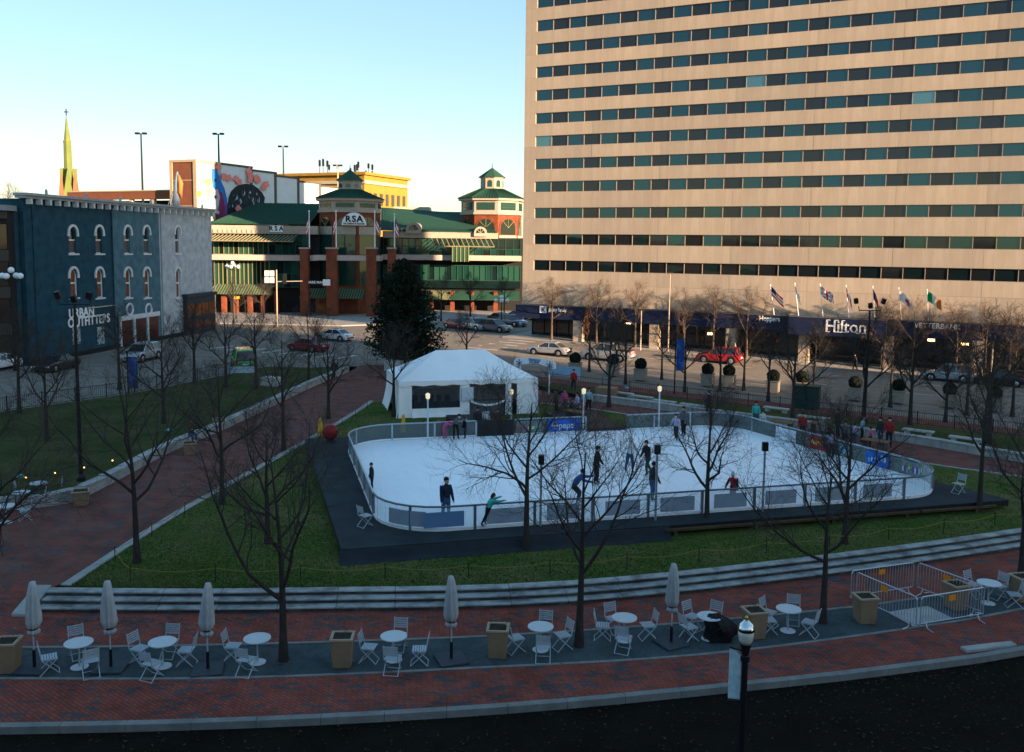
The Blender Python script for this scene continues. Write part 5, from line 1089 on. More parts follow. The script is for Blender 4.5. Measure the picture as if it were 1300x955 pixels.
# ---------------------------------------------------------------- bare trees
def bare_tree(seed, H, fork, spread=.5, limbs=6, lean=(0, 0), r0=.125, dens=1.45, upright=.5, fine=5):
    """trunk and limbs in one mesh, branches and twigs in another"""
    r = random.Random(seed); tr, cw = MB(), MB()
    top = Vector((lean[0], lean[1], H * .80)); pts = []; rad = []
    for k in range(9):
        t = k / 8; p = Vector((lean[0] * t * t, lean[1] * t * t, top.z * t)) + Vector((math.sin(t * 5 + seed), math.cos(t * 4 + seed * 2), 0)) * .05 * t
        pts.append(p); rad.append(r0 * (1 - .86 * t) * (1.28 if k == 0 else 1))
    tr.tube([Vector((0, 0, -.15))] + pts, [rad[0] * 1.25] + rad, 8)
    def at_trunk(z):
        t = min(1, z / top.z) * 8; k = min(int(t), 7); return pts[k].lerp(pts[k + 1], t - k), rad[k] + (rad[k + 1] - rad[k]) * (t - k)
    def grow(mb, p, d, L, rd, seg, sides, up, wig):
        P = [p.copy()]; Rr = [rd]
        for s in range(seg):
            d = (d + Vector((r.gauss(0, wig), r.gauss(0, wig), r.gauss(0, wig) + up))).normalized(); p = p + d * (L / seg); P.append(p.copy()); Rr.append(rd * (1 - .8 * (s + 1) / seg))
        mb.tube(P, Rr, sides, cap=False); return P, Rr
    def pick(P, Rr, t):
        x = t * (len(P) - 1); k = min(int(x), len(P) - 2); return P[k].lerp(P[k + 1], x - k), Rr[k] + (Rr[k + 1] - Rr[k]) * (x - k), (P[k + 1] - P[k]).normalized()
    def side(d, ang):
        o = d.orthogonal().normalized(); o.rotate(Matrix.Rotation(r.uniform(0, 2 * math.pi), 3, d)); return (d * math.cos(ang) + o * math.sin(ang)).normalized()
    az = r.uniform(0, 6.28)
    for i in range(limbs):
        f = i / max(1, limbs - 1); z = fork + (H * .70 - fork) * f ** 1.15; p, rt = at_trunk(z); az += 2.4 + r.uniform(-.4, .4)
        el = R(28 + 34 * f * upright + 16 * upright + r.uniform(-8, 8)); d = Vector((math.cos(az) * math.cos(el), math.sin(az) * math.cos(el), math.sin(el)))
        L = H * spread * (1 - .50 * f) * r.uniform(.85, 1.15)
        P, Rr = grow(tr, p, d, L, max(.018, rt * .70), 8, 6, .085, .12)
        nb = int(7 * dens)
        for b in range(nb):
            t = .22 + .78 * (b + r.random() * .6) / nb; q, rq, dq = pick(P, Rr, min(t, .98))
            P2, R2 = grow(cw, q, side(dq, R(r.uniform(28, 55))), L * r.uniform(.36, .58) * (1.12 - .55 * t), max(.009, rq * .62), 6, 4, .055, .15)
            nt_ = int(5 * dens)
            for c_ in range(nt_):
                t2 = .2 + .8 * (c_ + r.random() * .7) / nt_; q2, rq2, dq2 = pick(P2, R2, min(t2, .97))
                P3, R3 = grow(cw, q2, side(dq2, R(r.uniform(25, 60))), L * r.uniform(.16, .28), max(.0055, rq2 * .6), 4, 3, .045, .17)
                for e in range(fine):
                    q3, rq3, dq3 = pick(P3, R3, .25 + .7 * (e + r.random()) / fine)
                    grow(cw, q3, side(dq3, R(r.uniform(25, 55))), L * r.uniform(.07, .14), .004, 2, 3, .03, .2)
    return tr, cw
def place_tree(loc, label, seed=None, rz=0.0, sc=1.0, meshes=None, group=None, mats=('bark', 'twig'), name='bare_tree', **kw):
    t = thing(name, label, 'tree', loc, rz, group, sc)
    if meshes is None:
        tr, cw = bare_tree(seed, **kw); meshes = (tr.mesh('trunk', MAT[mats[0]], True), cw.mesh('crown', MAT[mats[1]]))
    inst('trunk', meshes[0], t); inst('crown', meshes[1], t); return t
fl_ = flat(0.0)
NW = flat(WALK_Z)
# the near and middle trees, each its own growth
near = [(360, 838, NW, dict(H=6.6, fork=1.75, spread=.62, limbs=8, lean=(-.25, .1), upright=.35, dens=1.1), 'large spreading bare tree in the gravel strip right of third umbrella'),
        (735, 820, NW, dict(H=6.6, fork=2.2, spread=.52, limbs=8, lean=(.12, 0), upright=.55), 'bare tree in the gravel strip between the sixth and seventh tables'),
        (1044, 790, NW, dict(H=5.4, fork=2.0, spread=.62, limbs=7, lean=(.1, 0), upright=.35), 'bare tree in the gravel strip left of the metal barriers'),
        (668, 697, fl_, dict(H=6.3, fork=2.0, spread=.55, limbs=8, lean=(.1, 0), upright=.45), 'bare tree on the lawn at the rink front, left one'),
        (897, 669, fl_, dict(H=5.6, fork=1.6, spread=.52, limbs=8, lean=(-.05, 0), upright=.5), 'bare tree on the lawn at the rink front, in front of centre boards'),
        (1072, 690, fl_, dict(H=5.4, fork=1.5, spread=.55, limbs=8, lean=(.1, .1), upright=.45), 'bare tree on the lawn at the rink front, right of the red skater'),
        (174, 714, fl_, dict(H=7.0, fork=2.2, spread=.55, limbs=9, lean=(-.45, .2), upright=.45, dens=1.1), 'leaning bare tree at the lawn corner beside the brick path'),
        (282, 640, fl_, dict(H=6.4, fork=2.0, spread=.45, limbs=8, upright=.65), 'bare tree by the path kerb left of the rink, near one'),
        (360, 572, fl_, dict(H=6.8, fork=2.4, spread=.42, limbs=8, upright=.7), 'bare tree by the path kerb level with the rink back'),
        (340, 690, fl_, dict(H=4.6, fork=1.1, spread=.66, limbs=7, upright=.35), 'low spreading bare tree on the lawn left of the rink deck'),
        (1243, 650, fl_, dict(H=7.4, fork=2.6, spread=.38, limbs=8, upright=.7), 'tall bare tree on the lawn right of the rink deck'),
        (1296, 735, NW, dict(H=6.0, fork=2.0, spread=.6, limbs=8, lean=(-.1, 0), upright=.4), 'bare tree cut by the right edge of the picture'),
        (-22, 770, NW, dict(H=6.4, fork=1.9, spread=.62, limbs=8, lean=(.3, 0), upright=.4), 'bare tree cut by the left edge above the brick walk')]
for i, (px, py, fz, kw, lab) in enumerate(near):
    kw = dict(kw); kw['H'] *= 1.12; kw['spread'] *= 1.04; p = G(px, py, fz); place_tree((p.x, p.y, p.z), lab, 100 + i, group='bare trees in the square', **kw)
VAR = []
for k, kw in enumerate((dict(H=6.5, fork=2.0, spread=.42, limbs=8, upright=.7), dict(H=6.5, fork=1.8, spread=.50, limbs=7, upright=.5), dict(H=6.5, fork=2.3, spread=.38, limbs=8, upright=.85), dict(H=6.5, fork=1.5, spread=.46, limbs=8, upright=.6))):
    tr, cw = bare_tree(300 + k, **kw); VAR.append((tr.mesh('trunk', MAT['bark'], True), cw.mesh('crown', MAT['twig'])))
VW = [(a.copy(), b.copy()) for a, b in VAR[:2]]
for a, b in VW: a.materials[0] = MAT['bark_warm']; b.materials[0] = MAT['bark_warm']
LL = lambda x, y: .28
mid = [(25, 525, LL, 6.6, 'left lawn fence, leftmost'), (60, 560, LL, 5.8, 'left lawn between the globe lamp and the tall flood post'), (152, 492, LL, 6.4, 'left lawn beside the blue street banner'), (208, 538, LL, 6.2, 'left lawn behind the seat wall corner'), (247, 486, LL, 6.6, 'left lawn below the pale store bay'), (287, 492, LL, 6.0, 'left lawn in front of the green van'), (325, 494, LL, 6.4, 'left lawn just right of the green van'),
       (417, 531, fl_, 6.0, 'rink lawn strip left of the tent'), (500, 529, fl_, 6.2, 'rink lawn corner right beside the tent'), (392, 487, fl_, 6.3, 'back brick plaza near the red car'), (592, 474, fl_, 6.0, 'street edge right above the tent roof'),
       (773, 514, rl_z, 6.6, 'right lawn near the rear rink gap'), (748, 470, gz, 5.8, 'kerb in front of the silver pickup, left one'), (794, 486, gz, 6.0, 'kerb in front of the silver pickup, right one'), (840, 480, gz, 5.6, 'kerb left of the blue banner'), (869, 497, rl_z, 6.0, 'fence right of the blue banner'), (914, 494, gz, 5.8, 'kerb below the red car front'), (944, 494, gz, 6.0, 'kerb below the red car rear'), (975, 508, rl_z, 6.4, 'lawn left of the green utility box'),
       (1006, 534, rl_z, 6.6, 'right lawn directly in front of the utility box'), (1033, 494, gz, 6.0, 'kerb behind the utility box'), (1096, 535, rl_z, 7.2, 'right lawn below the big white hotel lettering'), (1130, 515, gz, 6.4, 'kerb right of the hotel entrance canopy'), (1155, 540, rl_z, 6.9, 'right lawn below the canopy white lettering'), (1227, 525, gz, 6.2, 'kerb in front of the silver car, right side'), (1255, 563, rl_z, 7.4, 'right lawn near the path, far right'), (1285, 527, gz, 6.6, 'kerb at the far right edge'), (1200, 536, rl_z, 6.4, 'right lawn below the silver car')]
for i, (px, py, fz, h, where) in enumerate(mid):
    p = G(px, py, fz); place_tree((p.x, p.y, p.z), 'bare tree, ' + where, rz=i * 2.1, sc=h * 1.12 / 6.5, meshes=VAR[i % 4], group='bare trees in the square')
hot = [(700, 1.0, 8.4, 'left end of the hotel canopy'), (757, 1.0, 8.0, 'hotel pavement at the silver pickup'), (806, 1.0, 8.6, 'hotel pavement between two canopy columns'), (868, 1.0, 7.6, 'hotel pavement left of the red car'), (905, 1.0, 8.6, 'hotel pavement right behind the red car'), (948, 1.0, 8.2, 'hotel pavement left of the flags'), (1122, 1.0, 8.4, 'hotel pavement between the fifth and sixth flags'), (1160, 1.0, 8.0, 'hotel pavement under the rightmost flag'), (1215, 1.0, 8.3, 'hotel pavement right of the flags'), (1252, 1.0, 8.0, 'hotel pavement by the last canopy lamp'), (1290, 1.0, 8.4, 'hotel pavement at the right edge')]
for i, (px, q, h, where) in enumerate(hot):
    A = HA + NV * 1.55; p = onpl(px, 440, A, A + DV); z = gz(p.x, p.y); place_tree((p.x, p.y, z), 'sunlit bare street tree, ' + where, rz=i * 1.7, sc=h / 6.5, meshes=VW[i % 2], group='street trees along the hotel')
for i, (px, py, h, where) in enumerate(((597, 405, 8.0, 'right wing of the market hall'), (560, 408, 7.5, 'dark arcade of the market hall'), (640, 403, 7.0, 'right tower of the market hall'), (300, 405, 6.5, 'left wing of the market hall'), (335, 404, 6.5, 'left awning of the market hall'))):
    p = G(px, py); place_tree((p.x, p.y, 0), 'bare street tree before the ' + where, rz=i, sc=h / 6.5, meshes=VAR[i % 4], group='street trees by the market hall')
p = aty(2, 262, 190); place_tree((p.x, p.y, 0), 'pale far tree above the glass office roof', rz=1, sc=3.6, meshes=VW[1])
# narrow upright sapling with orange leaves before the hotel
p = ST(*(hu(745, 430, 1.4)[0], 1.4)); t = thing('columnar_tree', 'narrow upright tree holding orange brown leaves by the hotel front', 'tree', p); r2 = random.Random(4)
tr, cw = bare_tree(77, 4.6, .8, .18, 9, upright=1.6, r0=.07); tr.build('trunk', MAT['bark_warm'], t, smooth=True); cw.build('crown', MAT['bark_warm'], t)
lv = MB()
for k in range(420):
    z = 1.0 + 3.6 * r2.random(); a = r2.uniform(0, 6.28); rr = r2.random() ** .5 * .42 * (1 - ((z - 2.6) / 2.6) ** 2); q = Vector((rr * math.cos(a), rr * math.sin(a), z)); u_ = Vector((r2.gauss(0, 1), r2.gauss(0, 1), r2.gauss(0, 1))).normalized() * .09; v_ = u_.orthogonal().normalized() * .06
    lv.poly([q - u_, q - v_, q + u_, q + v_])
o = lv.build('leaves', M('dry_leaf', (.32, .13, .05), .8, (.22, .09, .04), 3), t); o['kind'] = 'stuff'
# ---------------------------------------------------------------- dark conifer by the crossing
p = G(513, 466); con = thing('conifer', 'dense dark conifer standing behind the left tent corner', 'tree', p); r2 = random.Random(8); CH = aty(510, 332, p.y).z
MB().tube([(0, 0, -.2), (0, 0, CH * .97)], [.22, .03], 8).build('trunk', MAT['bark'], con); nd = MB(); br = MB()
for k in range(520):
    f = (k + r2.random()) / 520; z = .35 + (CH - .45) * f ** .9; a = k * 2.399 + r2.uniform(-.4, .4); Rm = (4.15 * (1 - f) ** .66 + .12) * r2.uniform(.70, 1.08)
    d = Vector((math.cos(a), math.sin(a), .28 + .5 * f)); d.normalize(); e = Vector((0, 0, z)) + d * Rm; br.tube([(0, 0, z), e], [.03, .008], 3, cap=False)
    m_ = int(10 + Rm * 14)
    for j in range(m_):
        t = .22 + .8 * j / m_; q = Vector((0, 0, z)) + d * Rm * t + Vector((r2.gauss(0, .16), r2.gauss(0, .16), r2.gauss(0, .14))); s = r2.uniform(.16, .34)
        u_ = (d + Vector((r2.gauss(0, .7), r2.gauss(0, .7), r2.gauss(.25, .6)))).normalized() * s; v_ = u_.cross(Vector((r2.gauss(0, 1), r2.gauss(0, 1), r2.gauss(0, 1)))).normalized() * s * .34
        nd.add([q, q + u_ * .5 + v_, q + u_, q + u_ * .5 - v_], [(0, 1, 2, 3)], 1 if r2.random() < .35 else 0)
br.build('boughs', MAT['bark'], con); o = nd.build('needles', [M('needle', (.010, .020, .012), .9), M('needle_light', (.015, .028, .014), .9)], con); o['kind'] = 'stuff'
# ---------------------------------------------------------------- cafe furniture on the gravel strip
M('table_white', (.56, .59, .60), .5, (.48, .51, .53), 4); M('chair_metal', (.44, .50, .54), .45, (.36, .42, .46), 5, metal=.2)
def make_table():
    t = thing('bistro_table', 'x', 'table')
    MB().lathe([(.36, .70), (.385, .705), (.385, .73), (.36, .735)], 28).build('table_top', MAT['table_white'], t); MB().lathe([(.03, .02), (.022, .70)], 8).build('pedestal', MAT['chair_metal'], t)
    MB().lathe([(.24, 0), (.24, .012), (.2, .025), (.03, .035)], 20).build('base', MAT['table_white'], t); return t
def make_chair():
    t = thing('folding_chair', 'x', 'chair'); s = MB()
    for k in range(6): s.box(-.20, .20, -.19 + k * .068, -.19 + k * .068 + .05, .44, .455)
    s.box(-.21, -.195, -.2, .21, .42, .439).box(.195, .21, -.2, .21, .42, .439).build('seat', MAT['chair_metal'], t); b = MB()
    for k in range(5): b.obox((0, .235 + .012 * k, .60 + .06 * k), (.40, .012, .042))
    b.bar((-.2, .20, .44), (-.2, .29, .88), .022).bar((.2, .20, .44), (.2, .29, .88), .022).build('backrest', MAT['chair_metal'], t)
    for sx in (-1, 1):
        MB().bar((sx * .205, .26, 0), (sx * .205, -.18, .43), .022).bar((sx * .19, .255, .01), (-sx * 0, .255, .01), .018).build('leg', MAT['chair_metal'], t)
        MB().bar((sx * .185, -.24, 0), (sx * .185, .2, .43), .022).bar((sx * .18, -.235, .01), (0, -.235, .01), .018).build('leg', MAT['chair_metal'], t)
    return t
tab0, ch0 = make_table(), make_chair(); used = [False, False]
def put(kind, loc, rz, label, group):
    src = (tab0, ch0)[kind]
    if not used[kind]:
        used[kind] = True; src.location = loc; src.rotation_euler = (0, 0, rz); src['label'] = label; src['group'] = group; return src
    return dup(src, loc, rz, label, group)
def chair_at(x, y, z, cx, cy, label, group, j=0.0): put(1, (x, y, z), math.atan2(cy - y, cx - x) + math.pi / 2 + j, label, group)   # seat front towards (cx, cy)
clock = lambda a: ['right', 'far right', 'behind', 'far left', 'left', 'near left', 'in front', 'near right'][int(((a % 360) + 22.5) // 45) % 8]
SIDE = lambda a: {0: 'right', 1: 'far', 2: 'left', 3: 'near'}[int(((a % 360) + 45) // 90) % 4]
tables = [((101, 847), 'between the first and second closed umbrellas', [118, 205, 318]), ((207, 846), 'between the second and third closed umbrellas', [95, 165, 268, 12]), ((327, 841), 'right of the third closed umbrella', [170, 262]), ((500, 838), 'right of the tan planter before the large tree', [85, 188, 275, 345]),
          ((686, 825), 'right of the second tan planter', [78, 190, 275, 8]), ((792, 813), 'right of the near gravel tree', [112, 172, 262, 12]), ((900, 811), 'left of the black covered grill', [120, 190, 70]), ((1000, 801), 'left of the tree by the barriers', [140, 195, 330, 60]), ((1254, 766), 'right of the metal barriers', [110, 40, 340])]
TPOS = []
for (px, py), where, angs in tables:
    p = atz(px, py, WALK_Z); TPOS.append(p); put(0, (p.x, p.y, p.z), 0, 'round white bistro table ' + where, 'bistro tables on the gravel')
    for i, a in enumerate(angs):
        d = .62 + .16 * rng.random(); x, y = p.x + d * math.cos(R(a)), p.y + d * math.sin(R(a))
        chair_at(x, y, WALK_Z, p.x, p.y, 'folding chair %s of the table %s' % (clock(a), where), 'folding chairs on the gravel', rng.uniform(-.35, .35))
for i, (px, py, where) in enumerate(((28, 648, 'left wall, near one'), (50, 637, 'left wall, far one'), (8, 664, 'left wall, at the picture edge'))):
    p = atz(px, py, path_z(-20, 37)); put(0, (p.x, p.y, path_z(p.x, p.y)), 0, 'round pale bistro table by the ' + where, 'bistro tables by the left wall')
    for a in (30, 200): chair_at(p.x + .7 * math.cos(R(a)), p.y + .7 * math.sin(R(a)), path_z(p.x, p.y), p.x, p.y, 'folding chair %s of the pale table by the %s' % ('right' if a < 90 else 'left', where), 'folding chairs by the left wall')
p = atz(464, 668, .40); chair_at(p.x, p.y, .40, p.x + 1, p.y + 1, 'folding chair left on the rink deck front corner', 'folding chairs on the rink deck')
p = atz(1216, 626, .40); chair_at(p.x, p.y, .40, p.x - 1, p.y - .6, 'folding chair standing on the right tip of the rink deck', 'folding chairs on the rink deck')
# closed umbrellas
M('canvas', (.46, .47, .47), .9, (.33, .34, .345), 3, .3, 14); M('umbrella_base', (.055, .065, .075), .7, (.04, .05, .055), 3)
def make_umbrella(seed):
    t = thing('closed_umbrella', 'x', 'umbrella'); r2 = random.Random(seed)
    clean(MB().box(-.42, .42, -.42, .42, 0, .06).build('base_plate', MAT['umbrella_base'], t), .012); MB().tube([(0, 0, .06), (0, 0, .55)], .045, 8).build('sleeve', MAT['black_metal'], t); MB().tube([(0, 0, .5), (0, 0, 2.5)], .022, 8).build('pole', MAT['chair_metal'], t)
    prof = [(1.0, .09), (1.05, .15), (1.11, .14), (1.17, .105), (1.22, .14), (1.36, .185), (1.6, .175), (1.9, .15), (2.2, .125), (2.40, .10), (2.50, .075), (2.53, .02)]; n = 32; mb = MB(); lx, ly = r2.uniform(-.05, .05), r2.uniform(-.05, .05); ph = r2.uniform(0, 6)
    for i, (z, rr) in enumerate(prof):
        for k in range(n):
            a = 2 * math.pi * k / n; am = .30 * min(1, (2.5 - z) / .5); q = rr * (1 + am * math.sin(8 * a + ph + z * 1.1) * .75 + .10 * math.sin(3 * a + z * 3 + ph)); f = (z - 1) / 1.5
            mb.v.append((q * math.cos(a) + lx * f, q * math.sin(a) + ly * f, z + .03 * math.sin(8 * a + ph) * (i < 2)))
    for i in range(len(prof) - 1):
        for k in range(n): mb.f.append([i * n + k, i * n + (k + 1) % n, (i + 1) * n + (k + 1) % n, (i + 1) * n + k]); mb.m.append(0)
    mb.build('folded_canopy', MAT['canvas'], t, smooth=True); MB().lathe([(.135, 1.155), (.145, 1.17), (.135, 1.19)], 16).build('tie_strap', MAT['black_metal'], t); return t
for i, (px, py, lab) in enumerate(((44, 849, 'closed grey canvas umbrella on square base, leftmost'), (141, 848, 'closed grey umbrella between the first two tables'), (264, 851, 'closed grey umbrella left of the large spreading tree'), (573, 838, 'closed grey umbrella between the two front tan planters'), (852, 817, 'closed grey umbrella left of the black covered grill'))):
    p = atz(px, py, WALK_Z); t = make_umbrella(i); t.location = p; t.rotation_euler = (0, 0, R(8 * i - 4)); t['label'] = lab; t['group'] = 'closed umbrellas on the gravel'
# tan planters
M('planter_tan', (.27, .185, .11), .7, (.21, .14, .085), 2.5, .1, 20); M('soil', (.02, .016, .012), .95, (.05, .04, .03), 14, .6, 40)
def planter(p, label, wd=.62, h=.82, rz=0.0, group='tan planters'):
    t = thing('square_planter', label, 'planter', p, rz, group); a, b = wd / 2, wd / 2 * .82; n = MB()
    o = MB().add([(-b, -b, 0), (b, -b, 0), (b, b, 0), (-b, b, 0), (-a, -a, h), (a, -a, h), (a, a, h), (-a, a, h)], [(3, 2, 1, 0), (4, 5, 6, 7), (0, 1, 5, 4), (1, 2, 6, 5), (2, 3, 7, 6), (3, 0, 4, 7)]).build('box', MAT['planter_tan'], t); clean(o, .015)
    r_ = MB()
    for x0, x1, y0, y1 in ((-a - .02, a + .02, -a - .02, -a + .06), (-a - .02, a + .02, a - .06, a + .02), (-a - .02, -a + .06, -a + .061, a - .061), (a - .06, a + .02, -a + .061, a - .061)): r_.box(x0, x1, y0, y1, h + .001, h + .05)
    r_.build('rim', M('planter_rim', (.36, .27, .18), .7), t); MB().box(-a + .06, a - .06, -a + .06, a - .06, h + .002, h + .02).build('soil', MAT['soil'], t)
    r2 = random.Random(int(p[0] * 100)); s = MB()
    for k in range(14): x, y = r2.uniform(-a, a) * .75, r2.uniform(-a, a) * .75; s.tube([(x, y, h), (x + r2.gauss(0, .1), y + r2.gauss(0, .1), h + r2.uniform(.05, .16))], [.006, .003], 3)
    s.build('dry_stems', MAT['twig'], t); return t
for px, py, lab, rz in ((10, 851, 'tan square planter at the left edge of the gravel strip', .1), (435, 844, 'tan square planter right of the large spreading tree', .05), (632, 832, 'tan square planter right of the fourth umbrella', -.05), (957, 808, 'tan square planter behind the near street lamp', .2), (1097, 789, 'tan square planter just left of the barriers', .12), (1213, 772, 'tan square planter inside the barriers', .3), (1296, 762, 'tan square planter at the right edge', .2)):
    planter(atz(px, py, WALK_Z), lab, rz=rz)
for px, py, lab in ((103, 641, 'tan square planter at the corner of the left seat wall'), (241, 577, 'tan square planter halfway along the left seat wall'), (238 + 40, 545, 'tan square planter further along the left seat wall')):
    p = G(px, py, path_z); planter(p, lab, .7, .62, R(20), 'planters along the left wall')
for px, py, lab in ((660, 492, 'concrete block planter behind the tent at the street'), (770, 507, 'tan stone planter left end of right seat wall'), (345, 494, 'big concrete block by the back brick plaza'), (500, 471, 'concrete pier in front of the conifer')):
    p = G(px, py); o = clean(MB().box(-.75, .75, -.5, .5, -.05, .95).build('concrete_block', MAT['concrete'] if px != 770 else MAT['planter_tan']), .03); o.location = p; o.rotation_euler = (0, 0, R(-25)); tag(o, lab, 'block')
# black tarpaulin covered grill
gp = atz(911, 812, WALK_Z); gr = thing('covered_grill', 'black tarpaulin covered grill standing among the tables', 'grill', gp); r2 = random.Random(3); mb = MB(); n = 20
prof = [(0.02, .40), (.2, .42), (.45, .46), (.62, .44), (.78, .36), (.90, .20), (.93, .02)]
for z, rr in prof:
    for k in range(n): a = 2 * math.pi * k / n; q = rr * (1 + .16 * math.sin(5 * a + z * 3) * (1 - z) + r2.uniform(-.13, .13)); mb.v.append((q * math.cos(a) * 1.0 + .1 * math.sin(z * 5), q * math.sin(a) * .75, z * .86 + r2.uniform(-.03, .03)))
for i in range(len(prof) - 1):
    for k in range(n): mb.f.append([i * n + k, i * n + (k + 1) % n, (i + 1) * n + (k + 1) % n, (i + 1) * n + k]); mb.m.append(0)
mb.build('cover', M('black_cover', (.010, .010, .012), .55), gr, auto=True); MB().tube([(-.45, -.2, .1), (-.1, -.42, .5), (.3, -.38, .6)], .02, 5).build('tie_cord', MAT['black_metal'], gr)
# crowd barriers round the hatch
BL, BB, BF, BRt = atz(1079, 764, WALK_Z), atz(1159, 752, WALK_Z), atz(1163, 801, WALK_Z), atz(1245, 784, WALK_Z)
for i, (a, b, lab) in enumerate(((BL, BB, 'galvanised crowd barrier, back left side of the pen'), (BL + Vector((.15, -.1, 0)), BF, 'galvanised crowd barrier, front left side of the pen'), (BB + Vector((.12, 0, 0)), BRt, 'galvanised crowd barrier, back right side of the pen'), (BF + Vector((.12, .05, 0)), BRt + Vector((0, -.15, 0)), 'galvanised crowd barrier, front right side of the pen'))):
    d = b - a; L = d.length; t = thing('crowd_barrier', lab, 'barrier', a, math.atan2(d.y, d.x), 'barriers round the hatch'); h = 1.08
    MB().tube([(.02, 0, .18), (.02, 0, h - .08), (.08, 0, h), (L - .08, 0, h), (L - .02, 0, h - .08), (L - .02, 0, .18)], .021, 6).tube([(.02, 0, .2), (L - .02, 0, .2)], .018, 6).build('frame', MAT['galvanised'], t)
    nb = int(L / .115)
    for k in range(1, nb): inst('bar', MATS.get('_bar') or MATS.setdefault('_bar', MB().tube([(0, 0, .21), (0, 0, h - .01)], .009, 5).mesh('bar', MAT['galvanised'])), t, (L * k / nb, 0, 0))
    for x in (.25, L - .25): MB().tube([(x, 0, .19), (x, -.08, .05), (x, -.32, .01)], .018, 5).tube([(x, 0, .19), (x, .08, .05), (x, .32, .01)], .018, 5).build('foot', MAT['galvanised'], t)
    MB().box(L * .42, L * .42 + .28, -.035, -.02, h - .26, h - .08).build('tag_plate', MAT['orange'], t)
hp = atz(1180, 793, WALK_Z); o = MB().box(-.85, .85, -.55, .55, 0, .035).build('concrete_hatch', MAT['concrete']); o.location = (hp.x, hp.y + .7, WALK_Z - .01); o.rotation_euler = (0, 0, R(20)); tag(clean(o, .01), 'pale concrete hatch in the gravel inside the barriers', 'hatch')
for px, py, lab in ((1060, 735, 'small dark drain cover on the walk left of the barriers'),):
    p = atz(px, py, WALK_Z + .005); o = MB().lathe([(.28, 0), (.28, .012)], 16).build('drain_cover', MAT['umbrella_base']); o.location = p; tag(o, lab, 'cover')
# granite bench stone on near walk at the right
p = atz(1255, 824, WALK_Z); o = clean(MB().box(-.9, .9, -.14, .14, 0, .12).build('granite_kerb_piece', MAT['kerb_stone']), .02); o.location = p; o.rotation_euler = (0, 0, R(14)); tag(o, 'loose granite piece lying by the near kerb at the right', 'stone')
# near street lamp with banner
LY = 17.2; lt = aty(950, 781, LY); lb = Vector((lt.x - .03, lt.y, -.5)); lh = lt.z + .5
lm = thing('acorn_lamp', 'black street lamp with chrome banded acorn globe and small banner, nearest the camera', 'street lamp', lb)
MB().lathe([(.24, 0), (.24, .12), (.16, .25), (.13, .8), (.085, .95), (.07, 2.6), (.06, lh - .95), (.09, lh - .92), (.09, lh - .82), (.065, lh - .8), (.10, lh - .62), (.12, lh - .58)], 14).build('post', MAT['black_metal'], lm, auto=True)
MB().lathe([(.10, lh - .575), (.135, lh - .50), (.15, lh - .40), (.155, lh - .31)], 16).build('globe', M('acorn_glass', (.62, .60, .52), .25, (.5, .48, .42), 30), lm, smooth=True)
MB().lathe([(.165, lh - .31), (.165, lh - .26), (.12, lh - .17), (.06, lh - .12), (.05, lh - .10)], 16).build('cap', M('chrome', (.6, .62, .62), .15, metal=1.0), lm, smooth=True); MB().lathe([(.03, lh - .1), (.045, lh - .06), (.02, lh - .02), (.005, lh)], 10).build('finial', M('brass', (.45, .30, .10), .3, metal=1.0), lm, smooth=True)
MB().bar((-.06, 0, lh - .72), (-.30, .02, lh - .66), .03).bar((-.06, 0, lh - 1.75), (-.30, .02, lh - 1.75), .03).build('banner_arm', MAT['black_metal'], lm)
MB().slab([(-.07, .01, lh - 1.72), (-.30, .02, lh - 1.70), (-.30, .02, lh - .66), (-.07, .01, lh - .82)], (0, .01, 0)).build('banner', M('banner_pale', (.55, .68, .70), .7, (.28, .45, .5), 5), lm)
# rope line on thin stakes round the lawn
rope = thing('rope_fence', 'low yellow rope strung on black stakes along the lawn edge', 'rope fence', (STEP[40].x, STEP[40].y + .7, 0))
line = resample([KERB_L[k] + Vector((.6, 0, 0)) for k in range(70, 4, -6)] + offset(STEP, .75)[6:104], 2.9); pr = None
stake = MB().tube([(0, 0, -.1), (0, 0, .52)], .016, 6).ball((0, 0, .53), .024, 6, 4).mesh('stake', MAT['black_metal'])
for i, q in enumerate(line):
    o = inst('stake', stake, rope, q - Vector((rope.location.x, rope.location.y, 0)))
    if pr is not None:
        MB().tube([pr.lerp(q, k / 6) + Vector((0, 0, .46 - .14 * math.sin(math.pi * k / 6))) for k in range(7)], .012, 4, cap=False).build('rope', M('rope_yellow', (.26, .19, .03), .8), rope, world=True)
    pr = q
# deck clutter: red ball, yellow caution signs
p = atz(419, 562, .38); rb = thing('red_ornament', 'big round red ornament standing on the rear left deck corner', 'ornament', p); MB().lathe([(.35, 0), (.3, .15), (.18, .22)], 14).build('base', MAT['black_metal'], rb); MB().ball((0, 0, .60), .45, 18, 12).build('ball', M('ornament_red', (.26, .01, .016), .35), rb, smooth=True)
for px, py, h, lab in ((512, 548, 1.0, 'yellow folding caution sign behind the rear boards near the tent'), (407, 552, .95, 'yellow caution sign behind the red ornament')):
    p = atz(px, py, .02); t = thing('caution_sign', lab, 'caution sign', p, R(10), 'yellow caution signs')
    for s in (-1, 1): MB().slab([(-.17, s * .2, 0), (.17, s * .2, 0), (.09, s * .02, h), (-.09, s * .02, h)], (0, .02 * s, 0)).build('panel', MAT['yellow'], t)
    MB().box(-.05, .05, -.03, .03, h, h + .07).build('handle', MAT['yellow'], t)
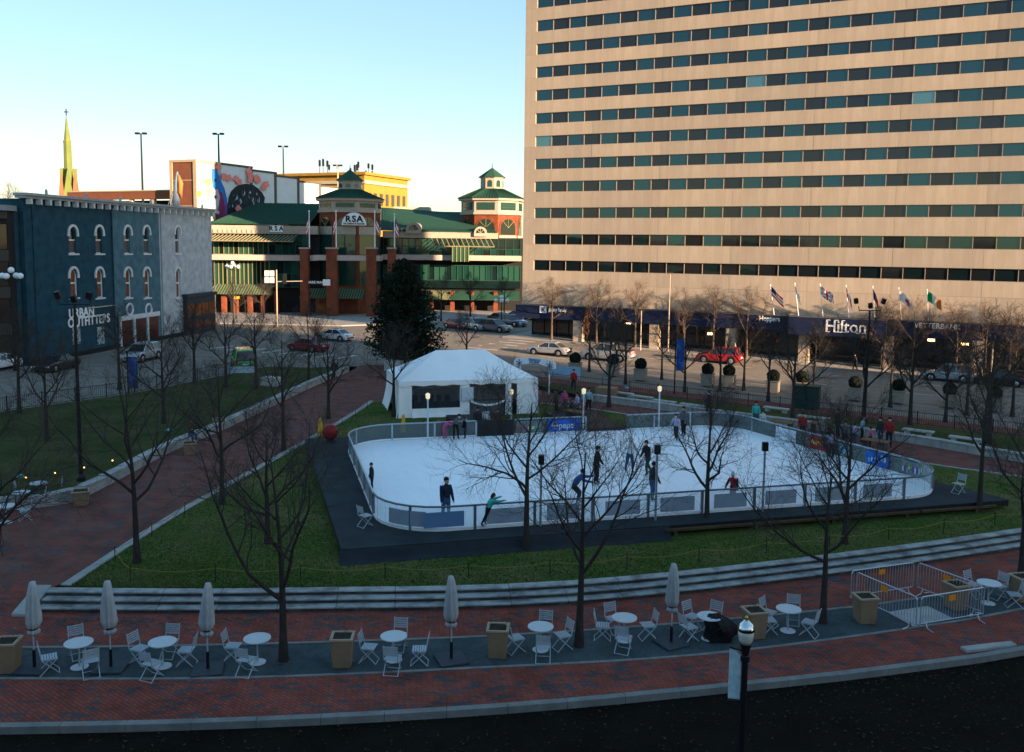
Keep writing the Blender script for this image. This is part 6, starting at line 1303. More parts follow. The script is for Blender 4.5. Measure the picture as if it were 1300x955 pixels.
# lawn lights and valve covers
for i, (px, py, lab) in enumerate(((33, 612, 'leftmost'), (70, 606, 'second from left'), (107, 599, 'right of the tall flood post foot'), (143, 590, 'rightmost'))):
    p = atz(px, py, .30); t = thing('lawn_light', 'tiny glowing amber lawn light behind the seat wall, ' + lab, 'lamp', p, 0, 'lawn lights'); MB().tube([(0, 0, 0), (0, 0, .18)], .02, 6).build('stem', MAT['black_metal'], t); MB().ball((0, 0, .21), .035, 8, 6).build('bulb', M('amber', (1, .5, .15), .4, emit=(1, .42, .10), es=1.6), t)
for i, (px, py, fz, lab) in enumerate(((25, 606, LL, 'at the left picture edge'), (215, 547, LL, 'behind the left seat wall'), (796, 493, rl_z, 'near the hotel street fence'), (1243, 562, rl_z, 'near the right path'))):
    p = G(px, py, fz); o = MB().lathe([(.22, 0), (.22, .06), (.14, .12)], 12).build('valve_cover', M('valve_teal', (.12, .38, .38), .6)); o.location = p; tag(o, 'round teal valve cover in the lawn ' + lab, 'cover', 'valve covers')
p = G(1023, 518, rl_z); ub = thing('utility_box', 'dark green utility cabinet on the right lawn', 'utility box', p, -YAW); clean(MB().box(-1.0, 1.0, -.6, .6, 0, 1.75).build('cabinet', M('cabinet_green', (.015, .045, .038), .5), ub), .03); MB().box(-1.06, 1.06, -.66, .66, 1.751, 1.82).build('lid', MAT['cabinet_green'], ub); MB().box(-.02, .02, -.63, -.605, .1, 1.65).box(.1, .16, -.66, -.605, .8, 1.05).build('door_seam', MAT['black_metal'], ub)
# ---------------------------------------------------------------- fences along the streets
def picket_fence(label, pts, fz, h=1.0):
    root = thing('railing', label, 'fence', (pts[0].x, pts[0].y, fz(pts[0].x, pts[0].y))); P = resample(pts, 2.4)
    for i in range(len(P) - 1):
        a, b = P[i], P[i + 1]; za, zb = fz(a.x, a.y), fz(b.x, b.y); a3, b3 = Vector((a.x, a.y, za)), Vector((b.x, b.y, zb)); U = lambda t, z: a3.lerp(b3, t) + Vector((0, 0, z)); m_ = MB()
        for zz in (.12, h - .05): m_.bar(U(0, zz), U(1, zz), .035)
        for k in range(1, 16): m_.bar(U(k / 16, .12), U(k / 16, h - .05), .016)
        m_.build('railing_panel', MAT['black_metal'], root, world=True); MB().bar(U(0, -.1), U(0, h + .08), .06).build('railing_post', MAT['black_metal'], root, world=True)
picket_fence('black iron railing between the left lawn and the side street', FENCE_L, lambda x, y: .2)
picket_fence('black iron railing between the right lawn and the hotel street', [ST(12, 32.9), ST(40, 32.9), ST(80, 32.9)], gz)
# round clipped shrubs in stone tubs along the kerb
r2 = random.Random(6); leaf = MB()
for k in range(900):
    d = Vector((r2.gauss(0, 1), r2.gauss(0, 1), r2.gauss(0, 1))).normalized(); q = Vector((0, 0, 1.42)) + d * .52 * r2.uniform(.82, 1.08); u_ = Vector((r2.gauss(0, 1), r2.gauss(0, 1), r2.gauss(0, 1))).normalized() * .07; v_ = u_.orthogonal() * .6; leaf.poly([q - u_, q - v_, q + u_, q + v_])
leaf.ball((0, 0, 1.42), .44, 12, 8)
sh0 = thing('tub_shrub', 'x', 'shrub'); clean(MB().prism([(-.5, -.5), (.5, -.5), (.5, .5), (-.5, .5)], 0, .95).build('tub', M('tub_stone', (.30, .26, .21), .85, (.24, .21, .17), 3), sh0), .03); MB().box(-.56, .56, -.56, .56, .951, 1.03).build('rim', MAT['tub_stone'], sh0); o = leaf.build('foliage', M('shrub_leaf', (.010, .016, .010), .8), sh0)
shr = [(730, 474, 'left end of the kerb near the arch sign'), (778, 476, 'kerb below the silver pickup'), (813, 482, 'kerb right of the silver pickup'), (898, 489, 'kerb right of the blue banner'), (925, 491, 'kerb below the red car'), (981, 498, 'kerb left of the utility box'), (1018, 500, 'kerb behind the utility box'), (1085, 507, 'kerb below the hotel entrance'), (1140, 511, 'kerb between entrance and silver car'), (1205, 516, 'kerb below the silver car'), (1262, 521, 'kerb at the far right')]
for i, (px, py, where) in enumerate(shr):
    p = G(px, py)
    lab = 'round clipped dark shrub in stone tub, ' + where
    if i == 0: sh0.location = p; sh0['label'] = lab; sh0['group'] = 'tub shrubs along the kerb'; sh0.rotation_euler = (0, 0, -YAW)
    else: dup(sh0, p, -YAW, lab, 'tub shrubs along the kerb')
# ---------------------------------------------------------------- lamp masts, banners, street lights
def flood_mast(px, py, pt, fz, lab, heads, rz=0):
    p = G(px, py, fz); h = aty(px - (9 if px < 300 else -1), pt, p.y).z - p.z; t = thing('flood_mast', lab, 'light mast', p, rz)
    MB().lathe([(.2, 0), (.2, .2), (.1, .35), (.085, h * .5), (.06, h - .1)], 10).build('pole', MAT['black_metal'], t)
    b = MB().tube([(-.75, 0, h + .15), (-.7, 0, h - .12), (.7, 0, h - .12), (.75, 0, h + .15)], .035, 6); b.build('yoke', MAT['black_metal'], t)
    for x, z, rx in heads: MB().obox((x, -.05, h + z), (.24, .2, .34), 0, 0, rx, .25 * (1 if x > 0 else -1)).build('lamp_head', MAT['black_metal'], t)
flood_mast(103, 611, 383, LL, 'tall dark flood mast with a yoke of lamps on the left lawn', ((-.72, .3, .3), (0, .15, .5), (.72, .3, .3)))
flood_mast(1097, 536, 392, rl_z, 'tall dark flood mast with three lamps before the hotel entrance', ((-.95, .5, .3), (0, .2, .5), (.85, .5, .3)))
def globe_lamp(px, pt, Y, lab, group='globe lamps'):
    q = aty(px, pt, Y); h = q.z; t = thing('globe_lamp', lab, 'street lamp', (q.x, q.y, 0), 0, group); MB().lathe([(.2, 0), (.18, .5), (.08, .7), (.06, h - .4)], 10).build('post', MAT['black_metal'], t); a = MB()
    M('globe_white', (.78, .82, .85), .35)
    for k in range(4): x, y = .78 * math.cos(k * math.pi / 2), .78 * math.sin(k * math.pi / 2); a.tube([(0, 0, h - .9), (x * .6, y * .6, h - 1.0), (x, y, h - .78)], .03, 5)
    a.tube([(0, 0, h - .5), (0, 0, h - .2)], .04, 6).build('arms', MAT['black_metal'], t)
    for k in range(4): MB().ball((.78 * math.cos(k * math.pi / 2), .78 * math.sin(k * math.pi / 2), h - .5), .27, 14, 8).build('globe', MAT['globe_white'], t, smooth=True)
    MB().ball((0, 0, h), .27, 14, 8).build('globe', MAT['globe_white'], t, smooth=True)
globe_lamp(14, 343, 80, 'five globe street lamp before the glass office at the left edge'); globe_lamp(295, 334, 128, 'five globe street lamp before the market hall left wing'); globe_lamp(637, 377, 128, 'five globe street lamp below the market hall right tower')
def street_light(px, pb, pt, lab, arm=0.0):
    p = G(px, pb); h = aty(px, pt, p.y).z - p.z; t = thing('street_light', lab, 'street light', p, 0, 'steel street lights'); MB().tube([(0, 0, 0), (0, 0, h)], [.085, .05], 8).build('pole', M('tan_pole', (.36, .30, .24), .6), t); MB().box(-.28, .28, -.2, .2, h, h + .16).build('lamp_head', MAT['black_metal'], t)
street_light(848, 447, 347, 'tall steel street light on the hotel pavement left of the blue banner'); street_light(813, 445, 394, 'short tan street light at the hotel kerb beside the silver pickup'); street_light(1281, 481, 366, 'tall street light before the hotel at the right edge'); street_light(1258, 480, 412, 'short street light left of the rightmost tall street light'); street_light(274, 412, 332, 'pale street pole before the market hall left end')
def banner_pole(px, pb, y0, y1, lab, side=1):
    p = G(px, pb); t = thing('banner_pole', lab, 'banner', p, 0, 'blue street banners'); z0, z1 = aty(px, y1, p.y).z - p.z, aty(px, y0, p.y).z - p.z
    MB().tube([(0, 0, 0), (0, 0, z1 + .4)], .06, 8).ball((0, 0, z1 + .42), .1, 8, 5).build('pole', MAT['black_metal'], t); MB().box(.08 * side, .75 * side, -.015, .015, z0, z1).build('banner', M('banner_royal', (.012, .05, .22), .7, (.05, .14, .40), 2.2, contrast=(.5, .6)), t); MB().bar((0, 0, z1 + .03), (.78 * side, 0, z1 + .03), .04).bar((0, 0, z0 - .03), (.78 * side, 0, z0 - .03), .04).build('banner_arm', MAT['black_metal'], t)
banner_pole(856, 500, 431, 470, 'tall blue banner on a black pole by the hotel street'); banner_pole(163, 500, 454, 492, 'blue banner on a black pole by the side street')
# traffic signal and signs at the market corner
p = G(352, 415); sg = thing('traffic_signal', 'traffic signal with white signs before the market hall', 'traffic signal', p); z = aty(352, 352, p.y).z
MB().tube([(0, 0, 0), (0, 0, z + 1)], .09, 8).tube([(0, 0, z - .6), (3.5, 0, z - .5)], .06, 6).build('pole', MAT['tan_pole'], sg); MB().box(.9, 1.35, -.2, .2, z - .9, z + .5).build('signal_head', MAT['black_metal'], sg)
for x, zz in ((-1.3, .5), (-.6, .5), (-1.3, -.4), (-.6, -.4)): MB().box(x - .3, x + .3, -.08, -.04, z + zz - .38, z + zz + .38).build('sign_plate', M('sign_cream', (.72, .66, .58), .6), sg)
p = G(306, 478); o = MB().box(-1.2, 1.2, -.03, .03, .05, .85).bar((-1.1, 0, 0), (-1.1, 0, .9), .05).bar((1.1, 0, 0), (1.1, 0, .9), .05).build('fence_banner', M('banner_note', (.50, .58, .64), .7, (.24, .30, .36), 3.5)); o.location = p; o.rotation_euler = (0, 0, R(12)); tag(o, 'pale cloth banner hung low beside the green van', 'banner')
p = G(716, 479); o = MB().box(-1.6, 1.6, -.03, .03, .1, 1.0).bar((-1.5, 0, 0), (-1.5, 0, 1.05), .05).bar((1.5, 0, 0), (1.5, 0, 1.05), .05).build('fence_banner', M('banner_sky', (.22, .36, .50), .7, (.3, .45, .58), 2)); o.location = p; o.rotation_euler = (0, 0, -YAW); tag(o, 'light blue cloth banner on the kerb right of the arch sign', 'banner')
# ---------------------------------------------------------------- vehicles
mat_glass('car_glass', (.02, .026, .03), .1, .04); M('tyre', (.014, .014, .015), .8); M('rim', (.45, .46, .47), .3, metal=.8); M('headlight', (.7, .72, .72), .15); M('taillight', (.40, .01, .01), .3); M('car_trim', (.015, .015, .016), .5)
def loft(mb, secs, m=0):
    n = len(secs[0]); b = len(mb.v)
    for s in secs: mb.v += [tuple(p) for p in s]
    for i in range(len(secs) - 1):
        for k in range(n): mb.f.append([b + i * n + k, b + i * n + (k + 1) % n, b + (i + 1) * n + (k + 1) % n, b + (i + 1) * n + k]); mb.m.append(m)
    mb.f.append([b + k for k in range(n - 1, -1, -1)]); mb.m.append(m); e = b + (len(secs) - 1) * n; mb.f.append([e + k for k in range(n)]); mb.m.append(m)
def car(kind, paint, p, rz, label, group='vehicles in the streets'):
    L, W, spec = {'sedan': (4.7, 1.82, dict(top=[(0, .72), (.03, .90), (.16, .97), (.30, .96), (.70, .93), (.93, .78), (.985, .66), (1, .52)], cab=(.13, .30, .56, .74), roof=1.44)),
                  'suv': (4.7, 1.9, dict(top=[(0, .80), (.02, 1.02), (.16, 1.06), (.30, 1.05), (.72, 1.03), (.94, .92), (.99, .78), (1, .6)], cab=(.015, .09, .56, .74), roof=1.73)),
                  'pickup': (5.6, 2.0, dict(top=[(0, .85), (.01, 1.12), (.16, 1.13), (.40, 1.13), (.73, 1.12), (.94, 1.04), (.99, .88), (1, .65)], cab=(.36, .40, .62, .73), roof=1.86)),
                  'van': (4.9, 1.95, dict(top=[(0, .80), (.02, 1.05), (.16, 1.08), (.30, 1.07), (.78, 1.05), (.95, .92), (.99, .78), (1, .6)], cab=(.01, .05, .64, .84), roof=1.95))}[kind]
    t = thing('parked_' + kind if kind != 'sedan' else 'parked_car', label, 'car', p, rz, group); hw = W / 2; wr = .34 if kind == 'sedan' else .38; fw, rw = .81 * L, .19 * L
    def top(f):
        T = spec['top']
        for (a, za), (b, zb) in zip(T[:-1], T[1:]):
            if f <= b: return za + (zb - za) * (f - a) / (b - a)
        return T[-1][1]
    secs = []; fs = [0, .015, .05, .1, .19, .28, .4, .5, .6, .7, .81, .9, .95, .985, 1]
    for f in fs:
        z = top(f); x = f * L - L / 2; nw = hw * (1 - .10 * max(0, (f - .88) / .12) ** 2 - .06 * max(0, (.08 - f) / .08) ** 2); zb = .24 + (.08 if f in (0, 1) else 0)
        ar = .30 if min(abs(f * L - fw), abs(f * L - rw)) < .1 else 0
        secs.append([(x, -nw * .90, zb + ar), (x, -nw * .985, .40 + ar * .4), (x, -nw, min(.66, z - .1)), (x, -nw * .965, z - .06), (x, -nw * .86, z), (x, nw * .86, z), (x, nw * .965, z - .06), (x, nw, min(.66, z - .1)), (x, nw * .985, .40 + ar * .4), (x, nw * .90, zb + ar)])
    mb = MB(); loft(mb, secs); o = mb.build('body', paint, t, auto=True); clean(o)
    o.data.polygons.foreach_set('use_smooth', [True] * len(o.data.polygons)); o.data.set_sharp_from_angle(angle=R(35))
    a, b, c_, d = [f * L - L / 2 for f in spec['cab']]; zr = spec['roof']; zb_ = top(.4) - .03; wi, wo = hw * .74, hw * .90
    cb = MB(); loft(cb, [[(a, -wo, zb_), (a, wo, zb_), (a + .02, wo, zb_ + .02), (a + .02, -wo, zb_ + .02)], [(b, -wo, zb_), (b, wo, zb_), (b, wi, zr - .06), (b, -wi, zr - .06)], [(c_, -wo, zb_), (c_, wo, zb_), (c_, wi, zr - .06), (c_, -wi, zr - .06)], [(d, -wo, zb_), (d, wo, zb_), (d - .02, wo, zb_ + .02), (d - .02, -wo, zb_ + .02)]])
    clean(cb.build('glasshouse', MAT['car_glass'], t))
    rf = MB(); rf.slab([(b - .06, -wi, zr - .075), (c_ + .08, -wi, zr - .075), (c_ + .05, -wi + .12, zr), (b, -wi + .12, zr)], (0, 0, -.005))
    rf = MB(); loft(rf, [[(b - .08, -wi, zr - .10), (b - .08, wi, zr - .10), (b - .06, wi, zr - .06), (b - .06, -wi, zr - .06)], [(b + .1, -wi - .01, zr - .075), (b + .1, wi + .01, zr - .075), (b + .1, wi - .12, zr), (b + .1, -wi + .12, zr)], [(c_ - .12, -wi - .01, zr - .075), (c_ - .12, wi + .01, zr - .075), (c_ - .12, wi - .12, zr), (c_ - .12, -wi + .12, zr)], [(c_ + .08, -wi, zr - .10), (c_ + .08, wi, zr - .10), (c_ + .06, wi, zr - .06), (c_ + .06, -wi, zr - .06)]])
    clean(rf.build('roof', paint, t))
    for s in (-1, 1):
        pl = MB(); mid_ = (b + c_) / 2 + .05
        for x0, x1 in ((a + .03, b), (mid_, mid_), (d - .03, c_)) + (((b + .02, b + .02),) if kind in ('suv', 'van') else ()): pl.bar((x0, s * (wo + .008), zb_), (x1, s * (wi + .008), zr - .07), .09, .04)
        pl.build('pillar', paint, t); MB().obox((d - .25, s * (hw + .08), zb_ + .08), (.12, .2, .14)).build('mirror', paint, t)
        MB().bar((-L * .10, s * (hw + .004), .80), (-L * .10 + .16, s * (hw + .004), .80), .03).bar((L * .10, s * (hw + .004), .80), (L * .10 + .16, s * (hw + .004), .80), .03).build('door_handle', MAT['car_trim'], t)
        MB().bar((-L * .30, s * (hw * .93), .27), (L * .30, s * (hw * .93), .27), .06, .1).build('sill_trim', MAT['car_trim'], t)
        MB().obox((L / 2 - .12, s * hw * .70, top(.96) - .14), (.22, .36, .14)).build('headlight', MAT['headlight'], t); MB().obox((-L / 2 + .04, s * hw * .80, top(.02) - .12), (.12, .22, .34 if kind != 'sedan' else .18)).build('taillight', MAT['taillight'], t)
        for x in (fw - L / 2, rw - L / 2):
            wl = MB().lathe([(wr * .55, -.11), (wr * .97, -.11), (wr, -.07), (wr, .07), (wr * .97, .11), (wr * .55, .11)], 20).xf(Matrix.Translation((x, s * (hw - .10), wr)) @ Matrix.Rotation(R(90), 4, 'X')).build('wheel', MAT['tyre'], t, auto=True)
            MB().lathe([(wr * .62, -.02), (wr * .62, .02), (wr * .5, .03), (.05, .05)], 10).xf(Matrix.Translation((x, s * (hw + .0), wr)) @ Matrix.Rotation(R(-90 * s), 4, 'X')).build('rim', MAT['rim'], wl)
            MB().lathe([(wr + .08, -.02), (wr + .08, .02)], 18).xf(Matrix.Translation((x, s * (hw - .01), wr + .02)) @ Matrix.Rotation(R(90), 4, 'X')).build('wheel_arch', MAT['car_trim'], t)
    MB().box(L / 2 - .03, L / 2 + .015, -.42, .42, .42, .60).build('grille', MAT['car_trim'], t); MB().box(-L / 2 - .03, -L / 2 + .02, -.8 * hw, .8 * hw, .36, .52).build('bumper', MAT['car_trim'], t); MB().box(-L / 2 - .035, -L / 2 - .02, -.26, .26, .62, .76).build('number_plate', MAT['white_paint'], t)
    if kind == 'pickup':
        MB().box(-L / 2 + .15, a - .08, -hw * .8, hw * .8, 1.132, 1.15).build('bed', MAT['car_trim'], t)
    return t
def paint(name, c, metal=.0, rough=.28): return M('car_' + name, c, rough, metal=metal, coat=.6, spec=.5)
silver, white, redp, black, green, greyp, bluep = paint('silver', (.42, .45, .48), .5), paint('white', (.72, .73, .74)), paint('red', (.32, .012, .02)), paint('black', (.012, .013, .016)), paint('green', (.02, .32, .05)), paint('grey', (.16, .17, .18), .4), paint('blue', (.05, .08, .16), .3)
Z = lambda p: Vector((p.x, p.y, gz(p.x, p.y) - .14))
hd = math.pi - YAW                       # heading left along the hotel street
car('pickup', silver, Z(G(771, 456)), hd, 'silver pickup truck driving on the sunlit hotel street'); car('suv', redp, Z(G(913, 459)), hd, 'dark red estate car parked before the hotel canopy'); car('suv', silver, Z(G(1202, 482)), hd, 'silver estate car parked at the right end of hotel street'); car('sedan', silver, Z(G(697, 449)), hd, 'silver saloon behind the arch sign'); car('sedan', black, Z(G(1268, 487)), hd, 'black saloon at the right edge of the hotel street')
us = math.atan2(ud.y, ud.x)
car('suv', silver, Z(G(180, 456)), us + math.pi, 'silver estate car parked below the store red windows'); car('sedan', black, Z(G(72, 468)), us + math.pi, 'black saloon parked along the dark blue store'); car('sedan', white, Z(G(-4, 468)), us + math.pi, 'white saloon cut by the left picture edge')
car('sedan', redp, Z(G(391, 444)), hd - .1, 'bright red saloon on the crossing beside the conifer'); car('sedan', white, Z(G(424, 431)), hd + .05, 'white saloon on the crossing before the market hall'); car('van', green, Z(G(309, 466)), us + .5, 'green van with white roof edge at the side street')
car('sedan', redp, Z(G(581, 416)), -.9, 'dark red saloon in the shaded lot below the market hall'); car('suv', silver, Z(G(603, 418)), -.9, 'silver estate car right of the dark red saloon in the lot')
for i, (px, py, pt, w_) in enumerate(((636, 408, black, 'leftmost'), (650, 413, bluep, 'second'), (660, 405, greyp, 'rear'), (628, 420, greyp, 'nearest'))): car('suv' if i % 2 else 'sedan', pt, Z(G(px, py)), -.9 + .1 * i, 'dark parked car left of the hotel corner, %s of the dark row' % w_)
# ---------------------------------------------------------------- people
CL = dict(navy=(.018, .028, .06), black=(.012, .012, .014), white=(.68, .68, .66), grey=(.12, .13, .14), jean=(.05, .10, .20), pink=(.65, .10, .26), teal=(.06, .48, .44), red=(.40, .02, .03), brown=(.09, .05, .03), dgreen=(.03, .06, .05), lilac=(.45, .42, .60), charcoal=(.035, .036, .04), blue=(.03, .09, .24), khaki=(.16, .13, .09), paleblue=(.30, .45, .52))
for k, c in CL.items(): M('cloth_' + k, c, .85, tuple(v * .7 for v in c), 9)
M('cloth_plaid', (.42, .02, .03), .85, (.02, .015, .015), 7, contrast=(.48, .52))
for k, c in (('blond', (.35, .22, .09)), ('brownhair', (.06, .03, .015)), ('blackhair', (.01, .008, .007))): M('hair_' + k, c, .7)
M('boot_black', (.014, .014, .016), .4); M('boot_white', (.55, .56, .58), .4); M('eye', (.01, .008, .008), .3)
POSE = dict(stand=dict(), walk=dict(hip=(22, -18), knee=(8, 14), arm=(-20, 22)), skate=dict(lean=12, hip=(26, -14), knee=(30, 18), arm=(18, -12), abd=(22, 26), elbow=(25, 25)), glide=dict(lean=8, hip=(12, 4), knee=(16, 12), arm=(8, 4), abd=(16, 18), elbow=(18, 18)),
            bend=dict(lean=52, hip=(22, 8), knee=(22, 14), arm=(62, 50), abd=(8, 8), elbow=(15, 25)), crouch=dict(lean=38, hip=(48, 40), knee=(56, 52), arm=(60, 45), abd=(14, 14), elbow=(20, 20)), lean=dict(lean=30, hip=(-4, -26), knee=(6, 6), arm=(75, 70), abd=(12, 20), elbow=(10, 12)), sit=dict(lean=12, hip=(84, 80), knee=(86, 82), arm=(30, 34), abd=(12, 12), elbow=(60, 55)))
def person(label, loc, H, heading, pose, top, legs, hair='hair', feet='boot_black', hat=None, skates=False, longcoat=False, group='people in the square', sleeves=None, hands='skin'):
    P = dict(lean=3, hip=(3, -3), knee=(4, 4), arm=(6, 2), abd=(9, 9), elbow=(14, 14)); P.update(POSE[pose]); V = []; E = []; RAD = []; BN = []
    def add(p, r, parent=None, mat=0):
        V.append(Vector(p) * H); RAD.append(r * H); i = len(V) - 1
        if parent is not None: E.append((parent, i)); BN.append((parent, i, mat))
        return i
    ln = R(P['lean']); up = Vector((math.sin(ln), 0, math.cos(ln)))
    pel = add((0, 0, 0), .088); wa = add(up * .10, .088, pel, 0); chn = add(up * .21, .098, wa, 0); nb = add(up * .285, .060, chn, 0); hl = R(P['lean'] * .45); hu_ = Vector((math.sin(hl), 0, math.cos(hl)))
    nk = add(up * .305 + hu_ * .02, .034, nb, 3); h0 = add(up * .305 + hu_ * .055 + Vector((.012, 0, 0)), .050, nk, 3); h1 = add(up * .305 + hu_ * .105 + Vector((.010, 0, 0)), .058, h0, 3); h2 = add(up * .305 + hu_ * .142, .040, h1, 3)
    for s, k in ((1, 0), (-1, 1)):
        a, b, e = R(P['arm'][k]) + ln * .55, R(P['abd'][k]), R(P['elbow'][k]); sh = add(up * .262 + Vector((0, s * .098, 0)), .052, chn, 0)
        d = Vector((math.sin(a) * math.cos(b), s * math.sin(b), -math.cos(a) * math.cos(b))); el = V[sh] / H + d * .165; e1 = add(el, .040, sh, 0); a2 = a + e; d2 = Vector((math.sin(a2) * math.cos(b * .6), s * math.sin(b * .6), -math.cos(a2) * math.cos(b * .6))); wr_ = el + d2 * .14; w1 = add(wr_, .030, e1, 0)
        pm_ = add(wr_ + d2 * .035, .020, w1, 4); add(wr_ + d2 * .078, .011, pm_, 4); add(wr_ + d2 * .045 + Vector((.02, -s * .012, .0)), .008, pm_, 4)
    feet_p = []
    for s, k in ((1, 0), (-1, 1)):
        th, kb = R(P['hip'][k]), R(P['knee'][k]); hp = add((0, s * .050, -.045), .066, pel, 1 if not longcoat else 0); d = Vector((math.sin(th), s * .05, -math.cos(th))); kn = V[hp] / H + d * .215; k1 = add(kn, .046, hp, 1); sa = th - kb; d2 = Vector((math.sin(sa), s * .02, -math.cos(sa))); cf = add(kn + d2 * .09, .044, k1, 1); an = kn + d2 * .215; a1 = add(an, .028, cf, 1); fd = Vector((math.cos(sa * .5), s * .12, math.sin(sa * .35)))
        hl_ = add(an + Vector((-.012, 0, -.022)), .028, a1, 2); add(an + fd * .075 + Vector((0, 0, -.028)), .024, hl_, 2); feet_p.append((an + Vector((.02, 0, -.05)), fd))
    zmin = min(f[0].z for f in feet_p) - (.028 if skates else .004)
    if pose == 'sit': zmin = min(zmin, -.30)
    me = bpy.data.meshes.new('skeleton'); me.from_pydata([tuple(v) for v in V], E, []); ob = bpy.data.objects.new('skeleton', me); C.objects.link(ob); m1 = ob.modifiers.new('s', 'SKIN'); m1.use_smooth_shade = True
    for i, sv in enumerate(me.skin_vertices[0].data): sv.radius = (RAD[i], RAD[i]); sv.use_root = (i == 0)
    for i in (0, 1, 2): me.skin_vertices[0].data[i].radius = (RAD[i] * .82, RAD[i] * 1.12)
    m2 = ob.modifiers.new('d', 'SUBSURF'); m2.levels = m2.render_levels = 1
    bmh = bpy.data.meshes.new_from_object(ob.evaluated_get(bpy.context.evaluated_depsgraph_get())); bpy.data.objects.remove(ob); bpy.data.meshes.remove(me)
    bmh.name = 'body'; bmh.materials.clear()
    for nm in ('cloth_' + top, 'cloth_' + legs, feet, 'skin', hands): bmh.materials.append(MAT[nm])
    segs_ = [(V[a], V[b] - V[a], m, max(RAD[a], RAD[b])) for a, b, m in BN]
    idx = []
    for pl in bmh.polygons:
        c = pl.center; best = 9e9; bi = 0
        for A, dv, m, rr in segs_:
            t = max(0, min(1, (c - A).dot(dv) / max(1e-9, dv.length_squared))); q = (c - A - dv * t).length - rr * .8
            if q < best: best, bi = q, m
        if longcoat and c.z > -.20 * H and bi == 1: bi = 0
        idx.append(bi)
    bmh.polygons.foreach_set('material_index', idx); bmh.transform(Matrix.Translation((0, 0, -zmin * H)))
    root = thing('person', label, 'person', loc, heading, group); inst('body', bmh, root)
    hc = V[h1] + Vector((0, 0, -zmin * H)); r = .060 * H
    cap = MB().ball((hc.x - .010 * H, hc.y, hc.z + .014 * H), r * 1.06, 12, 8, 0, (1.0, .95, 1.02)); cap.v = [(x + (.0 if z > hc.z - .01 * H or x < hc.x else -.05 * H), y, z) for x, y, z in cap.v]
    if hat:
        cap = MB().ball((hc.x - .004 * H, hc.y, hc.z + .026 * H), r * 1.12, 12, 8, 0, (1, .97, .95)).ball((hc.x, hc.y, hc.z + .10 * H), .022 * H, 8, 5); cap.build('knit_hat', MAT['cloth_' + hat], root, smooth=True)
    else: cap.build('hair', MAT[hair], root, smooth=True)
    if hair in ('hair_blond', 'hair_brownhair'): MB().tube([(hc.x - .05 * H, 0, hc.z + .03 * H), (hc.x - .065 * H, 0, hc.z - .04 * H), (hc.x - .06 * H, 0, hc.z - .11 * H)], [.035 * H, .045 * H, .02 * H], 8).build('long_hair', MAT[hair], root, smooth=True)
    f = MB().ball((hc.x + .058 * H, hc.y, hc.z - .012 * H), .011 * H, 6, 4)
    f.build('nose', MAT['skin'], root, smooth=True); MB().ball((hc.x + .053 * H, .022 * H, hc.z + .008 * H), .006 * H, 6, 4).ball((hc.x + .053 * H, -.022 * H, hc.z + .008 * H), .006 * H, 6, 4).build('eyes', MAT['eye'], root)
    if skates:
        for (q, fd) in feet_p:
            q = q * H - Vector((0, 0, zmin * H)); MB().bar(q + Vector((-.035, 0, -.012)) * H, q + fd * .10 * H + Vector((0, 0, -.014)) * H, .006, .022 * H).build('skate_blade', MAT['steel'], root)
    return root
def ice(px, py): return atz(px, py, IZ)
sk = 'skaters on the ice'
person('man in navy jacket standing behind the front boards, left', ice(566, 664), 1.82, R(-60), 'stand', 'navy', 'jean', skates=True, group=sk)
person('girl in teal jacket leaning on the front rail', ice(619, 669), 1.36, R(22), 'lean', 'teal', 'black', hair='hair_brownhair', skates=True, group=sk)
person('skater in blue jacket bending forward by the front boards', ice(728, 640), 1.72, R(-10), 'crouch', 'blue', 'charcoal', skates=True, group=sk)
person('slim skater all in black gliding in mid rink', ice(756, 615), 1.78, R(-15), 'glide', 'black', 'black', skates=True, group=sk)
person('woman in white coat, hat and jeans skating in mid rink', ice(799, 600), 1.76, R(-80), 'skate', 'white', 'jean', hat='white', skates=True, group=sk, longcoat=False, hair='hair_blond')
person('skater in dark top bending towards the rink centre post', ice(822, 603), 1.72, R(-150), 'skate', 'black', 'dgreen', skates=True, group=sk)
person('skater in charcoal jacket and jeans close to the front boards', ice(827, 636), 1.70, R(20), 'glide', 'charcoal', 'jean', skates=True, group=sk)
person('girl in red and black checked coat with white hat behind boards', ice(930, 641), 1.45, R(-120), 'skate', 'plaid', 'paleblue', hat='white', skates=True, group=sk, longcoat=True)
person('skater in pink patterned top near the rear boards', ice(858, 559), 1.55, R(-120), 'skate', 'lilac', 'navy', hair='hair_brownhair', skates=True, group=sk)
person('skater in grey jacket beside the pink topped skater', ice(868, 554), 1.74, R(-140), 'glide', 'grey', 'black', skates=True, group=sk)
person('child in pink snowsuit bending at the rear boards', ice(563, 557), 1.28, R(-10), 'bend', 'pink', 'pink', hair='hair_blackhair', skates=True, group=sk)
person('adult in grey jacket bending over beside the pink child', ice(578, 558), 1.72, R(-60), 'bend', 'grey', 'black', skates=True, group=sk)
person('child in dark clothes behind the bending adult', ice(590, 557), 1.20, R(-150), 'stand', 'black', 'navy', skates=True, group=sk)
person('child in white top skating by the right boards', ice(1056, 581), 1.35, R(100), 'glide', 'lilac', 'black', skates=True, group=sk)
person('child in dark jacket standing at the left rail', RK(4.45, 40.6, IZ), 1.25, R(200), 'stand', 'charcoal', 'navy', skates=True, group=sk)
gz0 = lambda px, py: atz(px, py, 0.03)
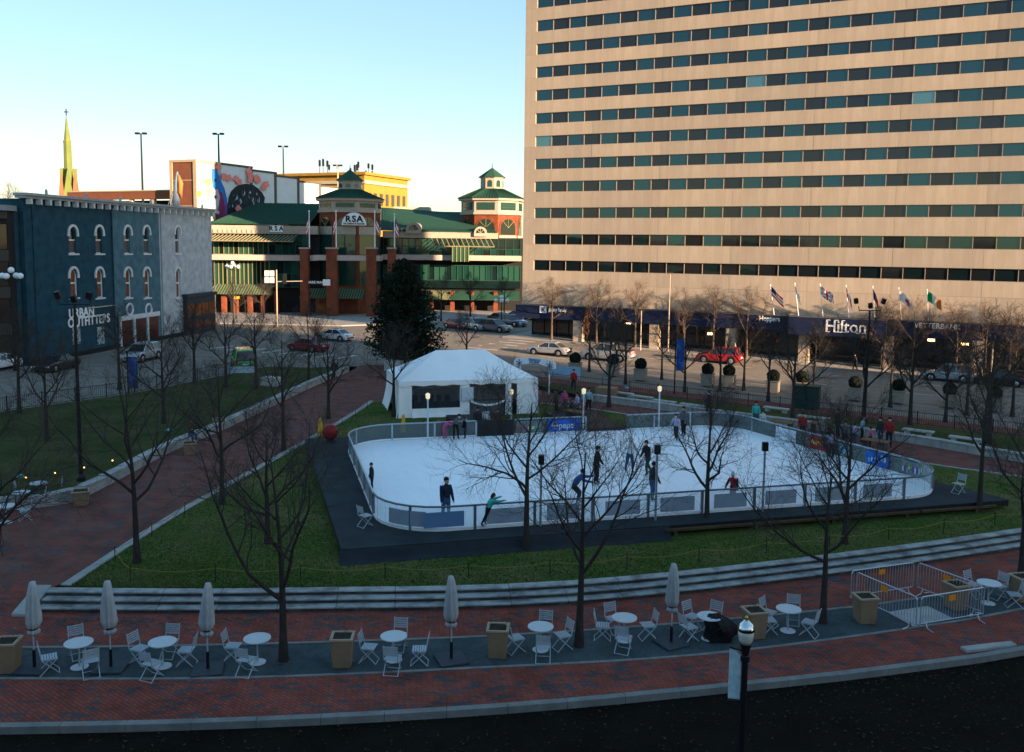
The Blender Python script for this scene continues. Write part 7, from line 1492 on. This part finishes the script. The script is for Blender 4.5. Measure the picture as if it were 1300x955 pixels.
for px, py, H_, hd_, pose, top, legs, kw, lab in (
    (606, 553, 1.75, -70, 'stand', 'charcoal', 'black', {}, 'person in dark coat waiting before the tent counter'), (617, 550, 1.62, 100, 'stand', 'white', 'jean', dict(hair='hair_brownhair'), 'person in white jacket at the tent counter'), (632, 553, 1.66, -100, 'stand', 'brown', 'navy', dict(hair='hair_brownhair', longcoat=True), 'person with long brown hair right of the tent counter'), (645, 556, 1.25, -90, 'stand', 'paleblue', 'black', {}, 'child in pale blue jacket right of the tent counter'), (556, 560, 1.2, 60, 'stand', 'black', 'charcoal', dict(hair='hair_blond'), 'child with light hair in front of the tent window'), (546, 558, 1.15, 80, 'stand', 'brown', 'black', {}, 'child in brown jacket in front of the tent window'), (538, 557, 1.1, 0, 'stand', 'charcoal', 'black', {}, 'small child beside the light post at the tent'),
    (706, 526, 1.7, 160, 'stand', 'dgreen', 'black', {}, 'person in green jacket left of the group right of the tent'), (716, 524, 1.68, -60, 'stand', 'pink', 'jean', dict(hair='hair_brownhair'), 'person in pink top within the group right of the tent'), (724, 531, 1.6, -20, 'sit', 'charcoal', 'black', {}, 'person sitting in dark coat right of the tent'), (733, 529, 1.65, 200, 'stand', 'lilac', 'navy', {}, 'person in pale patterned jacket right of the tent'), (747, 524, 1.72, -90, 'stand', 'paleblue', 'black', {}, 'person in pale blue jacket at the right of that group'), (741, 532, 1.1, 90, 'stand', 'red', 'black', {}, 'small child in red right of the tent'), (712, 537, 1.2, 120, 'stand', 'brown', 'jean', dict(hair='hair_blond'), 'child with fair hair right of the tent'),
    (728, 496, 1.75, -90, 'walk', 'red', 'charcoal', {}, 'person in red jacket walking on the path behind the tent'), (900, 528, 1.75, 170, 'walk', 'black', 'black', {}, 'person in black walking along the path behind the rear boards'), (959, 543, 1.70, -100, 'stand', 'teal', 'grey', {}, 'person in teal jacket behind the rear right boards'), (968, 545, 1.2, -100, 'stand', 'white', 'jean', {}, 'child in white beside the teal jacket'),
    (1018, 560, 1.74, -110, 'stand', 'red', 'charcoal', {}, 'person in red jacket behind the right boards, left one'), (1050, 562, 1.65, -60, 'stand', 'khaki', 'black', {}, 'person in khaki behind the right boards'), (1063, 556, 1.80, 150, 'stand', 'black', 'black', {}, 'tall person in black behind the right boards'), (1072, 567, 1.5, -120, 'stand', 'grey', 'navy', {}, 'person in grey behind the right boards'), (1084, 565, 1.3, 60, 'stand', 'lilac', 'jean', {}, 'child in lilac behind the right boards'), (1094, 562, 1.6, -20, 'stand', 'paleblue', 'black', dict(hair='hair_brownhair'), 'person in pale blue behind the right boards'), (1104, 568, 1.2, 0, 'stand', 'pink', 'black', {}, 'child in pink behind the right boards'), (1117, 566, 1.7, 200, 'stand', 'charcoal', 'jean', {}, 'person in charcoal coat behind the right boards'), (1128, 568, 1.78, -120, 'stand', 'red', 'navy', {}, 'person in red jacket behind the right boards, rightmost'),
    (424, 482, 1.78, 60, 'walk', 'charcoal', 'black', {}, 'person in dark coat walking on the back brick plaza'), (1085, 470, 1.75, 180, 'walk', 'charcoal', 'black', {}, 'pedestrian in dark coat at the hotel entrance kerb')):
    p = gz0(px, py) if px != 1085 else G(px, py); person(lab, p, H_, R(hd_), pose, top, legs, group='people round the rink', **kw)
p = atz(243, 573, .0); person('person in brown coat sitting on the planter at the left wall', Vector((p.x - .1, p.y + .25, .42)), 1.7, R(-40), 'sit', 'brown', 'jean', hair='hair_brownhair', group='people round the rink')
# picnic tables and bits behind the right boards
def picnic(px, py, lab):
    p = atz(px, py, .0); t = thing('picnic_table', lab, 'table', p, R(-40), 'small tables behind the rink'); MB().box(-.75, .75, -.38, .38, .70, .74).build('table_top', MAT['timber'], t)
    for x in (-.55, .55): MB().box(x - .05, x + .05, -.3, .3, 0, .699).build('leg', MAT['umbrella_base'], t)
picnic(1043, 553, 'small dark table between spectators behind the right boards'); picnic(1110, 575, 'small dark table right of the spectators'); picnic(992, 550, 'small dark table left of the red jacket'); picnic(730, 536, 'small dark table among the group right of the tent')
p = atz(1047, 571, .0); o = MB().lathe([(.22, 0), (.24, .2), (.24, .75), (.2, .85)], 14).build('litter_bin', M('bin_blue', (.10, .42, .52), .5)); o.location = p; tag(o, 'pale blue round bin just behind the right boards', 'bin')
# ---------------------------------------------------------------- short winter grass, fallen leaves, bed clumps
def inside(poly, x, y):
    c = False; n = len(poly)
    for i in range(n):
        (x0, y0), (x1, y1) = poly[i], poly[(i + 1) % n]
        if (y0 > y) != (y1 > y) and x < (x1 - x0) * (y - y0) / (y1 - y0) + x0: c = not c
    return c
r2 = random.Random(21)
lawn_poly = P2(*offset(STEP, .08)[:100:3]) + [(31.2, 43.0)] + P2(*offset(PATH_R, .1)[:95][::-4]) + [(-6, 66.8)] + P2(*offset(KERB_L, -.34)[::-6])
deck_w = [tuple(RK(a, b)[:2]) for a, b in DECK]; tent_w = [tuple((TO + E1 * a + E2 * b)[:2]) for a, b in ((0, 0), (TW, 0), (TW, TD), (0, TD))]
gb = MB(); n = 0
while n < 70000:
    x = r2.uniform(-15, 31); y = 29.6 + (66 - 29.6) * r2.random() ** 1.8
    if not inside(lawn_poly, x, y) or inside(deck_w, x, y) or inside(tent_w, x, y): n += .2; continue
    h = r2.uniform(.025, .07); a = r2.uniform(0, 6.28); dx, dy = math.cos(a) * .018, math.sin(a) * .018; lx, ly = r2.gauss(0, .03), r2.gauss(0, .03); i = len(gb.v)
    gb.v += [(x - dx, y - dy, 0), (x + dx, y + dy, 0), (x + lx, y + ly, h)]; gb.f.append([i, i + 1, i + 2]); q = math.sin(x * .9) + math.sin(y * 1.1 + x * .5) + r2.gauss(0, .8); gb.m.append(0 if q < .4 else (1 if q < 1.5 else 2)); n += 1
o = gb.build('grass', [M('blade_dark', (.028, .062, .008), .9), M('blade_mid', (.055, .09, .015), .9), M('blade_dry', (.13, .105, .05), .9)]); tag(o, 'short winter grass standing in the rink lawn', 'grass', kind='stuff')
lf = MB(); n = 0
while n < 2600:
    z = r2.random()
    if z < .55:
        x, y = r2.uniform(-15, 31), 29.6 + 34 * r2.random() ** 1.6
        if not inside(lawn_poly, x, y) or inside(deck_w, x, y): n += .2; continue
        zz = .03
    elif z < .8: k = r2.randrange(5, 88); t = r2.random(); p_ = GF[k].lerp(GN[k], t); x, y, zz = p_.x + r2.gauss(0, .3), p_.y, WALK_Z + .02
    else:
        k = r2.randrange(2, 100); p_ = offset(STEP, -1.35)[k] if k % 9 == 0 else STEP[k] + Vector((r2.gauss(0, .4), -1.35 - abs(r2.gauss(0, .5)), 0)); x, y, zz = p_.x, p_.y, WALK_Z + .02
    s = r2.uniform(.025, .055); a = r2.uniform(0, 6.28); u_ = Vector((math.cos(a), math.sin(a), r2.uniform(-.3, .3))) * s; v_ = Vector((-math.sin(a), math.cos(a), r2.uniform(-.3, .3))) * s * .6; q = Vector((x, y, zz)); lf.add([q - u_, q - v_, q + u_, q + v_], [(0, 1, 2, 3)]); n += 1
tag(lf.build('fallen_leaves', M('leaf_litter', (.13, .075, .035), .9, (.07, .04, .02), 2)), 'scattered brown fallen leaves on lawn, steps and gravel', 'leaves', kind='stuff')
bl = MB()
for k in range(5200):
    i = r2.randrange(1, 90); p_ = KN[i] + Vector((r2.uniform(-.3, .3), -.35 - 12 * r2.random() ** 1.4, 0)); s = r2.uniform(.02, .06); a = r2.uniform(0, 6.28); u_ = Vector((math.cos(a), math.sin(a), r2.uniform(-.4, .4))) * s; v_ = Vector((-math.sin(a), math.cos(a), r2.uniform(-.4, .4))) * s * .55; q = Vector((p_.x, p_.y, WALK_Z - .09)); bl.add([q - u_, q - v_, q + u_, q + v_], [(0, 1, 2, 3)], k % 2)
tag(bl.build('bed_litter', [M('dead_leaf', (.05, .032, .018), .95), M('bark_chip', (.03, .022, .016), .95)]), 'bark chips and dead leaves over the near planting bed', 'leaf litter', kind='stuff')
